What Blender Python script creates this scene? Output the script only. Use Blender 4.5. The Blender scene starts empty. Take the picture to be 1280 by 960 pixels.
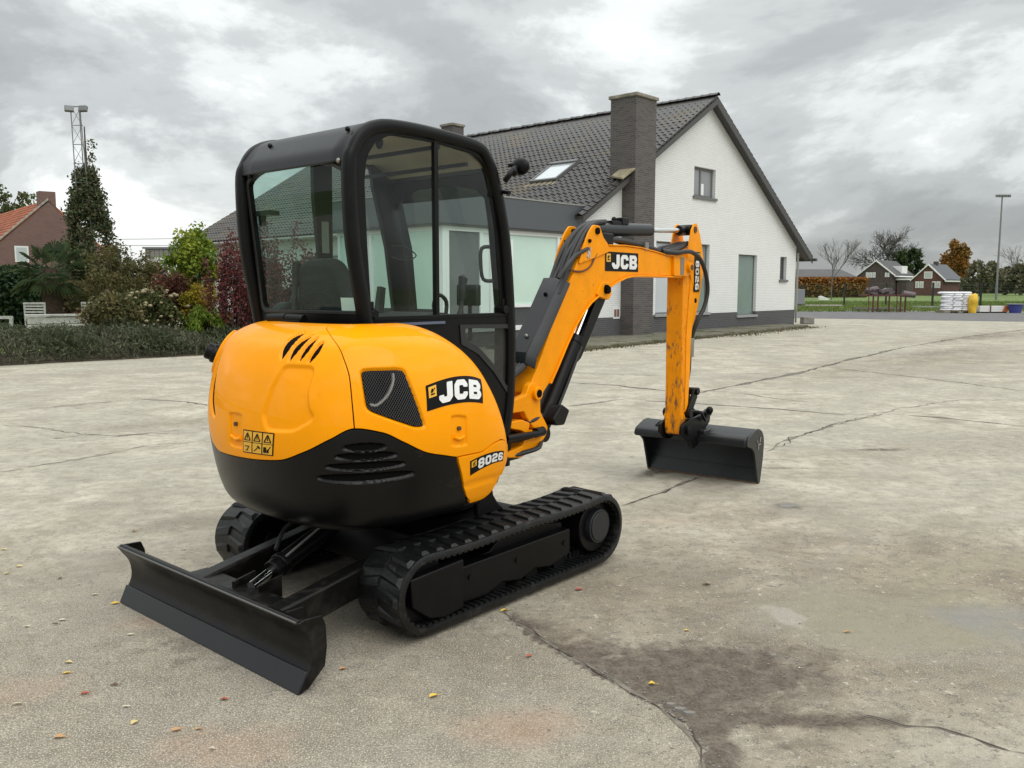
import bpy, bmesh, math, random
import numpy as np
from mathutils import Vector, Matrix, geometry
R = math.radians
random.seed(7); rng = np.random.default_rng(11)
scene = bpy.context.scene
COL = scene.collection

# ------------------------------------------------------------------ camera
FPX, HOR, CAMH = 1075.0, 360.0, 1.6           # focal length in pixels of a 1280 wide picture, horizon row, eye height
PITCH = math.atan((480 - HOR) / FPX)
cam_d = bpy.data.cameras.new('camera'); cam = bpy.data.objects.new('camera', cam_d); COL.objects.link(cam)
cam.location = (0, 0, CAMH); cam.rotation_euler = (math.pi / 2 - PITCH, 0, 0)
cam_d.sensor_width = 36; cam_d.lens = 36 * FPX / 1280; cam_d.clip_start = .05; cam_d.clip_end = 3000
scene.camera = cam

# ------------------------------------------------------------------ sky
world = bpy.data.worlds.new('World'); scene.world = world; world.use_nodes = True
nt = world.node_tree; nt.nodes.clear()
SUN_EL, SUN_AZ = R(52), R(150)                # azimuth clockwise from +Y
def N_(nt, t, **k):
    n = nt.nodes.new(t)
    for a, b in k.items(): setattr(n, a, b)
    return n
def L_(nt, a, b): nt.links.new(a, b)
def math_node(nt, op, a, b=None, c=None, clamp=False):
    n = N_(nt, 'ShaderNodeMath', operation=op); n.use_clamp = clamp
    for i, v in enumerate((a, b, c)):
        if v is None: continue
        if isinstance(v, (int, float)): n.inputs[i].default_value = v
        else: L_(nt, v, n.inputs[i])
    return n.outputs[0]
def ramp(nt, fac, stops, interp='LINEAR'):
    n = N_(nt, 'ShaderNodeValToRGB'); cr = n.color_ramp; cr.interpolation = interp
    while len(cr.elements) < len(stops): cr.elements.new(.5)
    for e, (p, c) in zip(cr.elements, stops):
        e.position = p; e.color = (c[0], c[1], c[2], 1) if not isinstance(c, (int, float)) else (c, c, c, 1)
    if fac is not None: L_(nt, fac, n.inputs[0])
    return n.outputs[0]
def noise(nt, vec, scale, detail=5, rough=.55, dist=0.):
    n = N_(nt, 'ShaderNodeTexNoise'); n.inputs['Scale'].default_value = scale; n.inputs['Detail'].default_value = detail
    n.inputs['Roughness'].default_value = rough; n.inputs['Distortion'].default_value = dist
    if vec is not None: L_(nt, vec, n.inputs['Vector'])
    return n.outputs[0]
def mixc(nt, fac, a, b, mode='MIX'):
    n = N_(nt, 'ShaderNodeMix', data_type='RGBA', blend_type=mode)
    for s, v in ((n.inputs[0], fac), (n.inputs[6], a), (n.inputs[7], b)):
        if isinstance(v, (int, float)): s.default_value = v
        elif isinstance(v, tuple): s.default_value = (v[0], v[1], v[2], 1)
        else: L_(nt, v, s)
    return n.outputs[2]
out = N_(nt, 'ShaderNodeOutputWorld'); bg = N_(nt, 'ShaderNodeBackground')
tc = N_(nt, 'ShaderNodeTexCoord'); sep = N_(nt, 'ShaderNodeSeparateXYZ'); L_(nt, tc.outputs['Generated'], sep.inputs[0])
zc = math_node(nt, 'MAXIMUM', sep.outputs[2], 0.0); den = math_node(nt, 'ADD', zc, .40)
cx = math_node(nt, 'DIVIDE', sep.outputs[0], den); cy = math_node(nt, 'DIVIDE', sep.outputs[1], den)
cmb = N_(nt, 'ShaderNodeCombineXYZ'); L_(nt, cx, cmb.inputs[0]); L_(nt, cy, cmb.inputs[1]); cmb.inputs[2].default_value = SKYSEED = 47.7
n1 = noise(nt, cmb.outputs[0], 1.55, 10, .60, .3); n2 = noise(nt, cmb.outputs[0], .7, 3, .5, .1)
cl = math_node(nt, 'ADD', math_node(nt, 'MULTIPLY', n1, .68), math_node(nt, 'MULTIPLY', n2, .32))
cloud = ramp(nt, cl, [(.33, (.28, .29, .295)), (.42, (.37, .385, .385)), (.48, (.48, .50, .495)), (.53, (.68, .71, .70)), (.585, (.98, 1.0, .98))], 'EASE')
grad = math_node(nt, 'ADD', math_node(nt, 'MULTIPLY', zc, 1.5), .68)       # an overcast sky is brighter overhead
cloud = mixc(nt, 1.0, cloud, grad, 'MULTIPLY')
sky = N_(nt, 'ShaderNodeTexSky', sky_type='NISHITA'); sky.sun_disc = False; sky.sun_elevation = SUN_EL; sky.sun_rotation = SUN_AZ
skyc = mixc(nt, 1.0, sky.outputs[0], (.1, .1, .1), 'MULTIPLY')              # the clear sky at strength 0.1
mixs = mixc(nt, .93, skyc, cloud)                                           # seen through the cloud cover
L_(nt, mixs, bg.inputs[0]); bg.inputs[1].default_value = 1.0; L_(nt, bg.outputs[0], out.inputs[0])

# ------------------------------------------------------------------ sun
sun_d = bpy.data.lights.new('sun', 'SUN'); sun = bpy.data.objects.new('sun', sun_d); COL.objects.link(sun)
sun_d.energy = 1.0; sun_d.angle = R(55); sun_d.color = (1, .96, .9)
sd = Vector((math.sin(SUN_AZ) * math.cos(SUN_EL), math.cos(SUN_AZ) * math.cos(SUN_EL), math.sin(SUN_EL)))
sun.rotation_euler = sd.to_track_quat('Z', 'Y').to_euler()
vs = scene.view_settings; vs.view_transform = 'Standard'; vs.look = 'None'; vs.exposure = 0.45; vs.gamma = 1.0
scene.cycles.max_bounces = 8; scene.cycles.transparent_max_bounces = 16

# ------------------------------------------------------------------ helpers
def ray(px, py):
    u = (px - 640) / FPX; v = (py - 480) / FPX; s, c = math.sin(PITCH), math.cos(PITCH)
    return Vector((u, c - v * s, -(s + v * c)))
def G(px, py, z=0.):                       # the point of the ground (height z) seen at a pixel
    r = ray(px, py); t = (z - CAMH) / r.z
    return Vector((r.x * t, r.y * t, z))
def W(px, py, Y):                          # the point seen at a pixel at depth Y metres
    r = ray(px, py); t = Y / r.y
    return Vector((r.x * t, Y, CAMH + r.z * t))

class MB:
    def __init__(s, M=None): s.v = []; s.f = []; s.m = []; s.M = M
    def add(s, vs, fs, mi=0, M=None):
        b = len(s.v)
        for p in vs:
            p = Vector(p)
            if M is not None: p = M @ p
            if s.M is not None: p = s.M @ p
            s.v.append(p)
        for f in fs: s.f.append([b + i for i in f]); s.m.append(mi)
        return s
    def box(s, x0, x1, y0, y1, z0, z1, mi=0, M=None):
        v = [(x, y, z) for x in (x0, x1) for y in (y0, y1) for z in (z0, z1)]
        return s.add(v, [(0, 1, 3, 2), (4, 6, 7, 5), (0, 4, 5, 1), (2, 3, 7, 6), (0, 2, 6, 4), (1, 5, 7, 3)], mi, M)
    def prism(s, poly, a, b, axis='y', mi=0, M=None):
        n = len(poly)
        def q(p, d): return {'y': (p[0], d, p[1]), 'x': (d, p[0], p[1]), 'z': (p[0], p[1], d)}[axis]
        v = [q(p, a) for p in poly] + [q(p, b) for p in poly]
        f = [list(range(n)), list(range(2 * n - 1, n - 1, -1))] + [(i, i + n, (i + 1) % n + n, (i + 1) % n) for i in range(n)]
        return s.add(v, f, mi, M)
    def tube(s, pts, r, n=8, mi=0, closed=False, M=None, prof=None, up=None):
        P = [Vector(p) for p in pts]; m = len(P)
        rr = r if isinstance(r, (list, tuple)) else [r] * m
        v = []; prev = None
        for i in range(m):
            if closed: t = (P[(i + 1) % m] - P[i - 1])
            else: t = P[min(i + 1, m - 1)] - P[max(i - 1, 0)]
            t.normalize()
            if up is not None: a = Vector(up) - t * t.dot(Vector(up))
            elif prev is None:
                a = Vector((0, 0, 1)) if abs(t.z) < .9 else Vector((1, 0, 0)); a = a - t * t.dot(a)
            else: a = prev - t * t.dot(prev)
            a.normalize(); prev = a; b = t.cross(a)
            if prof:
                for (pu, pv) in prof: v.append(P[i] + a * pu + b * pv)
            else:
                for k in range(n):
                    th = 2 * math.pi * k / n; v.append(P[i] + (a * math.cos(th) + b * math.sin(th)) * rr[i])
        if prof: n = len(prof)
        f = []
        for i in range(m if closed else m - 1):
            j = (i + 1) % m
            for k in range(n): f.append((i * n + k, i * n + (k + 1) % n, j * n + (k + 1) % n, j * n + k))
        if not closed: f += [list(range(n - 1, -1, -1)), list(range((m - 1) * n, m * n))]
        return s.add(v, f, mi, M)
    def cyl(s, a, b, r, n=16, mi=0, M=None): return s.tube([a, b], r, n, mi, M=M)
    def ball(s, c, r, n=10, mi=0, M=None):
        rx, ry, rz = r if isinstance(r, (tuple, list)) else (r, r, r); v = []; m = n // 2 + 1
        for i in range(m + 1):
            ph = math.pi * i / m
            for k in range(n):
                th = 2 * math.pi * k / n
                v.append((c[0] + rx * math.sin(ph) * math.cos(th), c[1] + ry * math.sin(ph) * math.sin(th), c[2] + rz * math.cos(ph)))
        f = [(i * n + k, (i + 1) * n + k, (i + 1) * n + (k + 1) % n, i * n + (k + 1) % n) for i in range(m) for k in range(n)]
        return s.add(v, f, mi, M)
    def ring(s, outer, inner, a, b, axis='y', n=48, mi=0, M=None):      # plate with a hole
        c = Vector((sum(p[0] for p in inner) / len(inner), sum(p[1] for p in inner) / len(inner)))
        angs = sorted(set([round(math.atan2(p[1] - c.y, p[0] - c.x), 5) for p in list(outer) + list(inner)] + [round(-math.pi + 2 * math.pi * k / n, 5) for k in range(n)]))
        def hit(poly, th):
            d = Vector((math.cos(th), math.sin(th))); best = None
            for i in range(len(poly)):
                p = Vector(poly[i]) - c; q = Vector(poly[(i + 1) % len(poly)]) - c; e = q - p
                den = d.x * e.y - d.y * e.x
                if abs(den) < 1e-12: continue
                t = (p.x * e.y - p.y * e.x) / den; u = (p.x * d.y - p.y * d.x) / den
                if t > 0 and -1e-4 <= u <= 1.0001 and (best is None or t > best): best = t
            return c + d * (best or 0)
        O = [hit(outer, t) for t in angs]; I = [hit(inner, t) for t in angs]; k = len(angs)
        def q(p, d): return {'y': (p[0], d, p[1]), 'x': (d, p[0], p[1]), 'z': (p[0], p[1], d)}[axis]
        v = [q(p, a) for p in O] + [q(p, a) for p in I] + [q(p, b) for p in O] + [q(p, b) for p in I]
        f = []
        for i in range(k):
            j = (i + 1) % k
            f += [(i, j, k + j, k + i), (2 * k + i, 3 * k + i, 3 * k + j, 2 * k + j), (i, 2 * k + i, 2 * k + j, j), (k + i, k + j, 3 * k + j, 3 * k + i)]
        return s.add(v, f, mi, M)
    def grid(s, fn, nu, nv, mi=0, M=None):
        v = [fn(i / nu, j / nv) for i in range(nu + 1) for j in range(nv + 1)]
        f = [(i * (nv + 1) + j, (i + 1) * (nv + 1) + j, (i + 1) * (nv + 1) + j + 1, i * (nv + 1) + j + 1) for i in range(nu) for j in range(nv)]
        return s.add(v, f, mi, M)
    def mesh(s, name, mats, smooth=40, recalc=True):
        me = bpy.data.meshes.new(name); me.from_pydata([tuple(p) for p in s.v], [], s.f)
        for m in (mats if isinstance(mats, (list, tuple)) else [mats]): me.materials.append(m)
        if any(s.m): me.polygons.foreach_set('material_index', s.m)
        if recalc:
            bm = bmesh.new(); bm.from_mesh(me); bmesh.ops.recalc_face_normals(bm, faces=bm.faces); bm.to_mesh(me); bm.free()
        if smooth:
            me.polygons.foreach_set('use_smooth', [True] * len(me.polygons)); me.set_sharp_from_angle(angle=R(smooth))
        me.update(); return me
    def build(s, name, mats, parent=None, smooth=40, bevel=0, seg=2, recalc=True, solid=0):
        o = bpy.data.objects.new(name, s.mesh(name, mats, smooth, recalc)); COL.objects.link(o)
        if parent is not None: o.parent = parent
        if solid:
            md = o.modifiers.new('solid', 'SOLIDIFY'); md.thickness = solid; md.offset = -1
        if bevel:
            md = o.modifiers.new('bevel', 'BEVEL'); md.width = bevel; md.segments = seg; md.limit_method = 'ANGLE'; md.angle_limit = R(35); md.harden_normals = False
        return o
def tag(o, label=None, cat=None, group=None, kind=None):
    if label: o['label'] = label
    if cat: o['category'] = cat
    if group: o['group'] = group
    if kind: o['kind'] = kind
    return o
def empty(name, loc=(0, 0, 0), rz=0, parent=None):
    o = bpy.data.objects.new(name, None); COL.objects.link(o); o.location = loc; o.rotation_euler = (0, 0, rz); o.empty_display_size = .2
    if parent is not None: o.parent = parent
    return o
def inst(name, me, parent=None, M=None):
    o = bpy.data.objects.new(name, me); COL.objects.link(o)
    if parent is not None: o.parent = parent
    if M is not None: o.matrix_local = M
    return o
def dup(root, loc, rz=0, label=None):
    r = root.copy(); COL.objects.link(r); r.location = loc; r.rotation_euler = (0, 0, rz)
    if label: r['label'] = label
    for ch in list(root.children):
        c = ch.copy(); COL.objects.link(c); c.parent = r
        for g in list(ch.children):
            d = g.copy(); COL.objects.link(d); d.parent = c
    return r
def arc(cx, cz, r, a0, a1, n=8): return [(cx + r * math.cos(R(a0 + (a1 - a0) * i / n)), cz + r * math.sin(R(a0 + (a1 - a0) * i / n))) for i in range(n + 1)]
def smooth_poly(P, closed=True, n=4):
    out = []; m = len(P)
    for i in range(m if closed else m - 1):
        g = (lambda k: P[k % m]) if closed else (lambda k: P[max(0, min(m - 1, k))])
        a, b, c, d = g(i - 1), g(i), g(i + 1), g(i + 2)
        for k in range(n):
            t = k / n
            out.append(tuple(.5 * (2 * b[j] + (c[j] - a[j]) * t + (2 * a[j] - 5 * b[j] + 4 * c[j] - d[j]) * t * t + (3 * b[j] - a[j] - 3 * c[j] + d[j]) * t ** 3) for j in range(len(P[0]))))
    if not closed: out.append(tuple(P[-1]))
    return out
def round_corners(P, r, n=3):
    out = []; m = len(P)
    for i in range(m):
        a, b, c = Vector(P[i - 1]), Vector(P[i]), Vector(P[(i + 1) % m])
        u = (a - b); v = (c - b); k = min(r, u.length * .48, v.length * .48)
        p, q = b + u.normalized() * k, b + v.normalized() * k
        for j in range(n + 1):
            t = j / n; out.append(tuple((1 - t) ** 2 * p + 2 * t * (1 - t) * b + t * t * q))
    return out

# ------------------------------------------------------------------ materials
def mat(name, col, rough=.6, metal=0., spec=.5, coat=0., coat_r=.1, bump=0, bscale=40, var=0, vscale=6, dirt=None, dscale=5, dlo=.55, dhi=.75, rvar=0, stretch=None, patchy=0):
    m = bpy.data.materials.new(name); m.use_nodes = True; t = m.node_tree; b = t.nodes['Principled BSDF']
    b.inputs['Base Color'].default_value = (*col, 1); b.inputs['Roughness'].default_value = rough; b.inputs['Metallic'].default_value = metal
    b.inputs['Specular IOR Level'].default_value = spec; b.inputs['Coat Weight'].default_value = coat; b.inputs['Coat Roughness'].default_value = coat_r
    c = N_(t, 'ShaderNodeTexCoord').outputs['Object']
    src = None
    if var:
        f = noise(t, c, vscale, 6, .6)
        src = mixc(t, ramp(t, f, [(.3, 0.), (.7, 1.)]), tuple(x * (1 - var) for x in col), tuple(min(1, x * (1 + var)) for x in col))
    if dirt:
        cd = c
        if stretch: mp_ = N_(t, 'ShaderNodeMapping'); mp_.inputs['Scale'].default_value = stretch; L_(t, c, mp_.inputs[0]); cd = mp_.outputs[0]
        f2 = ramp(t, noise(t, cd, dscale, 9, .65, .3), [(dlo, 0.), (dhi, 1.)])
        if patchy: f2 = math_node(t, 'MULTIPLY', f2, ramp(t, noise(t, c, patchy, 4, .6), [(.42, 0.), (.56, 1.)]))
        src = mixc(t, f2, src if src is not None else col, dirt)
        if rough < .6:
            L_(t, math_node(t, 'ADD', math_node(t, 'MULTIPLY', f2, .35), rough), b.inputs['Roughness'])
    elif rvar:
        L_(t, math_node(t, 'ADD', math_node(t, 'MULTIPLY', noise(t, c, vscale, 7, .65), rvar), rough - rvar / 2), b.inputs['Roughness'])
    if src is not None: L_(t, src, b.inputs['Base Color'])
    if bump:
        bn = N_(t, 'ShaderNodeBump'); bn.inputs['Strength'].default_value = bump; bn.inputs['Distance'].default_value = .01
        L_(t, noise(t, c, bscale, 6, .6), bn.inputs['Height']); L_(t, bn.outputs[0], b.inputs['Normal'])
    return m
def leaf_mat(name, cols, rough=.6, sat=1):
    m = bpy.data.materials.new(name); m.use_nodes = True; t = m.node_tree; b = t.nodes['Principled BSDF']
    a = N_(t, 'ShaderNodeAttribute', attribute_name='rnd')
    stops = [(i / max(1, len(cols) - 1), c) for i, c in enumerate(cols)]
    r = ramp(t, a.outputs['Fac'], stops); L_(t, r, b.inputs['Base Color']); b.inputs['Roughness'].default_value = rough
    b.inputs['Specular IOR Level'].default_value = .3
    tr = N_(t, 'ShaderNodeBsdfTranslucent'); L_(t, r, tr.inputs[0]); mx = N_(t, 'ShaderNodeMixShader'); mx.inputs[0].default_value = .25
    L_(t, b.outputs[0], mx.inputs[1]); L_(t, tr.outputs[0], mx.inputs[2]); L_(t, mx.outputs[0], t.nodes['Material Output'].inputs[0])
    return m
def glass_mat(name, tint=(.80, .90, .86), refl=1.0, dust=.05):
    m = bpy.data.materials.new(name); m.use_nodes = True; t = m.node_tree; t.nodes.clear()
    o = N_(t, 'ShaderNodeOutputMaterial'); tr = N_(t, 'ShaderNodeBsdfTransparent'); tr.inputs[0].default_value = (*tint, 1)
    gl = N_(t, 'ShaderNodeBsdfGlossy'); gl.inputs['Roughness'].default_value = .02; gl.inputs[0].default_value = (.9, .95, .93, 1)
    lw = N_(t, 'ShaderNodeLayerWeight'); lw.inputs[0].default_value = .5
    fr5 = math_node(t, 'ADD', math_node(t, 'MULTIPLY', math_node(t, 'POWER', lw.outputs['Facing'], 5.), .9), .045)
    mx = N_(t, 'ShaderNodeMixShader'); L_(t, math_node(t, 'MULTIPLY', fr5, refl), mx.inputs[0]); L_(t, tr.outputs[0], mx.inputs[1]); L_(t, gl.outputs[0], mx.inputs[2])
    df = N_(t, 'ShaderNodeBsdfDiffuse'); df.inputs[0].default_value = (.5, .5, .47, 1)
    c = N_(t, 'ShaderNodeTexCoord').outputs['Object']
    mx2 = N_(t, 'ShaderNodeMixShader'); L_(t, math_node(t, 'MULTIPLY', ramp(t, noise(t, c, 7, 9, .7), [(.35, .25), (.75, 1.)]), dust), mx2.inputs[0]); L_(t, mx.outputs[0], mx2.inputs[1]); L_(t, df.outputs[0], mx2.inputs[2])
    L_(t, mx2.outputs[0], o.inputs[0]); return m
ORANGE = mat('orange_paint', (.96, .34, .0), .4, spec=.03, coat=.33, coat_r=.03, var=.05, vscale=3, dirt=(.50, .19, .02), dscale=9, dlo=.66, dhi=.95)
ORANGE_W = mat('worn_orange_paint', (.90, .31, .001), .45, spec=.08, coat=.12, coat_r=.2, var=.08, vscale=8, dirt=(.12, .07, .035), dscale=30, dlo=.64, dhi=.74)
ORANGE_V = mat('scraped_orange_paint', (.84, .28, .002), .5, spec=.15, var=.1, vscale=10, dirt=(.13, .075, .045), dscale=34, dlo=.50, dhi=.60, stretch=(1, 1, .30), patchy=4.5)
BLACK = mat('black_paint', (.0035, .0035, .0038), .38, spec=.2, var=.25, vscale=9, bump=.05, bscale=60, rvar=.2)
CASTB = mat('black_textured_plastic', (.003, .003, .0033), .27, spec=.28, bump=.10, bscale=220, dirt=(.04, .035, .028), dscale=6, dlo=.62, dhi=.9)
BLADEM = mat('black_blade_paint', (.0045, .0042, .004), .36, spec=.22, bump=.15, bscale=30, dirt=(.035, .03, .025), dscale=7, dlo=.5, dhi=.85)
GREYB = mat('dark_grey_paint', (.016, .0175, .020), .38, spec=.35, var=.15, vscale=7, rvar=.15)
BUCKETM = mat('bucket_dark_paint', (.011, .0125, .014), .36, spec=.4, var=.25, vscale=9, bump=.1, bscale=40, dirt=(.05, .045, .035), dscale=8, dlo=.6, dhi=.85)
RUSTE = mat('worn_steel_edge', (.10, .06, .035), .6, metal=.3, var=.4, vscale=30, bump=.3)
RUBBER = mat('track_rubber', (.005, .0053, .0056), .40, spec=.35, bump=.35, bscale=45, dirt=(.05, .045, .038), dscale=10, dlo=.55, dhi=.8)
HOSE = mat('rubber_hose', (.014, .014, .014), .5, bump=.2, bscale=120)
CHROME = mat('chrome_rod', (.75, .75, .75), .12, metal=1.)
STEEL = mat('dull_steel', (.28, .27, .25), .45, metal=.7, bump=.2)
DARKIN = mat('dark_inside', (.003, .003, .003), .8, spec=.08)
LINER = mat('beige_roof_liner', (.42, .35, .25), .8, var=.1, bump=.2, bscale=60)
SEATM = mat('seat_fabric', (.022, .024, .026), .8, bump=.3, bscale=200)
DEC_K = mat('decal_black', (.004, .004, .004), .4, spec=.15)
DEC_W = mat('decal_white', (.78, .78, .76), .3, coat=.4)
DEC_Y = mat('decal_yellow', (.80, .42, .02), .35, coat=.4)
CABGLASS = glass_mat('green_cab_glass', (.62, .79, .73), .8, .006)
SIDEGLASS = glass_mat('clear_cab_glass', (.82, .895, .865), .8, .010)
# ------------------------------------------------------------------ lettering
def rc(P, r=.06): return round_corners(P, r, 2)
GLYPHS = {   # (outline, holes) in a box one unit high; widths below
 'J': ([rc([(.55, 1), (.95, 1), (.95, .22), (.73, 0), (.22, 0), (0, .22), (0, .42), (.34, .42), (.34, .30), (.55, .30)])], .95),
 'C': ([rc([(.22, 1), (.78, 1), (1, .78), (1, .62), (.66, .62), (.66, .72), (.36, .72), (.36, .28), (.66, .28), (.66, .38), (1, .38), (1, .22), (.78, 0), (.22, 0), (0, .22), (0, .78)])], 1.),
 'B': ([rc([(0, 0), (0, 1), (.76, 1), (.96, .82), (.96, .62), (.84, .51), (1, .38), (1, .2), (.8, 0)]), rc([(.35, .62), (.62, .62), (.62, .74), (.35, .74)], .03), rc([(.35, .25), (.65, .25), (.65, .38), (.35, .38)], .03)], 1.),
 '8': ([rc([(.2, 0), (0, .2), (0, .4), (.1, .51), (.02, .62), (.02, .82), (.2, 1), (.7, 1), (.88, .82), (.88, .62), (.8, .51), (.9, .4), (.9, .2), (.7, 0)]), rc([(.3, .61), (.6, .61), (.6, .76), (.3, .76)], .03), rc([(.29, .24), (.61, .24), (.61, .40), (.29, .40)], .03)], .9),
 '0': ([rc([(.2, 0), (0, .2), (0, .8), (.2, 1), (.7, 1), (.9, .8), (.9, .2), (.7, 0)]), rc([(.3, .25), (.6, .25), (.6, .75), (.3, .75)], .05)], .9),
 '2': ([rc([(0, 0), (0, .42), (.18, .58), (.6, .62), (.6, .76), (.3, .76), (.3, .68), (0, .68), (0, .82), (.2, 1), (.7, 1), (.9, .82), (.9, .54), (.72, .40), (.3, .36), (.3, .25), (.9, .25), (.9, 0)], .04)], .9),
 '6': ([rc([(.2, 0), (0, .2), (0, .8), (.2, 1), (.7, 1), (.88, .82), (.88, .70), (.6, .70), (.6, .76), (.3, .76), (.3, .60), (.7, .60), (.9, .43), (.9, .18), (.7, 0)]), rc([(.3, .22), (.6, .22), (.6, .38), (.3, .38)], .03)], .9),
}
def fill2d(loops):
    tris = geometry.tessellate_polygon([[Vector((p[0], p[1], 0)) for p in l] for l in loops])
    return [p for l in loops for p in l], tris
def decal(word, fn, mats, parent, name, ratio, emblem=True, x0=.20, lh=.62, flip=False):
    """fn(u, v, e) maps the decal square to 3-D, e metres proud; ratio = width / height"""
    m = MB(); m.grid(lambda a, b: fn(a, b, .0015), 16, 6)
    wtot = sum(GLYPHS[c][1] for c in word) + .12 * (len(word) - 1)
    avail = .955 - x0; y0 = (1 - lh) / 2
    k = avail / wtot; x = x0
    for c in word:
        V, T = fill2d(GLYPHS[c][0]); gv = [fn(x + p[0] * k, y0 + p[1] * lh, .004) for p in V]
        m.add(gv, [tuple(t) for t in T], 1); x += (GLYPHS[c][1] + .12) * k
    if emblem:
        m.grid(lambda a, b: fn(.035 + a * (x0 - .07), 1 - .10 - (1 - b) * .42, .003), 2, 2, 2)
        for q in ([(.25, .2), (.75, .2), (.75, .34), (.25, .34)], [(.2, .42), (.55, .42), (.55, .78), (.38, .78)], [(.58, .5), (.85, .72), (.78, .82), (.56, .62)]):
            m.add([fn(.035 + p[0] * (x0 - .07), .48 + p[1] * .42, .0045) for p in q], [(0, 1, 2, 3)], 0)
    return m.build(name, mats, parent, smooth=0, recalc=False)

# ------------------------------------------------------------------ the excavator
TH = R(49.0)
OX, OY = -.547, 4.755
exc = empty('excavator', (OX, OY, 0), TH)
tag(exc, 'orange and black mini excavator with enclosed cab parked on the concrete yard', 'excavator')

# ---- tracks
def stad(x, side=-1): pass
PATH = []
def belt_path(n=96, off=0.):
    rc_, fc, rr, fr = (-.615, .213), (.752, .222), .188 + off, .197 + off
    P = arc(fc[0], fc[1], fr, -90, 88, 22)
    top = [(.752 - 1.367 * t, (fc[1] + fr) * (1 - t) + (rc_[1] + rr) * t - .012 * math.sin(math.pi * t) - .006 * math.sin(3 * math.pi * t)) for t in [i / 24 for i in range(1, 24)]]
    P += top; P += arc(rc_[0], rc_[1], rr, 92, 270, 22)
    P += [(-.615 + 1.367 * t, (rc_[1] - rr) * (1 - t) + (fc[1] - fr) * t) for t in [i / 24 for i in range(1, 24)]]
    return P
def resample(P, n):
    L = [0]
    for i in range(len(P)): L.append(L[-1] + math.dist(P[i], P[(i + 1) % len(P)]))
    out = []; j = 0
    for k in range(n):
        s = L[-1] * k / n
        while L[j + 1] < s: j += 1
        a, b = P[j], P[(j + 1) % len(P)]; t = (s - L[j]) / max(1e-9, L[j + 1] - L[j])
        out.append((a[0] + (b[0] - a[0]) * t, a[1] + (b[1] - a[1]) * t, math.atan2(b[1] - a[1], b[0] - a[0])))
    return out
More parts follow.
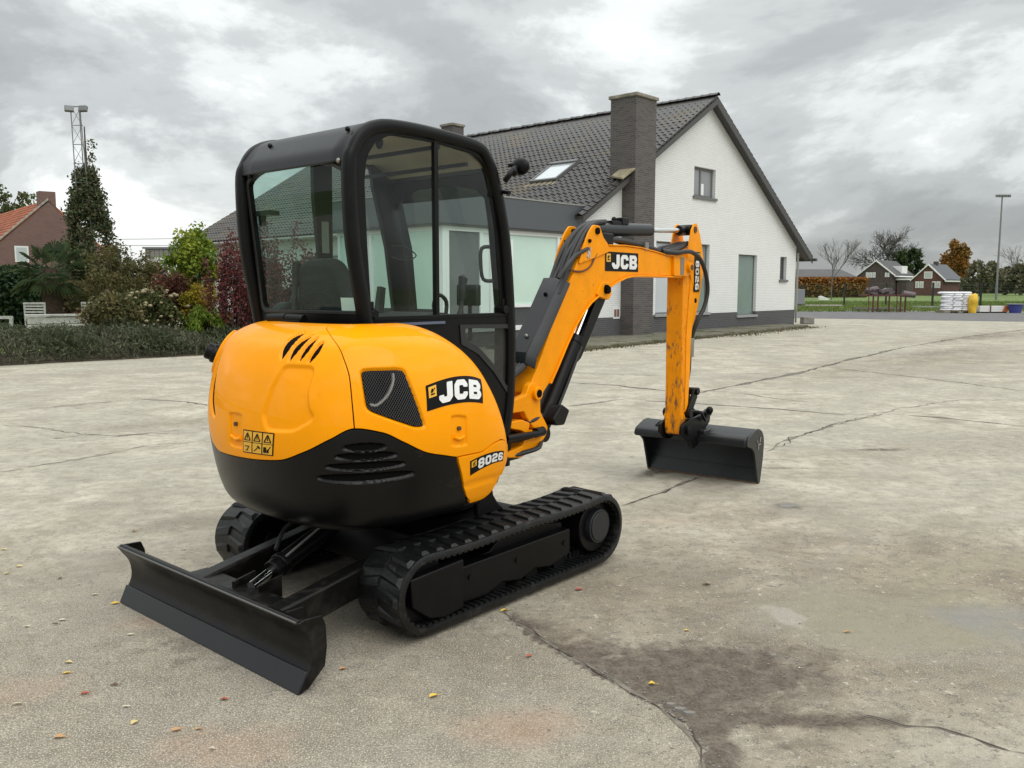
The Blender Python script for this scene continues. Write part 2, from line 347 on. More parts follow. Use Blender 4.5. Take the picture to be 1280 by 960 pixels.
# lug: local x = along the belt, y = across, z = outward
lug = MB()
for sg in (-1,):
    v = [(-.030, 0, -.004), (.032, 0, -.004), (-.002, .138, -.004), (.054, .138, -.004), (-.020, .004, .011), (.021, .004, .011), (.012, .118, .011), (.040, .118, .011)]
    lug.add(v, [(0, 1, 5, 4), (2, 6, 7, 3), (0, 4, 6, 2), (1, 3, 7, 5), (4, 5, 7, 6), (0, 2, 3, 1)])
LUG = lug.mesh('tread_lug', RUBBER, smooth=30)
def track(side):
    y0, y1 = (-.77, -.47) if side < 0 else (.47, .77)
    yc = (y0 + y1) / 2
    m = MB(); P = resample(belt_path(), 120); n = len(P); v = []
    for (x, z, a) in P:
        nx, nz = math.sin(a), -math.cos(a)
        for (off, yy) in ((0, y0 + .006), (0, y1 - .006), (-.012, y1), (-.03, y1), (-.034, y1 - .01), (-.034, y0 + .01), (-.03, y0), (-.012, y0)):
            v.append((x + nx * off, yy, z + nz * off))
    f = [(i * 8 + k, i * 8 + (k + 1) % 8, ((i + 1) % n) * 8 + (k + 1) % 8, ((i + 1) % n) * 8 + k) for i in range(n) for k in range(8)]
    m.add(v, f); belt = m.build('rubber_track', RUBBER, exc)
    m = MB()
    for (x, z, a) in resample(belt_path(off=-.034), 96):
        M = Matrix.Translation((x, yc, z)) @ Matrix.Rotation(-a, 4, 'Y')
        m.box(-.012, .012, -.135, -.03, -.0, .010, M=M); m.box(-.012, .012, .03, .135, .0, .010, M=M)
        m.prism([(-.012, 0), (.012, 0), (.006, .04), (-.006, .04)], -.028, -.012, 'y', M=M); m.prism([(-.012, 0), (.012, 0), (.006, .04), (-.006, .04)], .012, .028, 'y', M=M)
    g = m.build('guide_ribs', RUBBER, belt); tag(g, kind='stuff')
    N = 42
    for h in (0, 1):
        for (x, z, a) in resample(belt_path(), N):
            pass
        Q = resample(belt_path(), N * 2)
        for i in range(h, N * 2, 2):
            x, z, a = Q[i]
            M = Matrix.Translation((x, yc, z)) @ Matrix.Rotation(-a, 4, 'Y') @ Matrix.Rotation(math.pi, 4, 'X')
            M = M @ Matrix.Translation((0, 0.0, 0)) @ (Matrix.Scale(-1, 4, (0, 1, 0)) if h else Matrix.Identity(4))
            inst('tread_lug', LUG, belt, M)
    # frame that carries the wheels; s mirrors it to the other side
    def yy(a, b): return (a, b) if side < 0 else (-b, -a)
    m = MB()
    main = [(-.40, .262), (.497, .272), (.505, .262), (.505, .128), (.33, .095), (.20, .118), (.08, .085), (-.06, .112), (-.18, .075), (-.40, .085)]
    m.prism(main, *yy(-.715, -.55)); m.prism([(-.40, .25), (.50, .26), (.50, .30), (.25, .335), (-.02, .33), (-.10, .27)], *yy(-.66, -.50))
    fr = m.build('track_frame', BLACK, exc, bevel=.008)
    MB().prism([(-.715, .30), (-.375, .318), (-.375, .076), (-.50, .062), (-.60, .085), (-.705, .165)], *yy(-.748, -.60)).build('cover_plate', BLACK, fr, bevel=.008)
    for bx_ in (-.30, .05, .45):
        a, b = yy(-.722, -.715); MB().cyl((bx_, a, .20), (bx_, b, .20), .014, 8).build('bolt', BLACK, fr)
    a, b = yy(-.73, -.50)
    m = MB(); m.cyl((.75, a + .02, .232), (.75, b, .232), .150, 32); m.build('drive_motor', BLACK, exc, bevel=.006)
    o_, i_ = yy(-.742, -.70); o2 = o_ if side < 0 else i_
    m = MB(); m.cyl((.752, o_, .236), (.752, i_, .236), .098, 32); m.cyl((.752, o2 - .006 * (1 if side < 0 else -1), .236), (.752, o2, .236), .085, 32); m.build('motor_cover', GREYB, exc, bevel=.004)
    m = MB(); m.cyl((-.60, *(yy(-.70, -.53)[:1]), .213), (-.60, yy(-.70, -.53)[1], .213), .150, 32); m.cyl((-.60, yy(-.72, -.5)[0], .213), (-.60, yy(-.72, -.5)[1], .213), .05, 16); m.build('idler_wheel', BLACK, exc, bevel=.005)
    for rx in (-.30, -.06, .20, .44):
        a, b = yy(-.69, -.55); MB().cyl((rx, a, .085), (rx, b, .085), .052, 20).build('track_roller', BLACK, exc, bevel=.004)
    a, b = yy(-.67, -.57); MB().cyl((.10, a, .345), (.10, b, .345), .035, 16).build('carrier_roller', BLACK, exc)
track(-1); track(1)
m = MB(); m.prism([(-.50, .20), (.36, .20), (.32, .40), (-.46, .40)], -.48, .48); m.box(-.32, .30, -.55, .55, .24, .36); m.cyl((0, 0, .40), (0, 0, .50), .36, 40)
m.build('chassis', BLACK, exc, bevel=.01)
MB().cyl((0, 0, .44), (0, 0, .49), .41, 48).build('slew_ring', BLACK, exc)

# ---- dozer blade
front = [(-1.338, .292), (-1.318, .262), (-1.285, .215), (-1.272, .165), (-1.275, .115), (-1.298, .070)]
back = [(-1.275, .066), (-1.253, .115), (-1.250, .165), (-1.262, .21), (-1.288, .25), (-1.305, .268), (-1.30, .30), (-1.325, .305)]
bl = MB().prism(smooth_poly(front, False, 3) + back, -.765, .765).build('dozer_blade', BLADEM, exc, bevel=.004)
MB().prism([(-1.342, .0), (-1.318, .0), (-1.280, .078), (-1.302, .086)], -.772, .772).build('cutting_edge', GREYB, bl, bevel=.004)
MB().tube([(-1.336, -.765, .294), (-1.336, .765, .294)], .005, 6).build('worn_edge', mat('worn_blade_edge', (.10, .10, .095), .35, metal=.5), bl)
ep = smooth_poly(front, False, 3) + [(-1.338, .004), (-1.29, .012), (-1.208, .08), (-1.196, .16), (-1.200, .25), (-1.218, .296), (-1.30, .300)]
for s_ in (-1, 1):
    MB().prism(ep, s_ * .766 - .008, s_ * .766 + .008).build('end_plate', BLADEM, bl, bevel=.004)
m = MB(); m.box(-1.262, -1.15, -.56, .22, .16, .262); m.build('back_beam', BLADEM, bl, bevel=.006)
for (ya, yb) in ((-.50, -.40), (.12, .24)):
    m = MB(); m.add([(-1.27, ya - .045, .13), (-1.27, ya + .045, .13), (-1.27, ya + .045, .265), (-1.27, ya - .045, .265),
                     (-.42, yb - .045, .22), (-.42, yb + .045, .22), (-.42, yb + .045, .36), (-.42, yb - .045, .36)],
                    [(0, 1, 2, 3), (4, 7, 6, 5), (0, 4, 5, 1), (1, 5, 6, 2), (2, 6, 7, 3), (3, 7, 4, 0)])
    m.build('blade_arm', BLADEM, exc, bevel=.012)
c0, c1 = Vector((-1.18, -.20, .27)), Vector((-.58, -.02, .40)); d_ = (c1 - c0)
bc = MB().cyl(c0 + d_ * .22, c1, .046, 20).cyl(c0 + d_ * .30, c0 + d_ * .36, .054, 20).build('blade_cylinder', BLACK, exc, bevel=.004)
MB().cyl(c0, c0 + d_ * .25, .022, 14).build('cylinder_rod', CHROME, bc)
sid = d_.cross(Vector((0, 0, 1))).normalized() * .075
for q in (-1, 1):
    o_ = c0 + sid * q
    MB().add([o_ + Vector((-.03, 0, -.09)), o_ + Vector((-.03, 0, .02)), o_ + d_ * .17 + Vector((0, 0, .01)), o_ + d_ * .17 + Vector((0, 0, -.09)),
              o_ + sid * .15 + Vector((-.03, 0, -.09)), o_ + sid * .15 + Vector((-.03, 0, .02)), o_ + sid * .15 + d_ * .17 + Vector((0, 0, .01)), o_ + sid * .15 + d_ * .17 + Vector((0, 0, -.09))],
             [(0, 1, 2, 3), (4, 7, 6, 5), (0, 4, 5, 1), (1, 5, 6, 2), (2, 6, 7, 3), (3, 7, 4, 0)]).build('pin_bracket', BLADEM, bc)
m = MB(); m.tube([c0 + d_ * .32 + Vector((0, -.05, .05)), c0 + d_ * .7 + Vector((0, -.05, .065)), c1 + Vector((.15, -.02, .09))], .006, 6); m.build('hydraulic_pipe', STEEL, bc)
MB().tube(smooth_poly([tuple(c0 + d_ * .35 + Vector((0, .055, .05))), tuple(c0 + d_ * .6 + Vector((0, .1, .10))), tuple(c1 + Vector((.1, .08, .05)))], False, 5), .011, 8).build('hydraulic_hose', HOSE, bc)

PLAN=[(.15,.71),(-.3,.73),(-.62,.71),(-.85,.61),(-1.01,.41),(-1.09,.15),(-1.11,-.15),(-1.07,-.42),(-.95,-.62),(-.74,-.73),(-.45,-.765),(-.18,-.755),(-.03,-.71),(.045,-.62)]
def _cr(P,n=24):
    Q=[(2*P[0][0]-P[1][0],2*P[0][1]-P[1][1])]+P+[(2*P[-1][0]-P[-2][0],2*P[-1][1]-P[-2][1])]
    out=[]
    for i in range(1,len(Q)-2):
        p0,p1,p2,p3=Q[i-1:i+3]
        for k in range(n):
            t=k/n
            out.append(tuple(.5*(2*b+(c-a)*t+(2*a-5*b+4*c-d)*t*t+(3*b-a-3*c+d)*t**3) for a,b,c,d in zip(p0,p1,p2,p3)))
    out.append(P[-1]);return out
_C=_cr(PLAN);_L=[0]
for i in range(1,len(_C)):_L.append(_L[-1]+math.dist(_C[i-1],_C[i]))
LT=_L[-1]
def plan(a):
    s=max(0,min(1,a))*LT
    lo,hi=0,len(_L)-2
    while lo<hi:
        m=(lo+hi+1)//2
        if _L[m]<=s: lo=m
        else: hi=m-1
    i=lo;t=(s-_L[i])/max(1e-9,_L[i+1]-_L[i])
    x=_C[i][0]+(_C[i+1][0]-_C[i][0])*t;y=_C[i][1]+(_C[i+1][1]-_C[i][1])*t
    j0=max(0,i-4);j1=min(len(_C)-1,i+5)
    dx=_C[j1][0]-_C[j0][0];dy=_C[j1][1]-_C[j0][1];l=math.hypot(dx,dy)
    return x,y,-dy/l*-1*-1,dx/l   # placeholder normal fixed below
PROF=[(0,.16,.512),(.10,.085,.555),(.22,.042,.652),(.36,.012,.80),(.5,0,.93),(.62,.008,1.06),(.74,.035,1.19),(.82,.07,1.28),(.88,.115,1.35),(.93,.18,1.395),(.97,.27,1.425),(1,.40,1.435)]
def prof(v):
    P=PROF
    if v<=0: return P[0][1:]
    if v>=1: return P[-1][1:]
    for i in range(len(P)-1):
        if v<=P[i+1][0]: break
    p0=P[max(0,i-1)];p1=P[i];p2=P[i+1];p3=P[min(len(P)-1,i+2)]
    t=(v-p1[0])/(p2[0]-p1[0]);w=p2[0]-p1[0]
    r=[]
    for k in (1,2):
        m1=(p2[k]-p0[k])/max(1e-9,p2[0]-p0[0])*w;m2=(p3[k]-p1[k])/max(1e-9,p3[0]-p1[0])*w
        r.append((2*t**3-3*t*t+1)*p1[k]+(t**3-2*t*t+t)*m1+(3*t*t-2*t**3)*p2[k]+(t**3-t*t)*m2)
    return r
def Ht(x,y):
    if y>-.3 or x<-.55: return 1.435
    q=max(0,1-((x+.55)/.62)**2)
    return .80+.635*math.sqrt(q)
def S(a,v,e=0.):
    x,y,_,_=plan(a)
    x0,y0=plan(max(0,a-.006))[:2];x1,y1=plan(min(1,a+.006))[:2]
    dx,dy=x1-x0,y1-y0;l=math.hypot(dx,dy)
    nx,ny=dy/l*-1*-1,-dx/l
    # path runs left-front -> tail -> right-front; outward = right-hand side of travel reversed
    nx,ny=-(-dy/l)*1,-dx/l
    cx,cy=-.3,0
    if nx*(x-cx)+ny*(y-cy)<0:nx,ny=-nx,-ny
    d,z=prof(v)
    H=Ht(x,y);k=(H-.47)/(1.435-.47)
    z2=.47+(z-.47)*k
    d2=d*(k if v>.5 else 1) if False else d
    # slope normal
    da,za=prof(max(0,v-.01));db,zb=prof(min(1,v+.01))
    tz=(zb-za)*k;td=(db-da);m=math.hypot(tz,td) or 1
    on=tz/m;oz=td/m
    return (x-nx*d2+nx*on*e,y-ny*d2+ny*on*e,z2+oz*e)
# ---- body shell panels
_IC = {}
def interp(T, x):              # monotone cubic through the points
    n = len(T)
    if x <= T[0][0]: return T[0][1]
    if x >= T[-1][0]: return T[-1][1]
    key = tuple(T)
    if key not in _IC:
        h = [T[k + 1][0] - T[k][0] for k in range(n - 1)]; dl = [(T[k + 1][1] - T[k][1]) / h[k] for k in range(n - 1)]
        def slope(k):
            if k == 0: return dl[0]
            if k == n - 1: return dl[-1]
            if dl[k - 1] * dl[k] <= 0: return 0.
            w1, w2 = 2 * h[k] + h[k - 1], h[k] + 2 * h[k - 1]; return (w1 + w2) / (w1 / dl[k - 1] + w2 / dl[k])
        _IC[key] = (h, [slope(k) for k in range(n)])
    h, sl_ = _IC[key]; i = 0
    while T[i + 1][0] < x: i += 1
    t = (x - T[i][0]) / h[i]; m0, m1 = sl_[i] * h[i], sl_[i + 1] * h[i]
    return (2 * t ** 3 - 3 * t * t + 1) * T[i][1] + (t ** 3 - 2 * t * t + t) * m0 + (3 * t * t - 2 * t ** 3) * T[i + 1][1] + (t ** 3 - t * t) * m1
def sdist(p, P):               # metres outside (+) / inside (-) a loop in (a, v)
    best = 9; c = False; j = len(P) - 1; px_, py_ = p[0] * 4.0, p[1] * 1.15
    for i in range(len(P)):
        x0, y0, x1, y1 = P[j][0] * 4.0, P[j][1] * 1.15, P[i][0] * 4.0, P[i][1] * 1.15
        dx, dy = x1 - x0, y1 - y0; t = max(0, min(1, ((px_ - x0) * dx + (py_ - y0) * dy) / (dx * dx + dy * dy + 1e-12)))
        best = min(best, math.hypot(px_ - x0 - t * dx, py_ - y0 - t * dy))
        if (y1 > py_) != (y0 > py_) and px_ < (x0 - x1) * (py_ - y1) / (y0 - y1) + x1: c = not c
        j = i
    return -best if c else best
def sstep(x): x = max(0, min(1, x)); return x * x * (3 - 2 * x)
BND = [(0, .62), (.30, .60), (.36, .57), (.385, .50), (.405, .41), (.44, .378), (.505, .385), (.588, .41), (.63, .465), (.665, .525), (.695, .566), (.73, .545), (.76, .495), (.795, .43), (.82, .405), (.848, .385), (1, .36)]
def bnd(a): return interp(BND, a)
SEAM = [(.30, .70), (.575, .695), (.665, .693), (.76, .690), (.85, .677), (.925, .645), (.96, .62), (1, .60)]   # v -> a
def seam(v): return interp(SEAM, v)
def panel(name, a0f, a1f, v0f, v1f, nu, nv, m, parent, thick=.03, e=0., bevel=.006, press=()):
    """a grid on the shell: a runs a0f(v)..a1f(v), v runs v0f(a)..v1f(a)"""
    def fn(i, j):
        a = a0f(.5) + (a1f(.5) - a0f(.5)) * i; v = v0f(a) + (v1f(a) - v0f(a)) * j
        for _ in range(4):
            a = a0f(v) + (a1f(v) - a0f(v)) * i; v = v0f(a) + (v1f(a) - v0f(a)) * j
        ee = e
        for (L, box_, dep, w_) in press:
            if box_[0] < a < box_[1] and box_[2] < v < box_[3]: ee -= dep * sstep(1 - sdist((a, v), L) / w_)
        return S(a, v, ee)
    o = MB().grid(fn, nu, nv).build(name, m, parent, smooth=60, solid=thick, bevel=bevel, seg=3)
    return o
def bx_of(L, p=.02): return (min(q[0] for q in L) - p, max(q[0] for q in L) + p, min(q[1] for q in L) - 2 * p, max(q[1] for q in L) + 2 * p)
LOUV = [smooth_poly(q, True, 4) for q in ([(.575, .825), (.568, .865), (.570, .915), (.583, .94), (.5865, .915), (.583, .87)], [(.590, .822), (.590, .865), (.598, .905), (.610, .927), (.606, .885), (.598, .845)],
          [(.609, .822), (.610, .855), (.617, .895), (.6245, .915), (.623, .88), (.618, .85)], [(.626, .818), (.628, .845), (.6345, .88), (.6405, .894), (.639, .86), (.634, .838)])]
SLOUV = smooth_poly([(.399, .785), (.392, .73), (.392, .66), (.400, .60), (.415, .555), (.425, .56), (.415, .62), (.408, .70)], True, 4)
PRESS = round_corners([(.586, .796), (.636, .796), (.630, .70), (.634, .64), (.642, .606), (.613, .556), (.568, .550), (.561, .60), (.572, .71)], .012, 3)
GR = round_corners([(.706, .79), (.768, .787), (.790, .553), (.776, .556), (.740, .60), (.716, .632), (.711, .65)], .012, 2)
LK1 = round_corners([(.478, .440), (.512, .440), (.512, .585), (.478, .585)], .010, 3); LK2 = round_corners([(.837, .447), (.863, .447), (.863, .580), (.837, .580)], .008, 3)
VENTS = []
for (aL, aR, vv) in ((.682, .733, .488), (.672, .748, .445), (.659, .760, .395), (.646, .775, .342)):
    VENTS.append((aL, aR, vv, smooth_poly([(aL, vv), (aL * .75 + aR * .25, vv + .011), (aL * .25 + aR * .75, vv + .010), (aR, vv - .003), (aL * .25 + aR * .75, vv - .013), (aL * .75 + aR * .25, vv - .013)], True, 4)))
g = .0016
AL = .20
def bx_of(L, p=.02): return (min(q[0] for q in L) - p, max(q[0] for q in L) + p, min(q[1] for q in L) - 2 * p, max(q[1] for q in L) + 2 * p)
under = panel('inner_shell', lambda v: .06, lambda v: .985, lambda a: .02, lambda a: .985, 90, 24, DARKIN, exc, .01, -.022, 0)
cw = panel('counterweight', lambda v: .10, lambda v: interp([(0, .888), (.14, .884), (.175, .878), (.30, .858), (.385, .8475), (1, .8475)], v) - g * .6, lambda a: 0., lambda a: bnd(a) - .003, 320, 110, CASTB, exc, .03, 0, .006,
           press=[(q[3], bx_of(q[3]), .013, .011) for q in VENTS])
hood = panel('engine_hood', lambda v: AL, lambda v: seam(v) - g * .5, lambda a: bnd(a) + .003, lambda a: .985, 260, 110, ORANGE, exc, .02, .004, .004,
             press=[(L, bx_of(L), .012, .007) for L in LOUV] + [(SLOUV, bx_of(SLOUV), .012, .010), (PRESS, bx_of(PRESS), .011, .016), (LK1, bx_of(LK1), .010, .009)])
side = panel('side_panel', lambda v: seam(v) + g * .5, lambda v: .99, lambda a: (bnd(a) if a < .848 else interp([(.848, .385), (.893, .41), (.925, .485), (.948, .53), (.99, .55)], a)) + .003, lambda a: .985, 150, 110, ORANGE, exc, .02, .004, .004,
             press=[(GR, bx_of(GR, .03), .014, .012), (LK2, bx_of(LK2), .010, .009)])
low = panel('lower_front_panel', lambda v: interp([(0, .895), (.14, .890), (.175, .880), (.30, .860), (.385, .8495), (.55, .8495)], v), lambda v: interp([(0, .925), (.14, .940), (.22, .950), (.30, .958), (.45, .972), (.6, .980)], v), lambda a: interp([(.85, .12), (.888, .125), (.915, .135), (.935, .18), (.950, .28), (1, .42)], a), lambda a: interp([(.848, .385), (.893, .41), (.925, .485), (.948, .53), (.99, .55)], a) - .004, 48, 30, ORANGE, exc, .02, .007, .004,
            press=[([(.84, .235), (1, .325), (1, .300), (.84, .210)], (.8, 1., .1, .4), .004, .008)])
def onS(quad, e0=0.):
    (a00, v00), (a10, v10), (a11, v11), (a01, v01) = quad       # bottom-left, bottom-right, top-right, top-left
    def fn(u, v, e):
        a = (a00 * (1 - u) + a10 * u) * (1 - v) + (a01 * (1 - u) + a11 * u) * v
        w = (v00 * (1 - u) + v10 * u) * (1 - v) + (v01 * (1 - u) + v11 * u) * v
        return S(a, w, e + e0)
    return fn
def patch(name, loop, m, parent, e=.006):
    L2 = []
    for i in range(len(loop)):
        p, q = loop[i], loop[(i + 1) % len(loop)]
        for k in range(3): L2.append((p[0] + (q[0] - p[0]) * k / 3, p[1] + (q[1] - p[1]) * k / 3))
    c = (sum(p[0] for p in L2) / len(L2), sum(p[1] for p in L2) / len(L2)); n = len(L2)
    v = [S(c[0] + (p[0] - c[0]) * r, c[1] + (p[1] - c[1]) * r, e) for r in (1, .75, .5, .25) for p in L2] + [S(c[0], c[1], e)]
    f = [(k * n + i, k * n + (i + 1) % n, (k + 1) * n + (i + 1) % n, (k + 1) * n + i) for k in range(3) for i in range(n)] + [(3 * n + i, 3 * n + (i + 1) % n, 4 * n) for i in range(n)]
    return MB().add(v, f).build(name, m, parent, smooth=60, recalc=False)
def rim(name, loop, m, parent, r=.006, e=.005, closed=True, rounder=True):
    L = smooth_poly(loop, closed, 6) if rounder else loop
    return MB().tube([S(a, v, e) for a, v in L], r, 8, closed=closed).build(name, m, parent, smooth=60)
for q in LOUV: patch('hood_louvre', q, DARKIN, hood, -.0065)
patch('side_louvre', SLOUV, DARKIN, hood, -.0065)
gb = patch('grille', GR, DARKIN, side, -.0060)
# woven wires over the opening
m = MB()
def inpoly(p, P):
    c = False; j = len(P) - 1
    for i in range(len(P)):
        if (P[i][1] > p[1]) != (P[j][1] > p[1]) and p[0] < (P[j][0] - P[i][0]) * (p[1] - P[i][1]) / (P[j][1] - P[i][1]) + P[i][0]: c = not c
        j = i
    return c
for d0 in (1, -1):
    for k in range(-40, 60):
        pts = []
        for j in range(60):
            v = .55 + .245 * j / 59; a = .70 + k * .0036 + d0 * (v - .55) * .23
            if inpoly((a, v), GR): pts.append(S(a, v, -.0015))
            elif pts: break
        if len(pts) > 1: m.tube(pts[::3] + [pts[-1]], .0011, 4)
wires = m.build('wire_mesh', mat('mesh_wire', (.06, .06, .062), .4, metal=.5), side); tag(wires, kind='stuff')
MB().tube([S(a, v, -.008) for a, v in smooth_poly([(.716, .66), (.725, .655), (.74, .69), (.75, .74), (.752, .775)], False, 5)], .008, 8).build('corrugated_hose', mat('pale_hose', (.22, .21, .19), .6), side)
def lock(par, L, am, v0, vk):
    a0, a1 = L[0][0], L[-1][0]
    lo, hi = min(p[0] for p in L), max(p[0] for p in L)
    rim('lock_lip', [(lo + .004, v0 + .042), (am, v0 + .030), (hi - .004, v0 + .042)], ORANGE, par, .009, -.001, closed=False)
    p = Vector(S(am, vk, -.006)); q = Vector(S(am, vk, .006)); MB().cyl(p, q, .010, 14).build('lock_cylinder', RUSTE, par)
lock(hood, LK1, .495, .445, .545); lock(side, LK2, .850, .450, .53)
for (aL, aR, vv, q) in VENTS:
    patch('vent_slot', q, DARKIN, cw, -.0105)
    MB().tube([S(a, v, .0) for a, v in smooth_poly([(aL - .001, vv - .012), (aL * .7 + aR * .3, vv - .025), (aL * .3 + aR * .7, vv - .026), (aR + .001, vv - .016)], False, 6)], [.001] + [.0018] * 17 + [.001], 6).build('slot_lip', CASTB, cw, smooth=60)
decal('JCB', onS([(.795, .612), (.902, .662), (.9125, .79), (.7975, .716)], .004), [DEC_K, DEC_W, DEC_Y], side, 'maker_sticker', 2.1, x0=.19, lh=.74)
decal('8026', onS([(.876, .290), (.950, .388), (.950, .462), (.872, .360)], .006), [DEC_K, DEC_W, DEC_Y], low, 'model_sticker', 3.2, x0=.20, lh=.72)
# warning sticker with three panels
fn = onS([(.513, .418), (.5785, .428), (.5835, .535), (.518, .531)], .004)
m = MB(); m.grid(lambda a, b: fn(a, b, .0015), 8, 4)
for i in range(3):
    u0, u1 = .03 + i * .325, .03 + i * .325 + .29
    m.grid(lambda a, b: fn(u0 + (u1 - u0) * a, .53 + .43 * b, .003), 3, 2, 1); m.grid(lambda a, b: fn(u0 + (u1 - u0) * a, .05 + .45 * b, .003), 3, 2, 1)
    cx_ = (u0 + u1) / 2
    def ln(p, q, w=.018):
        d = Vector((q[0] - p[0], (q[1] - p[1]) * .8)); nn = Vector((-d.y, d.x)).normalized() * w
        m.add([fn(p[0] + nn.x, p[1] + nn.y, .0045), fn(q[0] + nn.x, q[1] + nn.y, .0045), fn(q[0] - nn.x, q[1] - nn.y, .0045), fn(p[0] - nn.x, p[1] - nn.y, .0045)], [(0, 1, 2, 3)], 0)
    A_, B_, C_ = (cx_ - .10, .60), (cx_ + .10, .60), (cx_, .90); ln(A_, B_); ln(B_, C_); ln(C_, A_)
    ln((cx_, .66), (cx_, .80), .012)
    if i == 0: ln((cx_ - .08, .33), (cx_ + .08, .33), .02); ln((cx_ - .03, .12), (cx_ + .05, .3), .014); ln((cx_ - .06, .14), (cx_ + .03, .14), .014)
    if i == 1: ln((cx_ - .09, .14), (cx_ + .06, .36), .016); ln((cx_ + .02, .40), (cx_ + .10, .28), .03)
    if i == 2: ln((cx_ - .07, .12), (cx_ - .07, .38), .045); ln((cx_ - .02, .16), (cx_ + .1, .42), .014); ln((cx_ + .02, .12), (cx_ + .02, .28), .03)
m.build('warning_sticker', [DEC_K, DEC_Y], hood, smooth=0, recalc=False)
# fuel cap on the far flank, lever on the hood top
p = Vector(S(.335, .80, .0)); q = Vector(S(.335, .80, .07)); MB().cyl(p, q, .042, 18).cyl(p, p + (q - p) * .55, .05, 18).build('filler_cap', BLACK, hood, bevel=.006)
rim('filler_recess', [(.30, .88), (.325, .90), (.352, .88), (.355, .80), (.34, .73), (.31, .73), (.295, .80)], ORANGE, hood, .012, .004)
for xq in ((-.80, .33), (-.73, .22)): pass
m = MB(); m.tube([(-.735, .27, 1.450), (-.725, .135, 1.453)], .021, 12); m.tube([(-.725, .13, 1.452), (-.715, -.0, 1.450)], .020, 12); m.box(-.745, -.71, .0, .26, 1.41, 1.445); m.build('hood_hinge', BLACK, hood)

# ---- upper deck below the cab
m = MB(); m.box(-.62, .30, -.27, .64, .49, .55); m.box(-.62, -.04, -.55, -.272, .49, .55); m.prism([(.20, .49), (.42, .52), (.43, .55), (.20, .56)], -.05, .45); m.build('deck', BLACK, exc, bevel=.01)
MB().prism([(-.05, .42), (.16, .42), (.11, .46), (.075, .51), (.06, .58), (-.05, .60)], -.53, -.50).build('deck_bracket', BLACK, exc, bevel=.004)

# ---- cab
LO = [(.36, .50), (.45, .72), (.50, .93), (.515, 1.18), (.513, 1.41), (.478, 1.82), (.432, 2.04), (.375, 2.215), (.31, 2.325), (.20, 2.388), (-.13, 2.412), (-.38, 2.412), (-.50, 2.392), (-.59, 2.345), (-.652, 2.26), (-.682, 2.15), (-.668, 1.80), (-.60, 1.41), (-.585, 1.10)]
def inset(P, d):
    out = []
    for i in range(len(P)):
        a, b, c = Vector(P[max(0, i - 1)]), Vector(P[i]), Vector(P[min(len(P) - 1, i + 1)])
        t = (c - a).normalized(); nn = Vector((-t.y, t.x)); out.append(tuple(b + nn * d))
    return out
YR, YL = -.285, .615
LC = smooth_poly(inset(LO, .034), False, 5)
prof_ = [(.032, -.024), (.024, -.033), (-.024, -.033), (-.032, -.024), (-.032, .024), (-.024, .033), (.024, .033), (.032, .024)]
prof_ = [(x * 1.06, y) for x, y in prof_]
m = MB(); m.tube([(x, YR, z) for x, z in LC], .034, prof=prof_, up=None) if False else None
def loop_tube(m, y): 
    v = []; P = LC; n = len(P)
    for i in range(n):
        a, b = Vector(P[max(0, i - 1)]), Vector(P[min(n - 1, i + 1)]); t = (b - a).normalized(); nn = Vector((-t.y, t.x))
        for k in range(12):
            th = 2 * math.pi * k / 12; cu = math.copysign(abs(math.cos(th)) ** .7, math.cos(th)); su = math.copysign(abs(math.sin(th)) ** .7, math.sin(th))
            v.append((P[i][0] + nn.x * .034 * cu, y + .034 * su, P[i][1] + nn.y * .034 * cu))
    f = [(i * 12 + k, i * 12 + (k + 1) % 12, (i + 1) * 12 + (k + 1) % 12, (i + 1) * 12 + k) for i in range(n - 1) for k in range(12)] + [list(range(12)), list(range((n - 1) * 12, n * 12))]
    m.add(v, f)
m = MB(); loop_tube(m, YR); loop_tube(m, YL)
cab = m.build('cab', BLACK, exc, smooth=50)
# right side: frame plate with sliding window
WIN = [(-.535, 1.452), (-.555, 1.80), (-.565, 2.10), (-.55, 2.21), (-.50, 2.285), (-.40, 2.335), (-.10, 2.335), (.17, 2.315), (.26, 2.27), (.335, 2.165), (.385, 1.98), (.43, 1.75), (.452, 1.50), (.452, 1.452)]
WIN = round_corners(WIN, .03, 2)
OUT = inset(LO, .04)
OUTW = [(-.565, 1.40), (-.63, 1.80), (-.645, 2.15), (-.61, 2.25), (-.55, 2.33), (-.48, 2.365), (-.38, 2.378), (-.13, 2.378), (.19, 2.352), (.28, 2.30), (.34, 2.20), (.40, 2.02), (.44, 1.82), (.478, 1.41)]
MB().ring(OUTW, WIN, YR - .012, YR + .012).build('side_frame', BLACK, cab, bevel=.004)
W2 = inset(WIN, .0)
m = MB(); m.box(-.112, -.085, YR - .016, YR + .010, 1.452, 2.36); m.box(-.54, .455, YR - .018, YR + .012, 1.44, 1.462); m.build('sliding_window_frame', BLACK, cab, bevel=.003)
def sheet(poly, d, axis, M=None):
    return MB(M).add([{'y': (p[0], d, p[1]), 'x': (d, p[0], p[1])}[axis] for p in poly], [tuple(range(len(poly)))])
def pane(name, poly, d0, d1, axis, m_, par): return sheet(poly, (d0 + d1) / 2, axis).build(name, m_, par, smooth=0, recalc=False)
def clip(P, f):      # keep f(p) >= 0
    out = []
    for i in range(len(P)):
        a, b = P[i], P[(i + 1) % len(P)]; fa, fb = f(a), f(b)
        if fa >= 0: out.append(a)
        if (fa >= 0) != (fb >= 0):
            t = fa / (fa - fb); out.append((a[0] + (b[0] - a[0]) * t, a[1] + (b[1] - a[1]) * t))
    return out
pane('side_window', clip(WIN, lambda p: -.098 - p[0]), YR - .003, YR + .001, 'y', SIDEGLASS, cab)
pane('side_window', clip(WIN, lambda p: p[0] + .098), YR + .004, YR + .008, 'y', SIDEGLASS, cab)
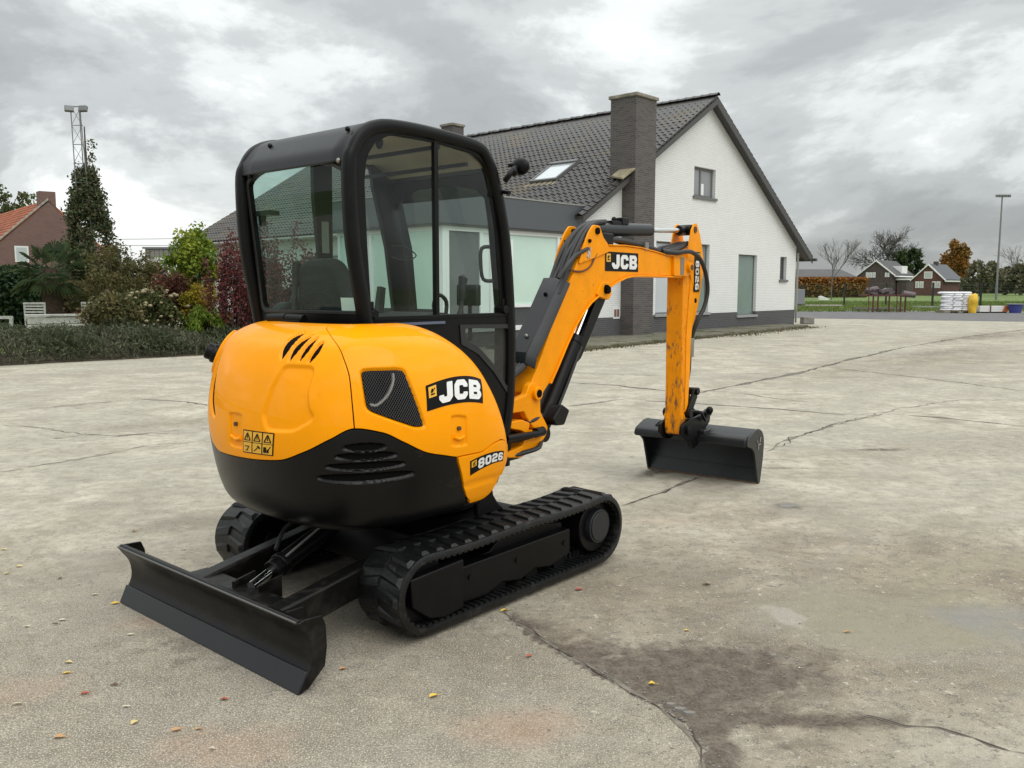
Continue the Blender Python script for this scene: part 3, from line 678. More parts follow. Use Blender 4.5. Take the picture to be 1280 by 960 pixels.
LW = round_corners([(.095, 1.385), (.462, 1.372), (.462, 1.06), (.44, 1.04), (.345, 1.162), (.22, 1.267), (.11, 1.32)], .025, 3)
MB().ring([(-.60, 1.445), (.50, 1.445), (.505, 1.18), (.49, .93), (.44, .72), (.36, .49), (-.58, .49)], LW, YR - .014, YR + .014).build('lower_side_panel', BLACK, cab, bevel=.004)
MB().ring([(.06, 1.405), (.48, 1.395), (.482, 1.03), (.44, 1.005), (.33, 1.13), (.20, 1.24), (.07, 1.30)], LW, YR - .020, YR - .015).build('window_rubber', HOSE, cab, bevel=.003)
pane('lower_window', LW, YR - .004, YR, 'y', glass_mat('dusty_lower_glass', (.20, .22, .215), .8, .10), cab)
MB().box(-.50, -.06, YR - .030, YR - .016, 1.415, 1.428).build('trim_strip', mat('grey_trim', (.10, .12, .18), .4), cab)
for (kx, kz) in ((-.53, 1.475), (.425, 1.478)):
    m = MB(); m.cyl((kx, YR + .012, kz), (kx, YR - .03, kz), .026, 6); m.box(kx - .01, kx + .01, YR - .01, YR + .01, kz, kz + .06); m.build('window_latch', BLACK, cab, bevel=.003)
# rear
XR = -.655
RW = [(.563, 2.145), (.50, 2.178), (.393, 2.204), (.201, 2.214), (.039, 2.203), (-.15, 2.175), (-.235, 2.142), (-.245, 1.95), (-.252, 1.51), (-.235, 1.488), (.52, 1.486), (.545, 1.51)]
RW = round_corners(RW, .025, 2)
RO = [(.64, 1.41), (.64, 2.14), (.60, 2.20), (.45, 2.232), (.20, 2.245), (-.10, 2.232), (-.25, 2.20), (-.30, 2.16), (-.30, 1.41)]
TR = Matrix.Translation((0, 0, 0)) @ Matrix(((1, 0, -.055, .105 + .012), (0, 1, 0, 0), (0, 0, 1, 0), (0, 0, 0, 1)))
def shear_rear(): return Matrix(((1, 0, -.09, .09 * 2.15 + .012), (0, 1, 0, 0), (0, 0, 1, 0), (0, 0, 0, 1)))
SR = shear_rear()
m = MB(SR); m.ring(RO, RW, -.655, -.630, 'x'); m.build('rear_frame', BLACK, cab, bevel=.004)
sheet(RW, -.644, 'x', SR).build('rear_window', CABGLASS, cab, smooth=0, recalc=False)
m = MB(SR); m.ring([(p[0] * 1.0 + (p[0] - .15) * .05, p[1] + (p[1] - 1.85) * .045) for p in RW], RW, -.661, -.656, 'x'); m.build('window_rubber', HOSE, cab, bevel=.002)
m = MB(SR); m.add([(-.6465, -.115, 1.49), (-.6465, -.235, 1.49), (-.6465, -.235, 1.553), (-.6465, -.115, 1.553)], [(0, 1, 2, 3)]); m.build('window_sticker', mat('pale_green_sticker', (.45, .62, .52), .5), cab, smooth=0, recalc=False)
# roof skin with rounded ends
RS = smooth_poly(inset([(-.676, 2.19), (-.656, 2.26), (-.59, 2.345), (-.50, 2.392), (-.38, 2.412), (-.13, 2.412), (.20, 2.388), (.31, 2.325), (.375, 2.215), (.41, 2.12)][::-1], .006), False, 4)
def rooffn(i, j):
    k = i * (len(RS) - 1); a = int(min(k, len(RS) - 2)); t = k - a; x = RS[a][0] * (1 - t) + RS[a + 1][0] * t; z = RS[a][1] * (1 - t) + RS[a + 1][1] * t
    return (x, YR + .01 + (YL - YR - .02) * j, z)
roof = MB().grid(rooffn, 54, 8).build('roof', GREYB, cab, smooth=60, solid=.012)
li = [p for p in RS if p[1] > 2.27]
def linefn(i, j):
    k = i * (len(li) - 1); a = int(min(k, len(li) - 2)); t = k - a; x = li[a][0] * (1 - t) + li[a + 1][0] * t; z = li[a][1] * (1 - t) + li[a + 1][1] * t
    return (x * .97, YR + .035 + (YL - YR - .07) * j, z - .035 - .012 * math.sin(8 * x))
lin = MB().grid(linefn, 30, 6).build('roof_liner', LINER, cab, smooth=60)
MB().box(-.05, -.03, YR + .03, YL - .03, 2.315, 2.335).build('liner_rib', BLACK, cab)
MB().box(.16, .18, YR + .03, YL - .03, 2.25, 2.27).build('liner_rib', BLACK, cab)
for q in ((-.66, .52, 2.18), (-.60, .42, 2.335), (-.60, -.22, 2.345), (-.667, -.235, 2.19)):
    MB().ball(q, .013, 8).build('roof_bolt', BLACK if q[1] > 0 or q[2] > 2.3 else STEEL, cab)
MB().ball((-.42, YR + .05, 2.30), (.02, .02, .03), 8).build('coat_hook', BLACK, cab)
# left side posts and door
m = MB()
m.add([(.19, YL - .02, 2.34), (.40, YL - .02, 2.20), (.50, YL - .02, 1.85), (.545, YL - .02, 1.40), (.50, YL - .02, .60), (.40, YL - .02, .60), (.37, YL - .02, 1.40), (.31, YL - .02, 1.85), (.215, YL - .02, 2.2)],
      [(0, 1, 8), (1, 2, 7, 8), (2, 3, 6, 7), (3, 4, 5, 6)])
o = m.build('front_post', BLACK, cab, recalc=False); o.modifiers.new('s', 'SOLIDIFY').thickness = .05
MB().prism([(-.205, 2.36), (-.075, 2.36), (-.085, 1.70), (-.065, 1.40), (-.065, .60), (-.175, .60), (-.175, 1.75), (-.205, 2.1)], YL - .03, YL + .01).build('door_post', BLACK, cab, bevel=.006)
MB().prism([(-.165, 1.98), (-.115, 1.98), (-.115, 1.80), (-.165, 1.80)], YL - .034, YL - .032).build('post_label', mat('grey_label', (.32, .32, .28), .5), cab, smooth=0)
MB().prism([(-.60, 1.42), (.52, 1.42), (.45, .60), (-.58, .60)], YL - .015, YL + .015).build('door_panel', BLACK, cab, bevel=.005)
pane('door_window', [(-.075, 1.42), (.40, 1.42), (.33, 1.9), (.21, 2.28), (-.08, 2.35)], YL - .002, YL + .002, 'y', SIDEGLASS, cab)
pane('rear_quarter_window', [(-.60, 1.42), (-.17, 1.42), (-.19, 2.34), (-.48, 2.34), (-.60, 2.24), (-.65, 2.1)], YL - .002, YL + .002, 'y', SIDEGLASS, cab)
# front: top beam arch, windscreen
FT = Matrix(((1, 0, -.22, .22 * 2.2), (0, 1, 0, 0), (0, 0, 1, 0), (0, 0, 0, 1)))
arch = [(YL, 2.235)] + [(YR + (YL - YR) * (1 - t), 2.235) for t in (.5, 1)] + [(YR, 2.02), (YR + .05, 2.06), (YR + .14, 2.145), (YR + .28, 2.18), (YL - .28, 2.185), (YL - .14, 2.15), (YL - .05, 2.06), (YL, 2.0)]
MB(FT).prism(arch, .345, .375, 'x').build('windscreen_arch', BLACK, cab, bevel=.006)
sheet([(YL - .04, 1.15), (YL - .04, 2.10), (YL - .2, 2.20), (YR + .2, 2.2), (YR + .04, 2.1), (YR + .04, 1.15)], .36, 'x', FT).build('windscreen', SIDEGLASS, cab, smooth=0, recalc=False)
MB().prism([(.44, 2.02), (.50, 1.60), (.50, .6), (.40, .6), (.415, 1.45), (.36, 1.95), (.33, 2.1)], YR, YR + .055).build('front_post', BLACK, cab, bevel=.006)
MB().box(.40, .47, YR, YL, .6, 1.12).build('front_panel', BLACK, cab, bevel=.006)
MB().box(-.60, .44, YR, YL, .56, .62).build('floor', BLACK, cab)
# interior
m = MB(); m.box(-.50, .14, -.02, .56, .62, 1.03); m.build('seat_box', BLACK, cab, bevel=.02)
sr = Matrix.Translation((-.24, .34, 1.05))
seat = MB().box(-.02, .46, -.23, .23, .0, .12, M=sr).build('seat', SEATM, cab, bevel=.04, seg=3)
MB().prism(round_corners([(-.22, .10), (-.23, .45), (-.15, .68), (-.08, .715), (.10, .715), (.17, .68), (.24, .45), (.22, .10)], .05, 3), -.06, .05, 'x', M=sr @ Matrix.Rotation(R(-8), 4, 'Y')).build('backrest', SEATM, seat, bevel=.03, seg=3)
MB(sr).tube(smooth_poly([(.02, -.20, .62), (.06, -.05, .45), (.10, .12, .25), (.14, .22, .13)], False, 5), .02, prof=[(.002, -.022), (.002, .022), (-.002, .022), (-.002, -.022)]).build('seat_belt', HOSE, seat)
MB().box(.30, .34, -.20, -.04, 1.50, 1.62).build('monitor', HOSE, cab, bevel=.008)
MB().tube([(.33, -.12, 1.3), (.33, -.12, 1.52)], .012, 8).build('monitor_stalk', HOSE, cab)
for yy_ in (-.13, .555):
    con = MB().prism(round_corners([(-.52, 1.05), (-.54, 1.46), (-.46, 1.53), (-.15, 1.46), (.0, 1.33), (-.05, 1.05)] if yy_ > 0 else [(-.30, 1.05), (-.30, 1.36), (-.15, 1.42), (.14, 1.40), (.20, 1.33), (.16, 1.05)], .04, 3), yy_ - .05, yy_ + .05).build('arm_console', SEATM, cab, bevel=.015)
    jx = .215 if yy_ < 0 else -.40
    dz = .08 if yy_ > 0 else 0; m = MB(); m.tube([(jx - .02, yy_ - .03, 1.38 + dz), (jx - .01, yy_ - .03, 1.42 + dz), (jx, yy_ - .03, 1.48 + dz), (jx + .008, yy_ - .03, 1.54 + dz)], [.040, .030, .014, .014], 12); m.tube([(jx + .008, yy_ - .03, 1.53 + dz), (jx + .012, yy_ - .03, 1.57 + dz), (jx + .012, yy_ - .03, 1.62 + dz), (jx + .02, yy_ - .03, 1.655 + dz), (jx + .03, yy_ - .03, 1.66 + dz)], [.018, .024, .023, .028, .018], 12)
    m.build('joystick', HOSE, con)
m = MB(); m.tube(smooth_poly([(.22, .02, 1.40), (.18, .02, 1.50), (.22, .02, 1.56), (.28, .02, 1.52), (.27, .02, 1.42)], False, 4), .012, 8); m.build('travel_lever', HOSE, cab)
MB().prism(round_corners([(.02, 1.38), (.10, 1.44), (.28, 1.46), (.40, 1.44), (.42, 1.36)], .02, 2), .05, .5).build('dash', SEATM, cab, bevel=.01)
m = MB(); m.tube(smooth_poly([(.385, YR + .05, 1.83), (.335, YR + .075, 1.82), (.325, YR + .075, 1.74), (.345, YR + .075, 1.65), (.40, YR + .05, 1.64)], False, 4), .011, 8); m.build('grab_handle', HOSE, cab)
m = MB(); m.tube(smooth_poly([(.33, YL - .07, 1.86), (.40, YL - .12, 1.85), (.46, YL - .15, 1.80), (.40, YL - .12, 1.77), (.33, YL - .07, 1.79)], False, 4), .004, 6); m.build('wire_loop', HOSE, cab)
MB().prism([(.16, 1.40), (.21, 1.40), (.235, 1.60), (.20, 1.61)], YL - .12, YL - .08).build('wiper_motor', HOSE, cab)
m = MB(SR); m.box(-.64, -.58, .42, .57, 1.98, 2.005); m.box(-.62, -.60, .52, .56, 1.93, 2.0); m.build('blind_bracket', HOSE, cab)
# work light / mirror on the front corner
wl = MB().tube(smooth_poly([(.395, -.33, 2.185), (.40, -.355, 2.215), (.42, -.36, 2.24), (.46, -.36, 2.262)], False, 4), .016, 8).build('mirror_arm', BLACK, cab)
m = MB(); m.ball((.485, -.365, 2.270), (.034, .062, .050), 20); m.tube([(.46, -.30, 2.28), (.50, -.40, 2.285), (.505, -.41, 2.255)], .012, 8); m.ball((.435, -.36, 2.238), .027, 10); m.build('mirror', BLACK, wl)
MB().cyl((.40, -.31, 2.13), (.40, -.36, 2.12), .012, 8).build('mirror_clamp', BLACK, wl)

# ---- boom in the swing frame
YB = R(4)
BM = Matrix.Translation((.8, -.18, 0)) @ Matrix.Rotation(YB, 4, 'Z') @ Matrix.Translation((-.8, 0, 0))
KP = [(.43, .945), (.62, .975), (.648, 1.027), (.69, 1.045), (.735, 1.025), (.775, .975), (.765, .928), (.767, .854), (.817, .791), (.846, .754), (.832, .706), (.719, .640), (.557, .605), (.41, .625)]
king = MB(BM)
king.prism(round_corners([(.44, .88), (.44, .945), (.62, .975), (.648, 1.027), (.69, 1.045), (.735, 1.025), (.775, .975), (.765, .928), (.767, .854), (.817, .791), (.846, .754), (.832, .706), (.79, .672), (.72, .74), (.62, .84), (.60, .875)], .012, 2), -.10, -.055)
king.prism(round_corners([(.44, .88), (.44, .945), (.62, .975), (.648, 1.027), (.69, 1.045), (.735, 1.025), (.775, .975), (.765, .928), (.767, .854), (.817, .791), (.846, .754), (.832, .706), (.79, .672), (.72, .74), (.62, .84), (.60, .875)], .012, 2), .055, .10)
king.prism(round_corners([(.43, .625), (.557, .605), (.719, .640), (.80, .69), (.72, .76), (.60, .74), (.585, .677), (.43, .655)], .012, 2), -.105, .105)
king.prism(round_corners([(.43, .80), (.43, .83), (.58, .83), (.66, .80), (.64, .73), (.57, .765)], .01, 2), -.10, .10)
king.prism([(.58, .66), (.74, .66), (.82, .72), (.78, .86), (.70, .95), (.64, .90), (.66, .80)], -.055, .055)
kp = king.build('king_post', ORANGE_W, exc, bevel=.006)
m = MB(BM); m.cyl((.50, 0, .56), (.50, 0, .98), .055, 20); m.box(.36, .56, -.09, .09, .60, .66); m.box(.36, .50, -.08, .08, .84, .90); m.build('swing_bracket', BLACK, exc)
MB(BM).cyl((.715, -.125, .974), (.715, .125, .974), .042, 20).build('pivot_boss', ORANGE_W, kp, bevel=.004)
MB(BM).cyl((.715, -.130, .974), (.715, .130, .974), .024, 16).build('pivot_pin', DARKIN, kp)
m = MB(BM); m.cyl((.40, -.12, .745), (.72, -.135, .735), .020, 12); m.cyl((.68, -.12, .74), (.76, -.12, .74), .03, 12); m.build('swing_cylinder', BLACK, exc)
m = MB(BM)
for k, (y_, z_) in enumerate(((-.05, .70), (-.02, .78), (.02, .72), (-.07, .62))): m.tube(smooth_poly([(.36, y_, z_), (.55, y_ - .03, z_ + .01), (.68, y_ - .07, z_ + .03), (.80, -.08, z_ + .05)], False, 5), .015, 8)
m.build('swing_hoses', HOSE, exc)

boomP = [(1.190, 1.775), (1.26, 1.842), (1.40, 1.862), (1.557, 1.880), (1.78, 1.886), (2.0, 1.880), (2.25, 1.858), (2.453, 1.834), (2.60, 1.836), (2.66, 1.835), (2.66, 1.690), (2.40, 1.690), (2.049, 1.690), (1.93, 1.690), (1.80, 1.672), (1.68, 1.632), (1.56, 1.572), (1.44, 1.497), (1.32, 1.405), (1.20, 1.29), (1.09, 1.17), (.98, 1.045), (.879, .975), (.771, .93), (.70, .925), (.665, .965), (.672, 1.03), (.735, 1.10), (.80, 1.20), (.89, 1.345), (1.0, 1.50), (1.10, 1.64)]
boomP2 = [(x, z) for x, z in boomP]
# photo profile is slimmer near the foot
boomP2 = [(1.20, 1.78), (1.26, 1.842), (1.40, 1.862), (1.557, 1.880), (1.78, 1.886), (2.0, 1.880), (2.25, 1.858), (2.453, 1.834), (2.66, 1.836), (2.66, 1.690), (2.40, 1.690), (2.049, 1.692), (1.90, 1.688), (1.798, 1.676), (1.68, 1.645), (1.56, 1.603), (1.45, 1.558), (1.344, 1.51), (1.25, 1.445), (1.170, 1.375), (1.07, 1.26), (.97, 1.13), (.88, 1.02), (.79, .945), (.735, .925), (.68, .935), (.665, .98), (.69, 1.04), (.76, 1.13), (.83, 1.24), (.92, 1.385), (1.02, 1.53), (1.11, 1.65)]
boom = MB(BM).prism(boomP2, -.085, .085).build('boom', ORANGE_W, exc, bevel=.005)
lower = [(2.66, 1.690), (2.40, 1.690), (2.049, 1.692), (1.90, 1.688), (1.798, 1.676), (1.68, 1.645), (1.56, 1.603), (1.45, 1.558), (1.344, 1.51), (1.25, 1.445), (1.170, 1.375), (1.07, 1.26), (.97, 1.13), (.88, 1.02)]
m = MB(BM)
off = inset(lower, .012); m.prism(lower + off[::-1], -.098, .098); m.build('boom_flange', ORANGE_W, boom, bevel=.003)
upper_ = [(1.56, 1.880), (1.78, 1.886), (2.0, 1.880), (2.25, 1.858), (2.453, 1.834), (2.60, 1.836)]
m = MB(BM); m.prism(upper_ + inset(upper_, .008)[::-1], -.094, .094); m.build('boom_flange', ORANGE_W, boom, bevel=.003)
tip = round_corners([(2.50, 1.838), (2.60, 1.846), (2.70, 1.842), (2.78, 1.80), (2.805, 1.752), (2.79, 1.71), (2.74, 1.690), (2.50, 1.690)], .015, 2)
MB(BM).prism(tip, -.108, -.085).prism(tip, .085, .108).build('boom_tip_plate', ORANGE_W, boom, bevel=.004)
MB(BM).prism([(2.60, 1.70), (2.66, 1.70), (2.66, 1.83), (2.60, 1.83)], -.111, -.108).build('tip_weld', STEEL, boom)
MB(BM).cyl((2.745, -.135, 1.758), (2.745, .135, 1.758), .038, 20).build('tip_pin_boss', ORANGE_W, boom, bevel=.004)
MB(BM).cyl((2.745, -.140, 1.758), (2.745, .140, 1.758), .022, 14).build('tip_pin', RUSTE, boom)
lugP = round_corners([(1.185, 1.75), (1.235, 1.86), (1.300, 1.956), (1.353, 2.005), (1.43, 2.005), (1.482, 1.93), (1.54, 1.89), (1.56, 1.84), (1.4, 1.80)], .015, 2)
for (a, b) in ((-.099, -.086), (.086, .099)): MB(BM).prism(lugP, a, b).build('cylinder_lug', ORANGE_W, boom, bevel=.003)
for px_, pz_ in ((1.395, 1.968), (1.30, 1.90), (1.517, 1.60)): MB(BM).cyl((px_, -.112, pz_), (px_, .112, pz_), .022 if px_ != 1.30 else .012, 16).build('lug_pin', DARKIN, boom)
MB(BM).prism(round_corners([(1.47, 1.64), (1.58, 1.64), (1.60, 1.56), (1.56, 1.52), (1.45, 1.54), (1.40, 1.56)], .012, 2), -.0975, .0975).build('cylinder_bracket', ORANGE_W, boom, bevel=.004)
MB(BM).cyl((1.517, -.125, 1.588), (1.517, .125, 1.588), .027, 6).build('bracket_nut', DARKIN, boom)
def boomface(x0, x1, z0, z1, y=-.085):
    return lambda u, v, e: BM @ Vector((x0 + (x1 - x0) * u, y - e, z0 + (z1 - z0) * v))
decal('JCB', boomface(1.523, 1.977, 1.712, 1.842), [DEC_K, DEC_W, DEC_Y], boom, 'maker_sticker', 3, x0=.19, lh=.74)
MB(BM).prism([(1.285, 1.86), (1.325, 1.86), (1.315, 1.79), (1.275, 1.79)], -.1015, -.0995).build('worn_label', mat('worn_label', (.6, .55, .5), .6, dirt=(.2, .1, .05), dscale=40, dlo=.45, dhi=.6), boom, smooth=0)
MB(BM).tube(smooth_poly([(1.50, -.09, 1.86), (1.40, -.094, 1.82), (1.33, -.094, 1.74), (1.22, -.094, 1.705), (1.10, -.09, 1.71)], False, 5), .006, 6).build('thin_hose', mat('brown_hose', (.10, .03, .01), .5), boom)
# hose guard over the foot of the boom
gl_ = [(.555, 1.165), (.575, 1.275), (.63, 1.37), (.80, 1.56), (.895, 1.695)]
sectA = [(p[0], p[1]) for p in gl_]
m = MB(BM)
topL = [(.535, 1.20), (.545, 1.285), (.615, 1.37), (.80, 1.60), (.90, 1.70)]
outr = [(.60, 1.14), (.625, 1.262), (.685, 1.345), (.88, 1.58), (1.0, 1.70)]
inn = [(.70, 1.135), (.72, 1.18), (.80, 1.27), (.98, 1.50), (1.08, 1.66)]
I_ = [(.705, 1.115), (.725, 1.180), (.80, 1.265), (.90, 1.385), (1.0, 1.515), (1.085, 1.625)]
v = []
for (x, z) in I_: v += [(x - .045, .075, z + .040), (x - .042, -.055, z + .040), (x - .004, -.104, z + .004), (x - .01, .09, z + .0)]
f = []
for i in range(5):
    q = 4 * i
    f += [(q, q + 1, q + 5, q + 4), (q + 1, q + 2, q + 6, q + 5), (q + 3, q, q + 4, q + 7)]
m.add(v, f); o = m.build('hose_guard', GREYB, boom, recalc=True, smooth=20); o.modifiers.new('s', 'SOLIDIFY').thickness = .012
bvm = o.modifiers.new('b', 'BEVEL'); bvm.width = .004; bvm.segments = 2
for (x, z) in ((.80, 1.265), (1.0, 1.515)): MB(BM).ball((x - .045, .0, z + .047), .013, 8).build('guard_bolt', STEEL if z < 1.5 else DARKIN, boom)
for k, y_ in enumerate((-.05, -.02, .015, .045)):
    MB(BM).tube(smooth_poly([(.42, y_, .98 + .01 * k), (.50, y_, 1.06), (.59, y_ * .8, 1.10), (.66, y_ * .8, 1.13), (.74, y_ * .7, 1.19)], False, 5), .021, 8).build('hydraulic_hose', HOSE, boom)
for k, y_ in enumerate((-.068, -.045, -.02, .008, .035)):
    MB(BM).tube(smooth_poly([(1.0, y_, 1.56), (1.07, y_, 1.655 + .01 * (k % 2)), (1.15, y_, 1.77 + .012 * (k % 3)), (1.24, y_, 1.885 + .012 * (k % 2)), (1.34, y_ * .8, 1.965 + .01 * (k % 2)), (1.46, y_ * .6, 2.022), (1.62, y_ * .4, 2.045)], False, 5), .016, 8).build('hydraulic_hose', HOSE, boom)
m = MB(BM); m.tube(smooth_poly([(.98, -.08, 1.66), (1.05, -.10, 1.74), (1.15, -.09, 1.80), (1.25, -.10, 1.84), (1.33, -.08, 1.86)], False, 5), .013, 8); m.build('hydraulic_hose', HOSE, boom)
# boom cylinder
bcy = MB(BM).cyl((.87, 0, .693), (1.295, 0, 1.268), .062, 24).cyl((1.27, 0, 1.234), (1.30, 0, 1.275), .067, 24).cyl((.87, -.07, .70), (.87, .07, .70), .05, 16).build('boom_cylinder', BLACK, exc, bevel=.004)
MB(BM).cyl((1.29, 0, 1.262), (1.54, 0, 1.598), .025, 18).build('cylinder_rod', CHROME, bcy)
MB(BM).tube([(.99, -.07, .84), (1.1, -.07, .985), (1.28, -.06, 1.22)], .010, 8).build('hydraulic_pipe', HOSE, bcy)
gq = [(1.60, 1.555), (1.275, 1.15), (1.235, 1.125), (1.215, 1.14)]
m = MB(BM); m.prism([(1.46, 1.535)] + gq + [(1.30, 1.28)], -.066, -.056); m.prism(gq + [(p[0] - .008, p[1] + .006) for p in gq[::-1]], -.056, .066); m.prism([(1.46, 1.535)] + gq + [(1.30, 1.28)], .066, .076); m.build('rod_guard', BLACK, bcy, bevel=.004)
wlt = MB(BM).prism(round_corners([(.845, .80), (.90, .848), (.945, .885), (1.03, .84), (.97, .752), (.875, .760)], .012, 2), -.14, -.05).build('work_light', BLACK, bcy, bevel=.008)
# dipper cylinder
dcy = MB(BM).cyl((1.50, 0, 1.986), (2.294, 0, 2.024), .047, 24).cyl((1.40, 0, 1.975), (1.52, 0, 1.986), .036, 20).build('dipper_cylinder', GREYB, exc, bevel=.006)
MB(BM).cyl((2.28, 0, 2.023), (2.86, 0, 2.052), .019, 16).build('cylinder_rod', CHROME, dcy)
MB(BM).cyl((2.78, 0, 2.048), (2.90, 0, 2.054), .036, 16).cyl((2.89, -.06, 2.055), (2.89, .06, 2.055), .042, 16).build('rod_eye', BLACK, dcy, bevel=.004)
m = MB(BM); m.box(1.70, 1.92, -.035, .035, 2.03, 2.058); m.box(1.83, 1.92, -.04, .04, 2.04, 2.085); m.ball((1.78, 0, 2.07), .02, 8); m.build('port_block', BLACK, dcy, bevel=.004)
MB(BM).box(1.50, 1.64, -.085, .05, 1.885, 1.965).build('valve_block', BLACK, boom, bevel=.01)
for k, (y_, r_) in enumerate(((-.06, .020), (-.02, .018), (.03, .018))):
    MB(BM).tube(smooth_poly([(1.60, y_, 1.925), (1.75, y_, 1.925 + .008 * k), (2.0, y_, 1.91), (2.2, y_, 1.89), (2.40, y_, 1.862), (2.52, y_, 1.875 + .012 * k), (2.66, y_ * .8, 1.90 + .01 * k), (2.86, y_ * .6, 1.95)], False, 4), r_, 8).build('hydraulic_hose', HOSE, boom)
MB(BM).box(2.07, 2.12, -.092, .06, 1.868, 1.925).build('hose_clamp', STEEL, boom)
MB(BM).box(2.40, 2.44, -.092, .06, 1.835, 1.885).build('hose_clamp', STEEL, boom)
h1 = [(2.35, -.08, 1.870), (2.50, -.12, 1.862), (2.62, -.14, 1.875), (2.74, -.14, 1.872), (2.88, -.14, 1.825), (3.01, -.13, 1.715), (3.055, -.13, 1.58), (3.02, -.12, 1.45), (2.945, -.10, 1.34), (2.92, -.06, 1.20)]
MB(BM).tube(smooth_poly(h1, False, 5), .017, 10).build('hydraulic_hose', HOSE, boom)
# dipper
stP = [(2.735, 1.66), (2.742, 1.80), (2.765, 1.90), (2.99, 1.95), (3.040, 1.90), (3.070, 1.80), (3.072, 1.70), (3.05, 1.60), (3.01, 1.49), (2.96, 1.38), (2.90, 1.29), (2.885, 1.20), (2.875, .95), (2.855, .70), (2.84, .56), (2.82, .46), (2.79, .43), (2.755, .445), (2.742, .50), (2.742, .9), (2.735, 1.3)]
stick = MB(BM).prism(stP, -.070, .070).build('dipper', ORANGE_V, exc, bevel=.006)
upP = round_corners([(2.775, 1.80), (2.80, 1.93), (2.84, 2.05), (2.885, 2.105), (2.935, 2.105), (2.985, 2.04), (3.040, 1.927), (3.075, 1.80), (3.06, 1.66), (2.9, 1.6)], .015, 2)
for (a, b) in ((-.082, -.069), (.069, .082)): MB(BM).prism(upP, a, b).build('dipper_plate', ORANGE_W, stick, bevel=.003)
m = MB(BM); flr = [(2.735, 1.66), (2.735, 1.3), (2.742, .9), (2.742, .50)]
MB(BM).prism([(3.075, 1.80), (3.05, 1.61), (3.01, 1.49), (2.96, 1.38), (2.90, 1.29), (2.885, 1.20), (2.875, .95), (2.855, .70), (2.84, .56), (2.80, .56), (2.80, .95), (2.80, 1.25), (2.83, 1.5), (2.86, 1.7)], -.0775, -.0705).build('dipper_side_plate', ORANGE_W, stick, bevel=.002)
MB(BM).cyl((2.90, -.088, 2.056), (2.90, .088, 2.056), .026, 16).build('dipper_pin', RUSTE, stick)
MB(BM).cyl((2.945, -.080, 1.50), (2.945, .08, 1.50), .020, 14).build('dipper_bolt', DARKIN, stick)
decal('8026', lambda u, v, e: BM @ Vector((2.895 + .105 * v, -.0825 - e, 1.885 - .315 * u)), [DEC_K, DEC_W, DEC_Y], stick, 'model_sticker', 3, x0=.22, lh=.62)
MB(BM).prism([(2.74, .56), (2.845, .56), (2.845, .60), (2.74, .60)], -.076, .076).build('dipper_weld', ORANGE_V, stick)
m = MB(BM); m.cyl((3.00, 0, 1.50), (2.945, 0, 1.12), .036, 16); m.cyl((2.945, 0, 1.12), (2.96, 0, .78), .018, 12, 1); m.build('bucket_cylinder', [BLACK, CHROME], exc)
m = MB(BM); m.box(2.88, 2.93, -.085, -.04, 1.05, 1.20); m.build('hose_union', STEEL, stick, bevel=.006)
m = MB(BM); m.tube([(2.905, -.062, 1.06), (2.90, -.062, .95), (2.90, -.05, .86)], .012, 8); m.build('hydraulic_pipe', HOSE, stick)
# linkage and quick hitch
for sg in (-1, 1):
    MB(BM).prism(round_corners([(2.80, .60), (2.86, .58), (2.91, .62), (2.99, .72), (2.995, .785), (2.95, .80), (2.915, .76), (2.84, .66)], .012, 2), sg * .085 - .010, sg * .085 + .010).build('tipping_lever', BLACK, exc, bevel=.003)
MB(BM).tube([(2.96, 0, .77), (2.99, 0, .68), (3.06, 0, .60), (3.15, 0, .545)], [.040, .03, .03, .038], 10).build('tipping_link', BLACK, exc)
m = MB(BM)
for px_, pz_, r_, w_ in ((2.965, .77, .030, .115), (2.83, .60, .034, .12), (2.79, .475, .036, .13), (3.15, .55, .034, .12)): m.cyl((px_, -w_, pz_), (px_, w_, pz_), r_, 16)
m.build('link_pins', BLACK, exc, bevel=.003)
hp = round_corners([(2.70, .52), (2.69, .45), (2.74, .40), (2.86, .375), (3.10, .42), (3.22, .49), (3.235, .56), (3.18, .605), (3.08, .57), (2.96, .56), (2.84, .56)], .015, 2)
qh = MB(BM).prism(hp, -.105, -.080).prism(hp, .080, .105).prism([(2.78, .42), (3.15, .46), (3.15, .49), (2.78, .46)], -.08, .08).build('quick_hitch', BLACK, exc, bevel=.004)
MB(BM).prism(round_corners([(2.86, .42), (2.95, .42), (2.97, .33), (2.93, .295), (2.89, .33)], .01, 2), -.10, -.06).prism(round_corners([(2.96, .44), (3.03, .44), (3.035, .33), (2.99, .30)], .01, 2), -.09, -.03).build('hitch_hook', BLACK, qh, bevel=.003)
m = MB(BM)
for q in ((3.13, -.14, .60), (3.20, -.10, .57), (3.05, .05, .60)): m.ball(q, .032, 8)
m.tube(smooth_poly([(2.84, -.1, .62), (2.96, -.14, .60), (3.08, -.13, .52), (3.15, -.12, .60)], False, 4), .012, 6); m.build('hitch_fittings', BLACK, qh)
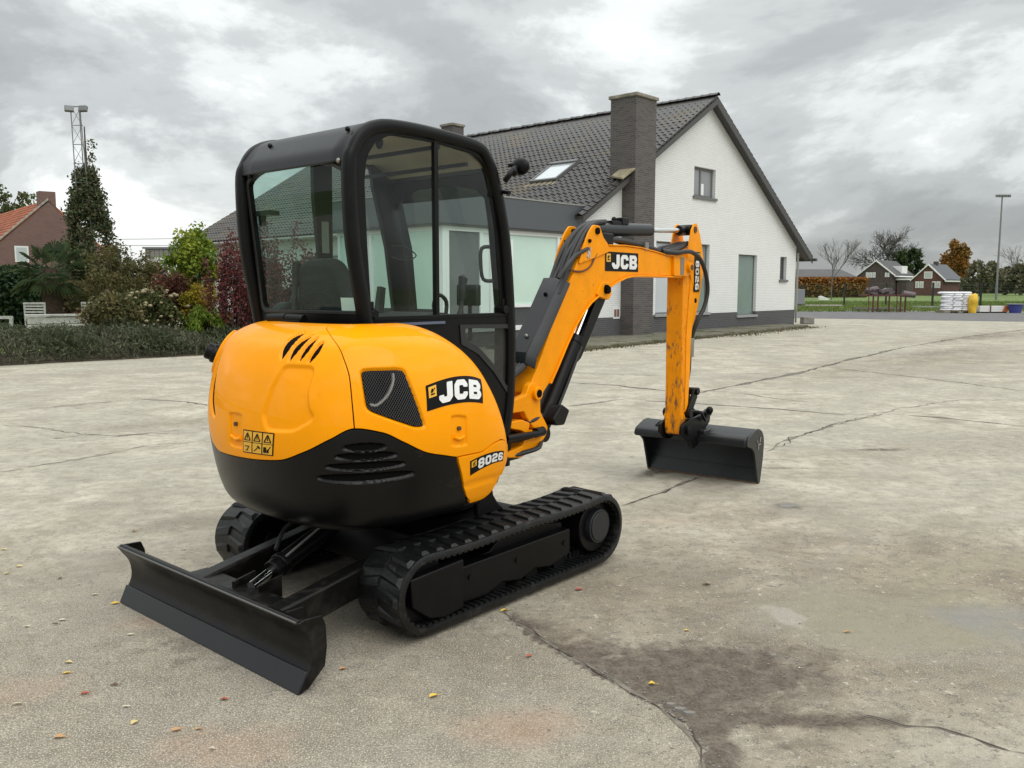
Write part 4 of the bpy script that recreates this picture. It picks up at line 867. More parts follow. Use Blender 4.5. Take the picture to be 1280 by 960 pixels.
# bucket
bo = [(3.030, .352), (3.040, .395), (3.076, .418), (3.20, .452), (3.27, .458), (3.335, .438), (3.380, .395), (3.397, .330), (3.388, .22), (3.350, .08), (3.330, .004)]
bo = smooth_poly(bo, False, 3); bi = inset(bo, -.014)
if math.dist(bi[0], (3.15, .25)) > math.dist(bo[0], (3.15, .25)): bi = inset(bo, .014)
bk = MB(BM).prism(bo + bi[::-1], -.495, .495).build('bucket', BUCKETM, exc, bevel=.003)
MB(BM).prism(round_corners([(3.018, .340), (3.026, .40), (3.070, .428), (3.11, .42), (3.11, .385), (3.07, .345)], .012, 2), -.492, .492).build('lip_tube', BUCKETM, bk, bevel=.005)
bep = round_corners([(3.028, .350), (3.06, .405), (3.20, .455), (3.28, .462), (3.35, .432), (3.388, .385), (3.400, .325), (3.385, .2), (3.335, .0), (3.290, .0), (3.25, .12), (3.195, .275), (3.14, .318)], .02, 2)
for sg in (-1, 1): MB(BM).prism(bep, sg * .500 - .009, sg * .500 + .009).build('end_plate', BUCKETM, bk, bevel=.003)
MB(BM).prism([(3.292, .0), (3.312, .0), (3.352, .115), (3.336, .12)], -.492, .492).build('cutting_edge', BUCKETM, bk, bevel=.002)
MB(BM).prism([(3.285, .0), (3.318, .0), (3.322, .012), (3.289, .014)], -.50, .50).build('worn_edge', RUSTE, bk)
MB(BM).box(3.03, 3.16, -.15, .12, .40, .445).build('hitch_base', BUCKETM, bk, bevel=.01)
m = MB(BM); m.add([(3.10, .20, .441), (3.10, .32, .441), (3.15, .32, .454), (3.15, .20, .454)], [(0, 1, 2, 3)]); m.tube([(3.09, .19, .436), (3.09, .33, .436), (3.165, .33, .456), (3.165, .19, .456)], .007, 6, closed=True); m.build('name_plate', DEC_K, bk, smooth=0)
m = MB(BM)
for a, b in (((3.24, .37), (3.27, .33)), ((3.27, .33), (3.31, .33)), ((3.27, .33), (3.265, .29)), ((3.31, .39), (3.30, .35))): m.tube([(a[0], -.511, a[1]), (b[0], -.511, b[1])], .006, 4)
m.build('scratch_mark', STEEL, bk)
# ------------------------------------------------------------------ the ground
def ground_mat():
    m = bpy.data.materials.new('old_concrete'); m.use_nodes = True; t = m.node_tree; b = t.nodes['Principled BSDF']
    c = N_(t, 'ShaderNodeTexCoord').outputs['Object']
    sc_ = N_(t, 'ShaderNodeMapping'); sc_.inputs['Scale'].default_value = (1, 1, 1); L_(t, c, sc_.inputs[0]); c = sc_.outputs[0]
    big = noise(t, c, .35, 6, .6, .6); mid = noise(t, c, 1.6, 8, .62, .4); fine = noise(t, c, 9, 8, .65); grit = noise(t, c, 70, 6, .7); grit2 = noise(t, c, 160, 3, .6)
    col = ramp(t, mid, [(.25, (.225, .196, .150)), (.42, (.35, .315, .245)), (.56, (.48, .44, .352)), (.75, (.63, .582, .475))])
    col = mixc(t, ramp(t, big, [(.38, .0), (.62, .75)]), col, mixc(t, fine, (.29, .27, .215), (.42, .395, .32)))
    mp = N_(t, 'ShaderNodeMapping'); mp.inputs['Rotation'].default_value = (0, 0, R(49)); mp.inputs['Scale'].default_value = (.35, 1.6, 1); L_(t, c, mp.inputs[0])
    str_ = noise(t, mp.outputs[0], 2.2, 8, .68, .5)
    col = mixc(t, ramp(t, str_, [(.52, 0.), (.66, .4)]), col, (.25, .23, .19))
    col = mixc(t, math_node(t, 'MULTIPLY', ramp(t, fine, [(.40, 1.), (.52, 0.)]), .35), col, (.19, .172, .135))
    col = mixc(t, ramp(t, noise(t, c, 3.1, 9, .72, .8), [(.60, 0.), (.72, .55)]), col, (.60, .575, .48))
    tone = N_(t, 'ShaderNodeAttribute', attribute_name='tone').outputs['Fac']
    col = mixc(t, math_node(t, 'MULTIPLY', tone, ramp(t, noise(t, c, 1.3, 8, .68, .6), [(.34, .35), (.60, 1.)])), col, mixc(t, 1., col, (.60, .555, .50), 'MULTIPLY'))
    v_ = N_(t, 'ShaderNodeTexVoronoi'); v_.inputs['Scale'].default_value = 34; L_(t, c, v_.inputs['Vector']); vd = v_.outputs['Distance']
    patch_ = ramp(t, noise(t, c, 2.3, 7, .65, .5), [(.46, 0.), (.56, 1.)])
    spk = math_node(t, 'MULTIPLY', ramp(t, vd, [(.20, 1.), (.32, 0.)]), ramp(t, noise(t, c, 17, 4, .6), [(.46, 0.), (.56, 1.)]))
    col = mixc(t, math_node(t, 'MULTIPLY', spk, math_node(t, 'ADD', math_node(t, 'ADD', math_node(t, 'MULTIPLY', patch_, .45), math_node(t, 'MULTIPLY', tone, .5)), .15, None, True)), col, (.12, .105, .085))
    col = mixc(t, ramp(t, noise(t, c, 6.5, 9, .75, .7), [(.54, 0.), (.60, .42)]), col, (.24, .215, .17))
    clus = math_node(t, 'MULTIPLY', ramp(t, noise(t, c, 13, 10, .8, .4), [(.535, 0.), (.58, 1.)]), math_node(t, 'ADD', math_node(t, 'MULTIPLY', tone, .6), .18))
    col = mixc(t, clus, col, (.155, .135, .11))
    lig = math_node(t, 'MULTIPLY', ramp(t, noise(t, c, 21, 8, .75), [(.58, 0.), (.64, 1.)]), math_node(t, 'ADD', math_node(t, 'MULTIPLY', tone, .35), .15))
    col = mixc(t, lig, col, (.66, .62, .52))
    col = mixc(t, ramp(t, noise(t, c, .8, 7, .7, 1.0), [(.50, 0.), (.60, .38)]), col, (.27, .25, .215))
    # dark pits of the exposed stones, only where the slab is worn
    pits = ramp(t, grit, [(.30, 1.), (.40, 0.)]); worn = ramp(t, noise(t, c, .9, 5, .6), [(.40, .15), (.58, 1.)])
    A = lambda n: N_(t, 'ShaderNodeAttribute', attribute_name=n).outputs['Fac']
    slab = A('slab'); stain = A('stain'); wet = A('wet'); rust = A('rust'); pale = A('pale'); moss = A('moss')
    col = mixc(t, math_node(t, 'MULTIPLY', pits, math_node(t, 'MULTIPLY', worn, .75)), col, (.11, .10, .088))
    col = mixc(t, math_node(t, 'MULTIPLY', ramp(t, grit2, [(.55, 0.), (.68, .6)]), 1.), col, (.56, .54, .49))
    col = mixc(t, math_node(t, 'MULTIPLY', slab, ramp(t, grit, [(.40, .65), (.56, 0.)])), col, (.17, .152, .12))
    col = mixc(t, math_node(t, 'MULTIPLY', slab, ramp(t, grit2, [(.52, 0.), (.66, .6)])), col, (.60, .565, .48))
    def edge(a, n, lo, hi):       # an attribute broken up by noise
        s_ = math_node(t, 'ADD', a, math_node(t, 'MULTIPLY', math_node(t, 'SUBTRACT', n, .5), 2.2)); return ramp(t, s_, [(lo, 0.), (hi, 1.)])
    col = mixc(t, math_node(t, 'MULTIPLY', edge(rust, mid, .45, 1.25), .30), col, (.36, .20, .12))
    col = mixc(t, math_node(t, 'MULTIPLY', edge(moss, mid, .35, .85), .62), col, (.24, .225, .155))
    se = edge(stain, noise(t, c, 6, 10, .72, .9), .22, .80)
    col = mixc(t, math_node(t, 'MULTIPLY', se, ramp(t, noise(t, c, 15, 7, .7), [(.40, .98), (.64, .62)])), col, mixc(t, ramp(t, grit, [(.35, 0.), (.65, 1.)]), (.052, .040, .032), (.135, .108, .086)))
    col = mixc(t, math_node(t, 'MULTIPLY', edge(pale, fine, .7, 1.3), .22), col, (.55, .52, .49))
    we = edge(wet, noise(t, c, 3, 7, .6, .4), .45, 1.15)
    col = mixc(t, math_node(t, 'MULTIPLY', we, .5), col, (.17, .165, .16))
    L_(t, col, b.inputs['Base Color'])
    ro = math_node(t, 'SUBTRACT', .88, math_node(t, 'MULTIPLY', we, .52)); L_(t, ro, b.inputs['Roughness']); b.inputs['Specular IOR Level'].default_value = .25
    bn = N_(t, 'ShaderNodeBump'); bn.inputs['Strength'].default_value = .6; bn.inputs['Distance'].default_value = .006
    hh = math_node(t, 'ADD', math_node(t, 'MULTIPLY', grit, .6), math_node(t, 'ADD', fine, math_node(t, 'MULTIPLY', se, -.5)))
    L_(t, hh, bn.inputs['Height']); L_(t, bn.outputs[0], b.inputs['Normal'])
    return m
CONC = ground_mat()
def axis_pts(lo, a, b, hi, d, gr=1.07):
    P = list(np.arange(a, b, d)); s = d
    while P[-1] < hi: s *= gr; P.append(P[-1] + s)
    s = d; Q = []; x = a
    while x > lo: s *= gr; x -= s; Q.append(x)
    return np.array(Q[::-1] + P)
XS = axis_pts(-70, -3.6, 6.5, 75, .035); YS = axis_pts(-80, 2.0, 10, 45, .035)
XX, YY = np.meshgrid(XS, YS, indexing='ij'); nx_, ny_ = XX.shape
# far edge of the yard follows the road
eL, eR = G(1000, 397.5), G(1280, 402)
def yline(x): return eL.y + (x - eL.x) * (eR.y - eL.y) / (eR.x - eL.x)
YE = yline(XX); YYc = np.minimum(YY, YE)
ZZ = np.zeros_like(XX)
co = np.stack([XX, YYc, ZZ], -1).reshape(-1, 3)
idx = np.arange(nx_ * ny_).reshape(nx_, ny_)
qf = np.stack([idx[:-1, :-1], idx[1:, :-1], idx[1:, 1:], idx[:-1, 1:]], -1).reshape(-1, 4)
ykeep = (YY[:-1, :-1] < np.minimum(YE[:-1, :-1], YE[1:, 1:]) + .5).reshape(-1); qf = qf[ykeep]
me = bpy.data.meshes.new('concrete_yard'); me.vertices.add(len(co)); me.vertices.foreach_set('co', co.ravel()); me.loops.add(qf.size); me.polygons.add(len(qf))
me.loops.foreach_set('vertex_index', qf.ravel().astype(np.int32)); me.polygons.foreach_set('loop_start', np.arange(0, qf.size, 4, dtype=np.int32)); me.update(calc_edges=True)
P2 = co[:, :2]
def blob(px, py, rx, ry, rot=0, amp=1., soft=1.):
    g0 = G(px, py); dx, dy = P2[:, 0] - g0.x, P2[:, 1] - g0.y; c_, s_ = math.cos(R(rot)), math.sin(R(rot))
    u = (dx * c_ + dy * s_) / rx; v = (-dx * s_ + dy * c_) / ry
    return amp * np.exp(-((u * u + v * v) ** 1.3) * soft)
def seg_d(pts):
    d = np.full(len(P2), 1e9)
    for (a, b) in zip(pts, pts[1:]):
        a = np.array(a[:2]); b = np.array(b[:2]); e_ = b - a; t = np.clip(((P2 - a) @ e_) / (e_ @ e_), 0, 1); d = np.minimum(d, np.hypot(*(P2 - a - t[:, None] * e_).T))
    return d
def attr(n, a): at = me.attributes.new(n, 'FLOAT', 'POINT'); at.data.foreach_set('value', np.clip(a, 0, 1.5).astype(np.float32))
wob = .04 * np.sin(P2[:, 0] * 9 + 1) * np.sin(P2[:, 1] * 7) + .02 * np.sin(P2[:, 0] * 23) * np.cos(P2[:, 1] * 19)
# the broken slab edge in the foreground: everything on its near left is the rough old slab
EDGE = [G(*p) for p in ((560, 720), (632, 765), (662, 795), (706, 820), (760, 850), (822, 880), (858, 905), (880, 935), (885, 965), (880, 1100))]
ev = np.array([[p.x, p.y] for p in EDGE]); poly = np.vstack([ev, [[-6, ev[-1, 1]], [-6, ev[0, 1]]]])
ins = np.zeros(len(P2), bool); j = len(poly) - 1
for i in range(len(poly)):
    cnd = ((poly[i, 1] > P2[:, 1]) != (poly[j, 1] > P2[:, 1])); xx_ = (poly[j, 0] - poly[i, 0]) * (P2[:, 1] - poly[i, 1]) / (poly[j, 1] - poly[i, 1] + 1e-12) + poly[i, 0]
    ins ^= cnd & (P2[:, 0] < xx_); j = i
attr('slab', np.where(ins, .75, .0) + blob(120, 900, 1.6, 1.2, 0, .8) + blob(1050, 800, 1.2, .9, 0, .5))
st = blob(920, 845, .46, .34, 20, .95) + blob(810, 850, .30, .27, 30, .9) + blob(720, 810, .22, .18, 40, .75) + blob(660, 785, .16, .10, 40, .7) + blob(880, 920, .10, .35, 0, 1.05) + blob(1010, 903, .30, .05, -5, .9) + blob(1100, 899, .25, .05, -5, .55) + blob(1010, 930, .16, .05, 0, .6)
st = np.where(ins, 0, st) + blob(250, 800, .5, .4, 0, .30)
st += .8 * np.exp(-(seg_d(EDGE[1:9]) / .035) ** 2) * (~ins)
for q in ((210, 461, .7, .06, 42), (20, 503, .5, .05, 42), (110, 505, .9, .08, 42), (240, 450, .5, .05, 42), (100, 545, .5, .03, 40), (170, 543, .5, .04, 40), (985, 345 + 240, .25, .05, 0), (1105, 562, .35, .07, 0), (820, 590, .3, .12, 50), (985, 632, .12, .10, 0)): st += blob(*q[:4], q[4], .8)
st += blob(1240, 420, 5, .7, 42, .55) + blob(1180, 440, 4, .5, 42, .5) + blob(1000, 430, 3, .3, 50, .4)
under_m = blob(500, 700, .9, .5, 49, .35)  # darkens the concrete under the machine, an ellipse along its heading
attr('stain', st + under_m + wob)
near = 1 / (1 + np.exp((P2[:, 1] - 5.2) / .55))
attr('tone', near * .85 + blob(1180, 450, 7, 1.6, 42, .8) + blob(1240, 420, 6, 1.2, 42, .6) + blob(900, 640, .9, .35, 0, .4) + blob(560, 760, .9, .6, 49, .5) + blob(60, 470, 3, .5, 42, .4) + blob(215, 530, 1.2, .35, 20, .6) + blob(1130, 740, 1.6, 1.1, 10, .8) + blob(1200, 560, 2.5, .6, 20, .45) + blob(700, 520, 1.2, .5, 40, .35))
attr('wet', blob(1250, 780, .35, .28, 0, 1.) + blob(985, 631, .09, .07, 0, 1.2) + blob(1230, 408, 9, .5, 40, .6))
attr('moss', blob(1130, 770, .9, .55, 10, .8) + blob(1230, 700, .8, .3, 0, .6) + blob(860, 690, .6, .3, 0, .35) + blob(1060, 500, 1.6, .4, 0, .3) + blob(1050, 905, .6, .2, 0, .4))
attr('rust', blob(290, 930, .35, .22, 0, 1.) + blob(640, 905, .35, .22, 0, .85) + blob(30, 860, .35, .3, 0, .7) + blob(850, 650, .7, .25, 0, .6) + blob(230, 590, 1.2, .2, 0, .4) + blob(1270, 880, .25, .2, 0, .5) + blob(230, 770, .5, .3, 0, .6) + blob(850, 775, .25, .12, 0, .5) + blob(830, 600, .2, .1, 0, .6))
attr('pale', blob(990, 775, .10, .13, 0, 1.1) + blob(970, 760, .10, .10, 0, .8) + blob(985, 632, .06, .05, 0, 1.2) + blob(1000, 690, 1.2, .15, 0, .3))
me.materials.append(CONC); me.polygons.foreach_set('use_smooth', [True] * len(me.polygons))
yard = bpy.data.objects.new('concrete_yard', me); COL.objects.link(yard); tag(yard, kind='structure')
# cracks and slab joints
CRACKM = mat('crack_dirt', (.045, .038, .030), .95, var=.4, vscale=20)
EDGEM = mat('crumbled_concrete', (.17, .15, .12), .95, var=.4, vscale=14)
def crack(pix, w, jag=.02, m_=CRACKM, z=.004, seed=0):
    rr = random.Random(seed); P = [G(*p) for p in pix]; Q = []
    for a, b in zip(P, P[1:]):
        n = max(2, int((b - a).length / max(.05, w * 3)))
        n = min(n, 70)
        for k in range(n): Q.append(a.lerp(b, k / n))
    Q.append(P[-1]); v = []; o = 0
    for i, p in enumerate(Q):
        t = (Q[min(i + 1, len(Q) - 1)] - Q[max(i - 1, 0)]).normalized(); nn = Vector((-t.y, t.x, 0)); o = o * .75 + rr.uniform(-jag, jag)
        ww = w * rr.choice((.15, .5, .8, 1.2, 1.6)) * rr.uniform(.6, 1.2) * min(1, .25 + 4 * min(i, len(Q) - 1 - i) / len(Q)); p = p + nn * o
        v += [(p.x + nn.x * ww / 2, p.y + nn.y * ww / 2, z), (p.x - nn.x * ww / 2, p.y - nn.y * ww / 2, z)]
    f = [(2 * i, 2 * i + 1, 2 * i + 3, 2 * i + 2) for i in range(len(Q) - 1)]
    return MB().add(v, f).build('crack', m_, yard, smooth=0, recalc=False)
CR = [([(862, 494), (930, 480), (993, 467.5), (1060, 450), (1137, 433)], .07, .03), ([(1137, 433), (1210, 421), (1290, 411)], .08, .04), ([(706, 478), (770, 482), (834, 489)], .05, .03),
      ([(807, 501), (876, 505), (972, 511.5), (1057, 519)], .035, .01), ([(1100, 517), (1174, 522), (1290, 534)], .045, .008), ([(1118, 511.5), (1100, 517), (1070, 524), (1025, 537), (990, 547), (958, 565)], .028, .03),
      ([(882, 594), (850, 606), (815, 620), (778, 633)], .022, .015), ([(709, 508), (748, 503), (786, 498)], .03, .02), ([(1050, 904), (1087, 897), (1132, 909), (1174, 913), (1237, 931), (1290, 943)], .009, .016),
      ([(165, 498), (230, 502), (300, 512)], .03, .03), ([(0, 590), (80, 578), (170, 560), (250, 552)], .015, .03), ([(930, 492), (960, 497), (1010, 503)], .02, .02), ([(1040, 460), (1130, 470), (1290, 490)], .03, .03),
      ([(0, 530), (130, 545), (250, 540)], .012, .04), ([(632, 765), (706, 820), (822, 880), (858, 905), (880, 935), (884, 1000)], .012, .012), ([(1117, 512), (1200, 500), (1290, 500)], .015, .03), ([(640, 460), (760, 468), (840, 470)], .02, .03)]
for k, (p, w_, j_) in enumerate(CR):
    crack(p, w_ * 1.7, j_, EDGEM, .002, k); crack(p, w_ * .45, j_, CRACKM, .004, k)
# crumbs of stone along the broken slab edge and over the yard
STONE = mat('grey_stone', (.22, .21, .19), .9, var=.3)
m = MB(); rr = random.Random(3)
for k in range(420):
    if k < 120:
        i = rr.randrange(1, 8); t = rr.random(); p = EDGE[i].lerp(EDGE[i + 1], t) + Vector((rr.gauss(0, .02), rr.gauss(0, .02), 0)); r_ = rr.uniform(.0015, .005)
    elif k < 260: p = G(rr.gauss(880, 110), rr.gauss(850, 40)); r_ = rr.uniform(.0015, .005)
    else: p = G(rr.uniform(0, 1280), rr.uniform(560, 955)); r_ = rr.uniform(.001, .004)
    m.ball((p.x, p.y, r_ * .6), (r_ * rr.uniform(.8, 1.5), r_, r_ * .7), 6)
tag(m.build('grit', STONE, None, smooth=0, recalc=False), kind='stuff')
for k, (px_, py_, s_) in enumerate(((862, 893, .028), (850, 888, .026), (838, 882, .020), (967, 821, .016))):
    p = G(px_, py_); m = MB(); v = []
    n = 5
    for zq, q in ((0, 1), (.010, .85)):
        for i in range(n): a = 2 * math.pi * i / n; v.append((p.x + s_ * q * math.cos(a) * (1 + .3 * math.sin(3 * a + k)), p.y + s_ * .6 * q * math.sin(a) * (1 + .2 * math.cos(2 * a + k)), zq))
    m.add(v, [tuple(range(n, 2 * n))] + [(i, (i + 1) % n, (i + 1) % n + n, i + n) for i in range(n)])
    o = m.build('concrete_chip', mat('pale_chip', (.20, .185, .165), .9, var=.2) if k == 0 else bpy.data.materials['pale_chip'], None, smooth=0)
    tag(o, ['flat concrete chip at the right end of the row on the broken slab edge', 'flat concrete chip in the middle of the row on the broken slab edge', 'smallest chip at the left end of the row on the broken slab edge', 'single pale chip lying alone in the dark stained patch'][k], 'stone chip', 'loose concrete chips')
# fallen leaves
LEAFC = {'yellow': mat('yellow_leaf', (.62, .42, .05), .6), 'pale': mat('pale_yellow_leaf', (.58, .48, .22), .6), 'orange': mat('orange_leaf', (.45, .26, .11), .6), 'red': mat('red_leaf', (.36, .08, .04), .6), 'brown': mat('brown_leaf', (.13, .085, .05), .7), 'cream': mat('cream_leaf', (.50, .46, .34), .7)}
def leaf(px, py, L_cm, w_cm, rot, c, label):
    p = G(px, py, .004); l, w_ = L_cm / 200, w_cm / 200; rr = random.Random(int(px * 7 + py)); a = R(rot); v = []
    pts = [(-1, 0), (-.55, .75), (0, 1), (.5, .7), (1, .05), (.5, -.72), (0, -1), (-.5, -.8)]
    cup = rr.uniform(.1, .35) * w_
    for (x, y) in pts:
        x_, y_ = x * l * rr.uniform(.85, 1.1), y * w_ * rr.uniform(.8, 1.1); v.append((p.x + x_ * math.cos(a) - y_ * math.sin(a), p.y + x_ * math.sin(a) + y_ * math.cos(a), .003 + cup * abs(y) * 2 + rr.uniform(0, .004)))
    v.append((p.x, p.y, .004)); n = 8
    m = MB().add(v, [(i, (i + 1) % n, 8) for i in range(n)]); e = Vector((math.cos(a), math.sin(a), 0))
    m.tube([Vector((p.x, p.y, .004)) + e * l * .9, Vector((p.x, p.y, .006)) + e * l * 1.7], .0009, 4)
    o = m.build('fallen_leaf', LEAFC[c], None, smooth=50, recalc=False); tag(o, label, 'leaf', 'fallen leaves on the concrete')
LV = [(144, 754, 4.5, 2.8, 20, 'yellow', 'yellow leaf lying beside the far left tip of the dozer blade'), (220, 912, 3.6, 2.6, 40, 'orange', 'orange leaf standing tilted in the rust coloured patch at bottom left'),
      (280, 874, 3.4, 2.2, 10, 'red', 'red brown leaf in front of the middle of the blade'), (74, 921, 4.6, 2.4, 0, 'orange', 'tan leaf lowest on the left side of the yard'), (83, 841, 3.6, 2, 15, 'yellow', 'small yellow leaf on the bare concrete at far left'),
      (168, 903, 3.2, 2.6, 70, 'pale', 'ragged pale yellow leaf between the tan and the orange leaf'), (542, 870, 4.0, 2.4, 25, 'yellow', 'yellow leaf on the rough slab right of the blade'), (815, 855, 3.2, 2.8, 0, 'yellow', 'bright yellow leaf on the edge of the dark stain'),
      (724, 737, 5.5, 2.6, 10, 'red', 'red leaf lying beside the right track'), (630, 763, 4.0, 2.2, 30, 'yellow', 'small yellow leaf at the lower edge of the right track'), (858, 788, 2.6, 1.6, 0, 'yellow', 'tiny yellow leaf just above the dark stain'),
      (661, 820, 3.0, 2.0, 40, 'red', 'small red leaf right of the rear of the track'), (1059, 790, 4.0, 1.8, 0, 'orange', 'thin orange leaf in the greenish part of the yard'), (883, 731, 5., 2, -5, 'brown', 'brown leaf above the pale spot'), (428, 836, 3.0, 2.2, 20, 'orange', 'orange brown leaf right of the blade tip'),
      (24, 708, 4, 2.4, 10, 'pale', 'pale yellow leaf of a pair near the left margin'), (5, 687, 5, 2, 0, 'pale', 'long pale leaf at the very left margin'), (8, 717, 3, 2, 30, 'pale', 'lower leaf of the pair near the left margin'), (119, 743, 4, 1.6, 20, 'cream', 'cream leaf left of the blade tip'),
      (78, 775, 4.4, 1.8, 0, 'cream', 'cream leaf beside a small dark twig'), (34, 783, 4, 1.6, 0, 'cream', 'cream leaf farthest left below the blade tip'), (163, 793, 3.5, 1.6, 0, 'cream', 'cream leaf straight below the blade tip'), (86, 828, 3.6, 2, 0, 'pale', 'pale leaf above the small yellow one'),
      (143, 856, 4, 1.4, 0, 'brown', 'dark brown curled leaf with a stalk'), (158, 883, 3.6, 1.4, 0, 'cream', 'cream leaf above the ragged yellow one'), (106, 867, 3.5, 1.8, 30, 'red', 'dull red leaf in the pinkish patch'), (168, 664, 4, 1.8, 0, 'orange', 'small tan leaf far above the blade'),
      (230, 687, 3.5, 1.5, 10, 'cream', 'cream leaf just behind the blade tip'), (248, 911, 3, 1.4, 0, 'orange', 'small tan leaf right of the tilted orange one'), (22, 880, 4, 1.6, 15, 'cream', 'cream leaf on the rusty patch at far left'), (75, 723, 2.5, 2, 0, 'brown', 'small dark leaf crumb left of the blade'), (69, 780, 3.2, 1.4, 0, 'brown', 'dark crumpled leaf left of a cream one'),
      (265, 936, 2.6, 1.4, 0, 'cream', 'cream leaf lowest in the rust patch'), (1000, 835, 1.6, 1.2, 0, 'cream', 'tiny cream crumb in the dark stain'), (1130, 688, 2.4, 1, 0, 'cream', 'tiny cream crumb on the clean concrete at right')]
for q in LV: leaf(*q)

# grass plain, road, verge, garden soil
def leafgreen(): pass
GRASSM = mat('grass', (.11, .18, .03), .9, var=.45, vscale=1.2, bump=.5, bscale=8, dirt=(.10, .09, .03), dscale=.12, dlo=.45, dhi=.75)
ASPH = mat('asphalt_road', (.115, .112, .112), .85, var=.25, vscale=1.5, bump=.3, bscale=60)
GRAV = mat('gravel_verge', (.22, .20, .155), .95, var=.4, vscale=3, bump=.6, bscale=30, dirt=(.10, .11, .04), dscale=.7, dlo=.4, dhi=.6)
SOIL = mat('garden_soil', (.07, .055, .035), .95, var=.4, bump=.6, bscale=20)
o = MB().add([(-1500, -200, -.03), (1500, -200, -.03), (1500, 2500, -.03), (-1500, 2500, -.03)], [(0, 1, 2, 3)]).build('grass_plain', GRASSM, smooth=0, recalc=False); tag(o, kind='structure')
def strip(name, n0, n1, f0, f1, z, m_):
    a, b, c, d = [G(*p) for p in (n0, n1, f1, f0)]
    def ext(p, q, x): t = (x - p.x) / (q.x - p.x); return (x, p.y + (q.y - p.y) * t, z)
    o = MB().add([ext(a, b, -30), ext(a, b, 75), ext(d, c, 75), ext(d, c, -30)], [(0, 1, 2, 3)]).build(name, m_, smooth=0, recalc=False); tag(o, kind='structure'); return o
strip('road', (1000, 397.8), (1280, 402.3), (1000, 387), (1280, 391.5), .004, ASPH)
strip('verge', (1000, 387), (1280, 391.5), (1000, 383), (1280, 386), -.001, GRAV)

# ------------------------------------------------------------------ foliage
def leaves(name, pts, size, cols, parent=None, flat=0., elong=1.6, rs=None, smin=.6, smax=1.3, aim=None, rnd=None):
    """a mass of small leaf quads, folded down the middle, one mesh"""
    pts = np.asarray(pts, float); n = len(pts); r = rng
    a = r.normal(size=(n, 3)); a[:, 2] *= (1 - flat)
    if aim is not None: a = a * .45 + aim
    a /= np.linalg.norm(a, axis=1)[:, None] + 1e-9
    b = r.normal(size=(n, 3)); b -= (b * a).sum(1)[:, None] * a; b /= np.linalg.norm(b, axis=1)[:, None] + 1e-9
    s = size * r.uniform(smin, smax, n)[:, None]
    v = np.stack([pts - a * s * elong * .5, pts + b * s * .5, pts + a * s * elong * .5, pts - b * s * .5], 1).reshape(-1, 3)
    me = bpy.data.meshes.new(name); me.vertices.add(4 * n); me.vertices.foreach_set('co', v.ravel()); me.loops.add(4 * n); me.polygons.add(n)
    me.loops.foreach_set('vertex_index', np.arange(4 * n, dtype=np.int32)); me.polygons.foreach_set('loop_start', np.arange(0, 4 * n, 4, dtype=np.int32)); me.update(calc_edges=True)
    at = me.attributes.new('rnd', 'FLOAT', 'FACE'); at.data.foreach_set('value', (r.random(n) if rnd is None else np.clip(rnd, 0, 1)).astype(np.float32))
    me.materials.append(cols); o = bpy.data.objects.new(name, me); COL.objects.link(o)
    if parent is not None: o.parent = parent
    return o
def clumps(c, rad, n, k, cr, rs=None, flat=.0, shell=.55):
    """n points gathered in k clumps spread through an ellipsoid"""
    r = rng; d = r.normal(size=(k, 3)); d /= np.linalg.norm(d, axis=1)[:, None]; q = (shell + (1 - shell) * r.random(k)) ** .8
    cc = np.array(c) + d * q[:, None] * np.array(rad); w_ = r.uniform(.5, 1.5, k); w_ /= w_.sum(); w_id = r.choice(k, n, p=w_)
    g_ = r.normal(size=(n, 3)); g_ /= np.linalg.norm(g_, axis=1)[:, None]; g_ *= (r.random(n) ** .45)[:, None]
    return cc[w_id] + g_ * cr * r.uniform(.6, 1.4, k)[w_id][:, None], w_id / k
def clumprnd(wid, spread=.35): r = rng; base = (np.sin(wid * 917.3) * .5 + .5); return base * (1 - spread) + r.random(len(wid)) * spread
BARK = mat('bark', (.09, .075, .06), .9, var=.3, vscale=4, bump=.6, bscale=10)
GREYBARK = mat('grey_bark', (.16, .15, .135), .9, var=.3, vscale=4)
def branches(m, p, d, L, r, depth, rr, spread=.55, n=3, tips=None, up=.12, shrink=.72, rk=.6):
    q = p; pts = [p]; dd = d.copy()
    for k in range(3):
        dd = (dd + Vector((rr.gauss(0, .10), rr.gauss(0, .10), up * .4))).normalized(); q = q + dd * L / 3; pts.append(q)
    m.tube(pts, [r, r * .9, r * .78, r * .65], 5 if depth > 2 else 4 if depth > 1 else 3)
    if depth <= 0:
        if tips is not None: tips.append(tuple(q))
        return
    for i in range(n + (1 if rr.random() < .4 else 0)):
        ax = Vector((rr.gauss(0, 1), rr.gauss(0, 1), rr.gauss(0, 1))).normalized(); nd = (dd + ax * spread + Vector((0, 0, up))).normalized()
        s_ = pts[-1] if i < 2 else pts[-2]
        branches(m, s_, nd, L * shrink * rr.uniform(.8, 1.15), r * rk, depth - 1, rr, spread, n, tips, up, shrink, rk)
        if tips is not None and depth < 2: tips.append(tuple(s_ + nd * L * .3))
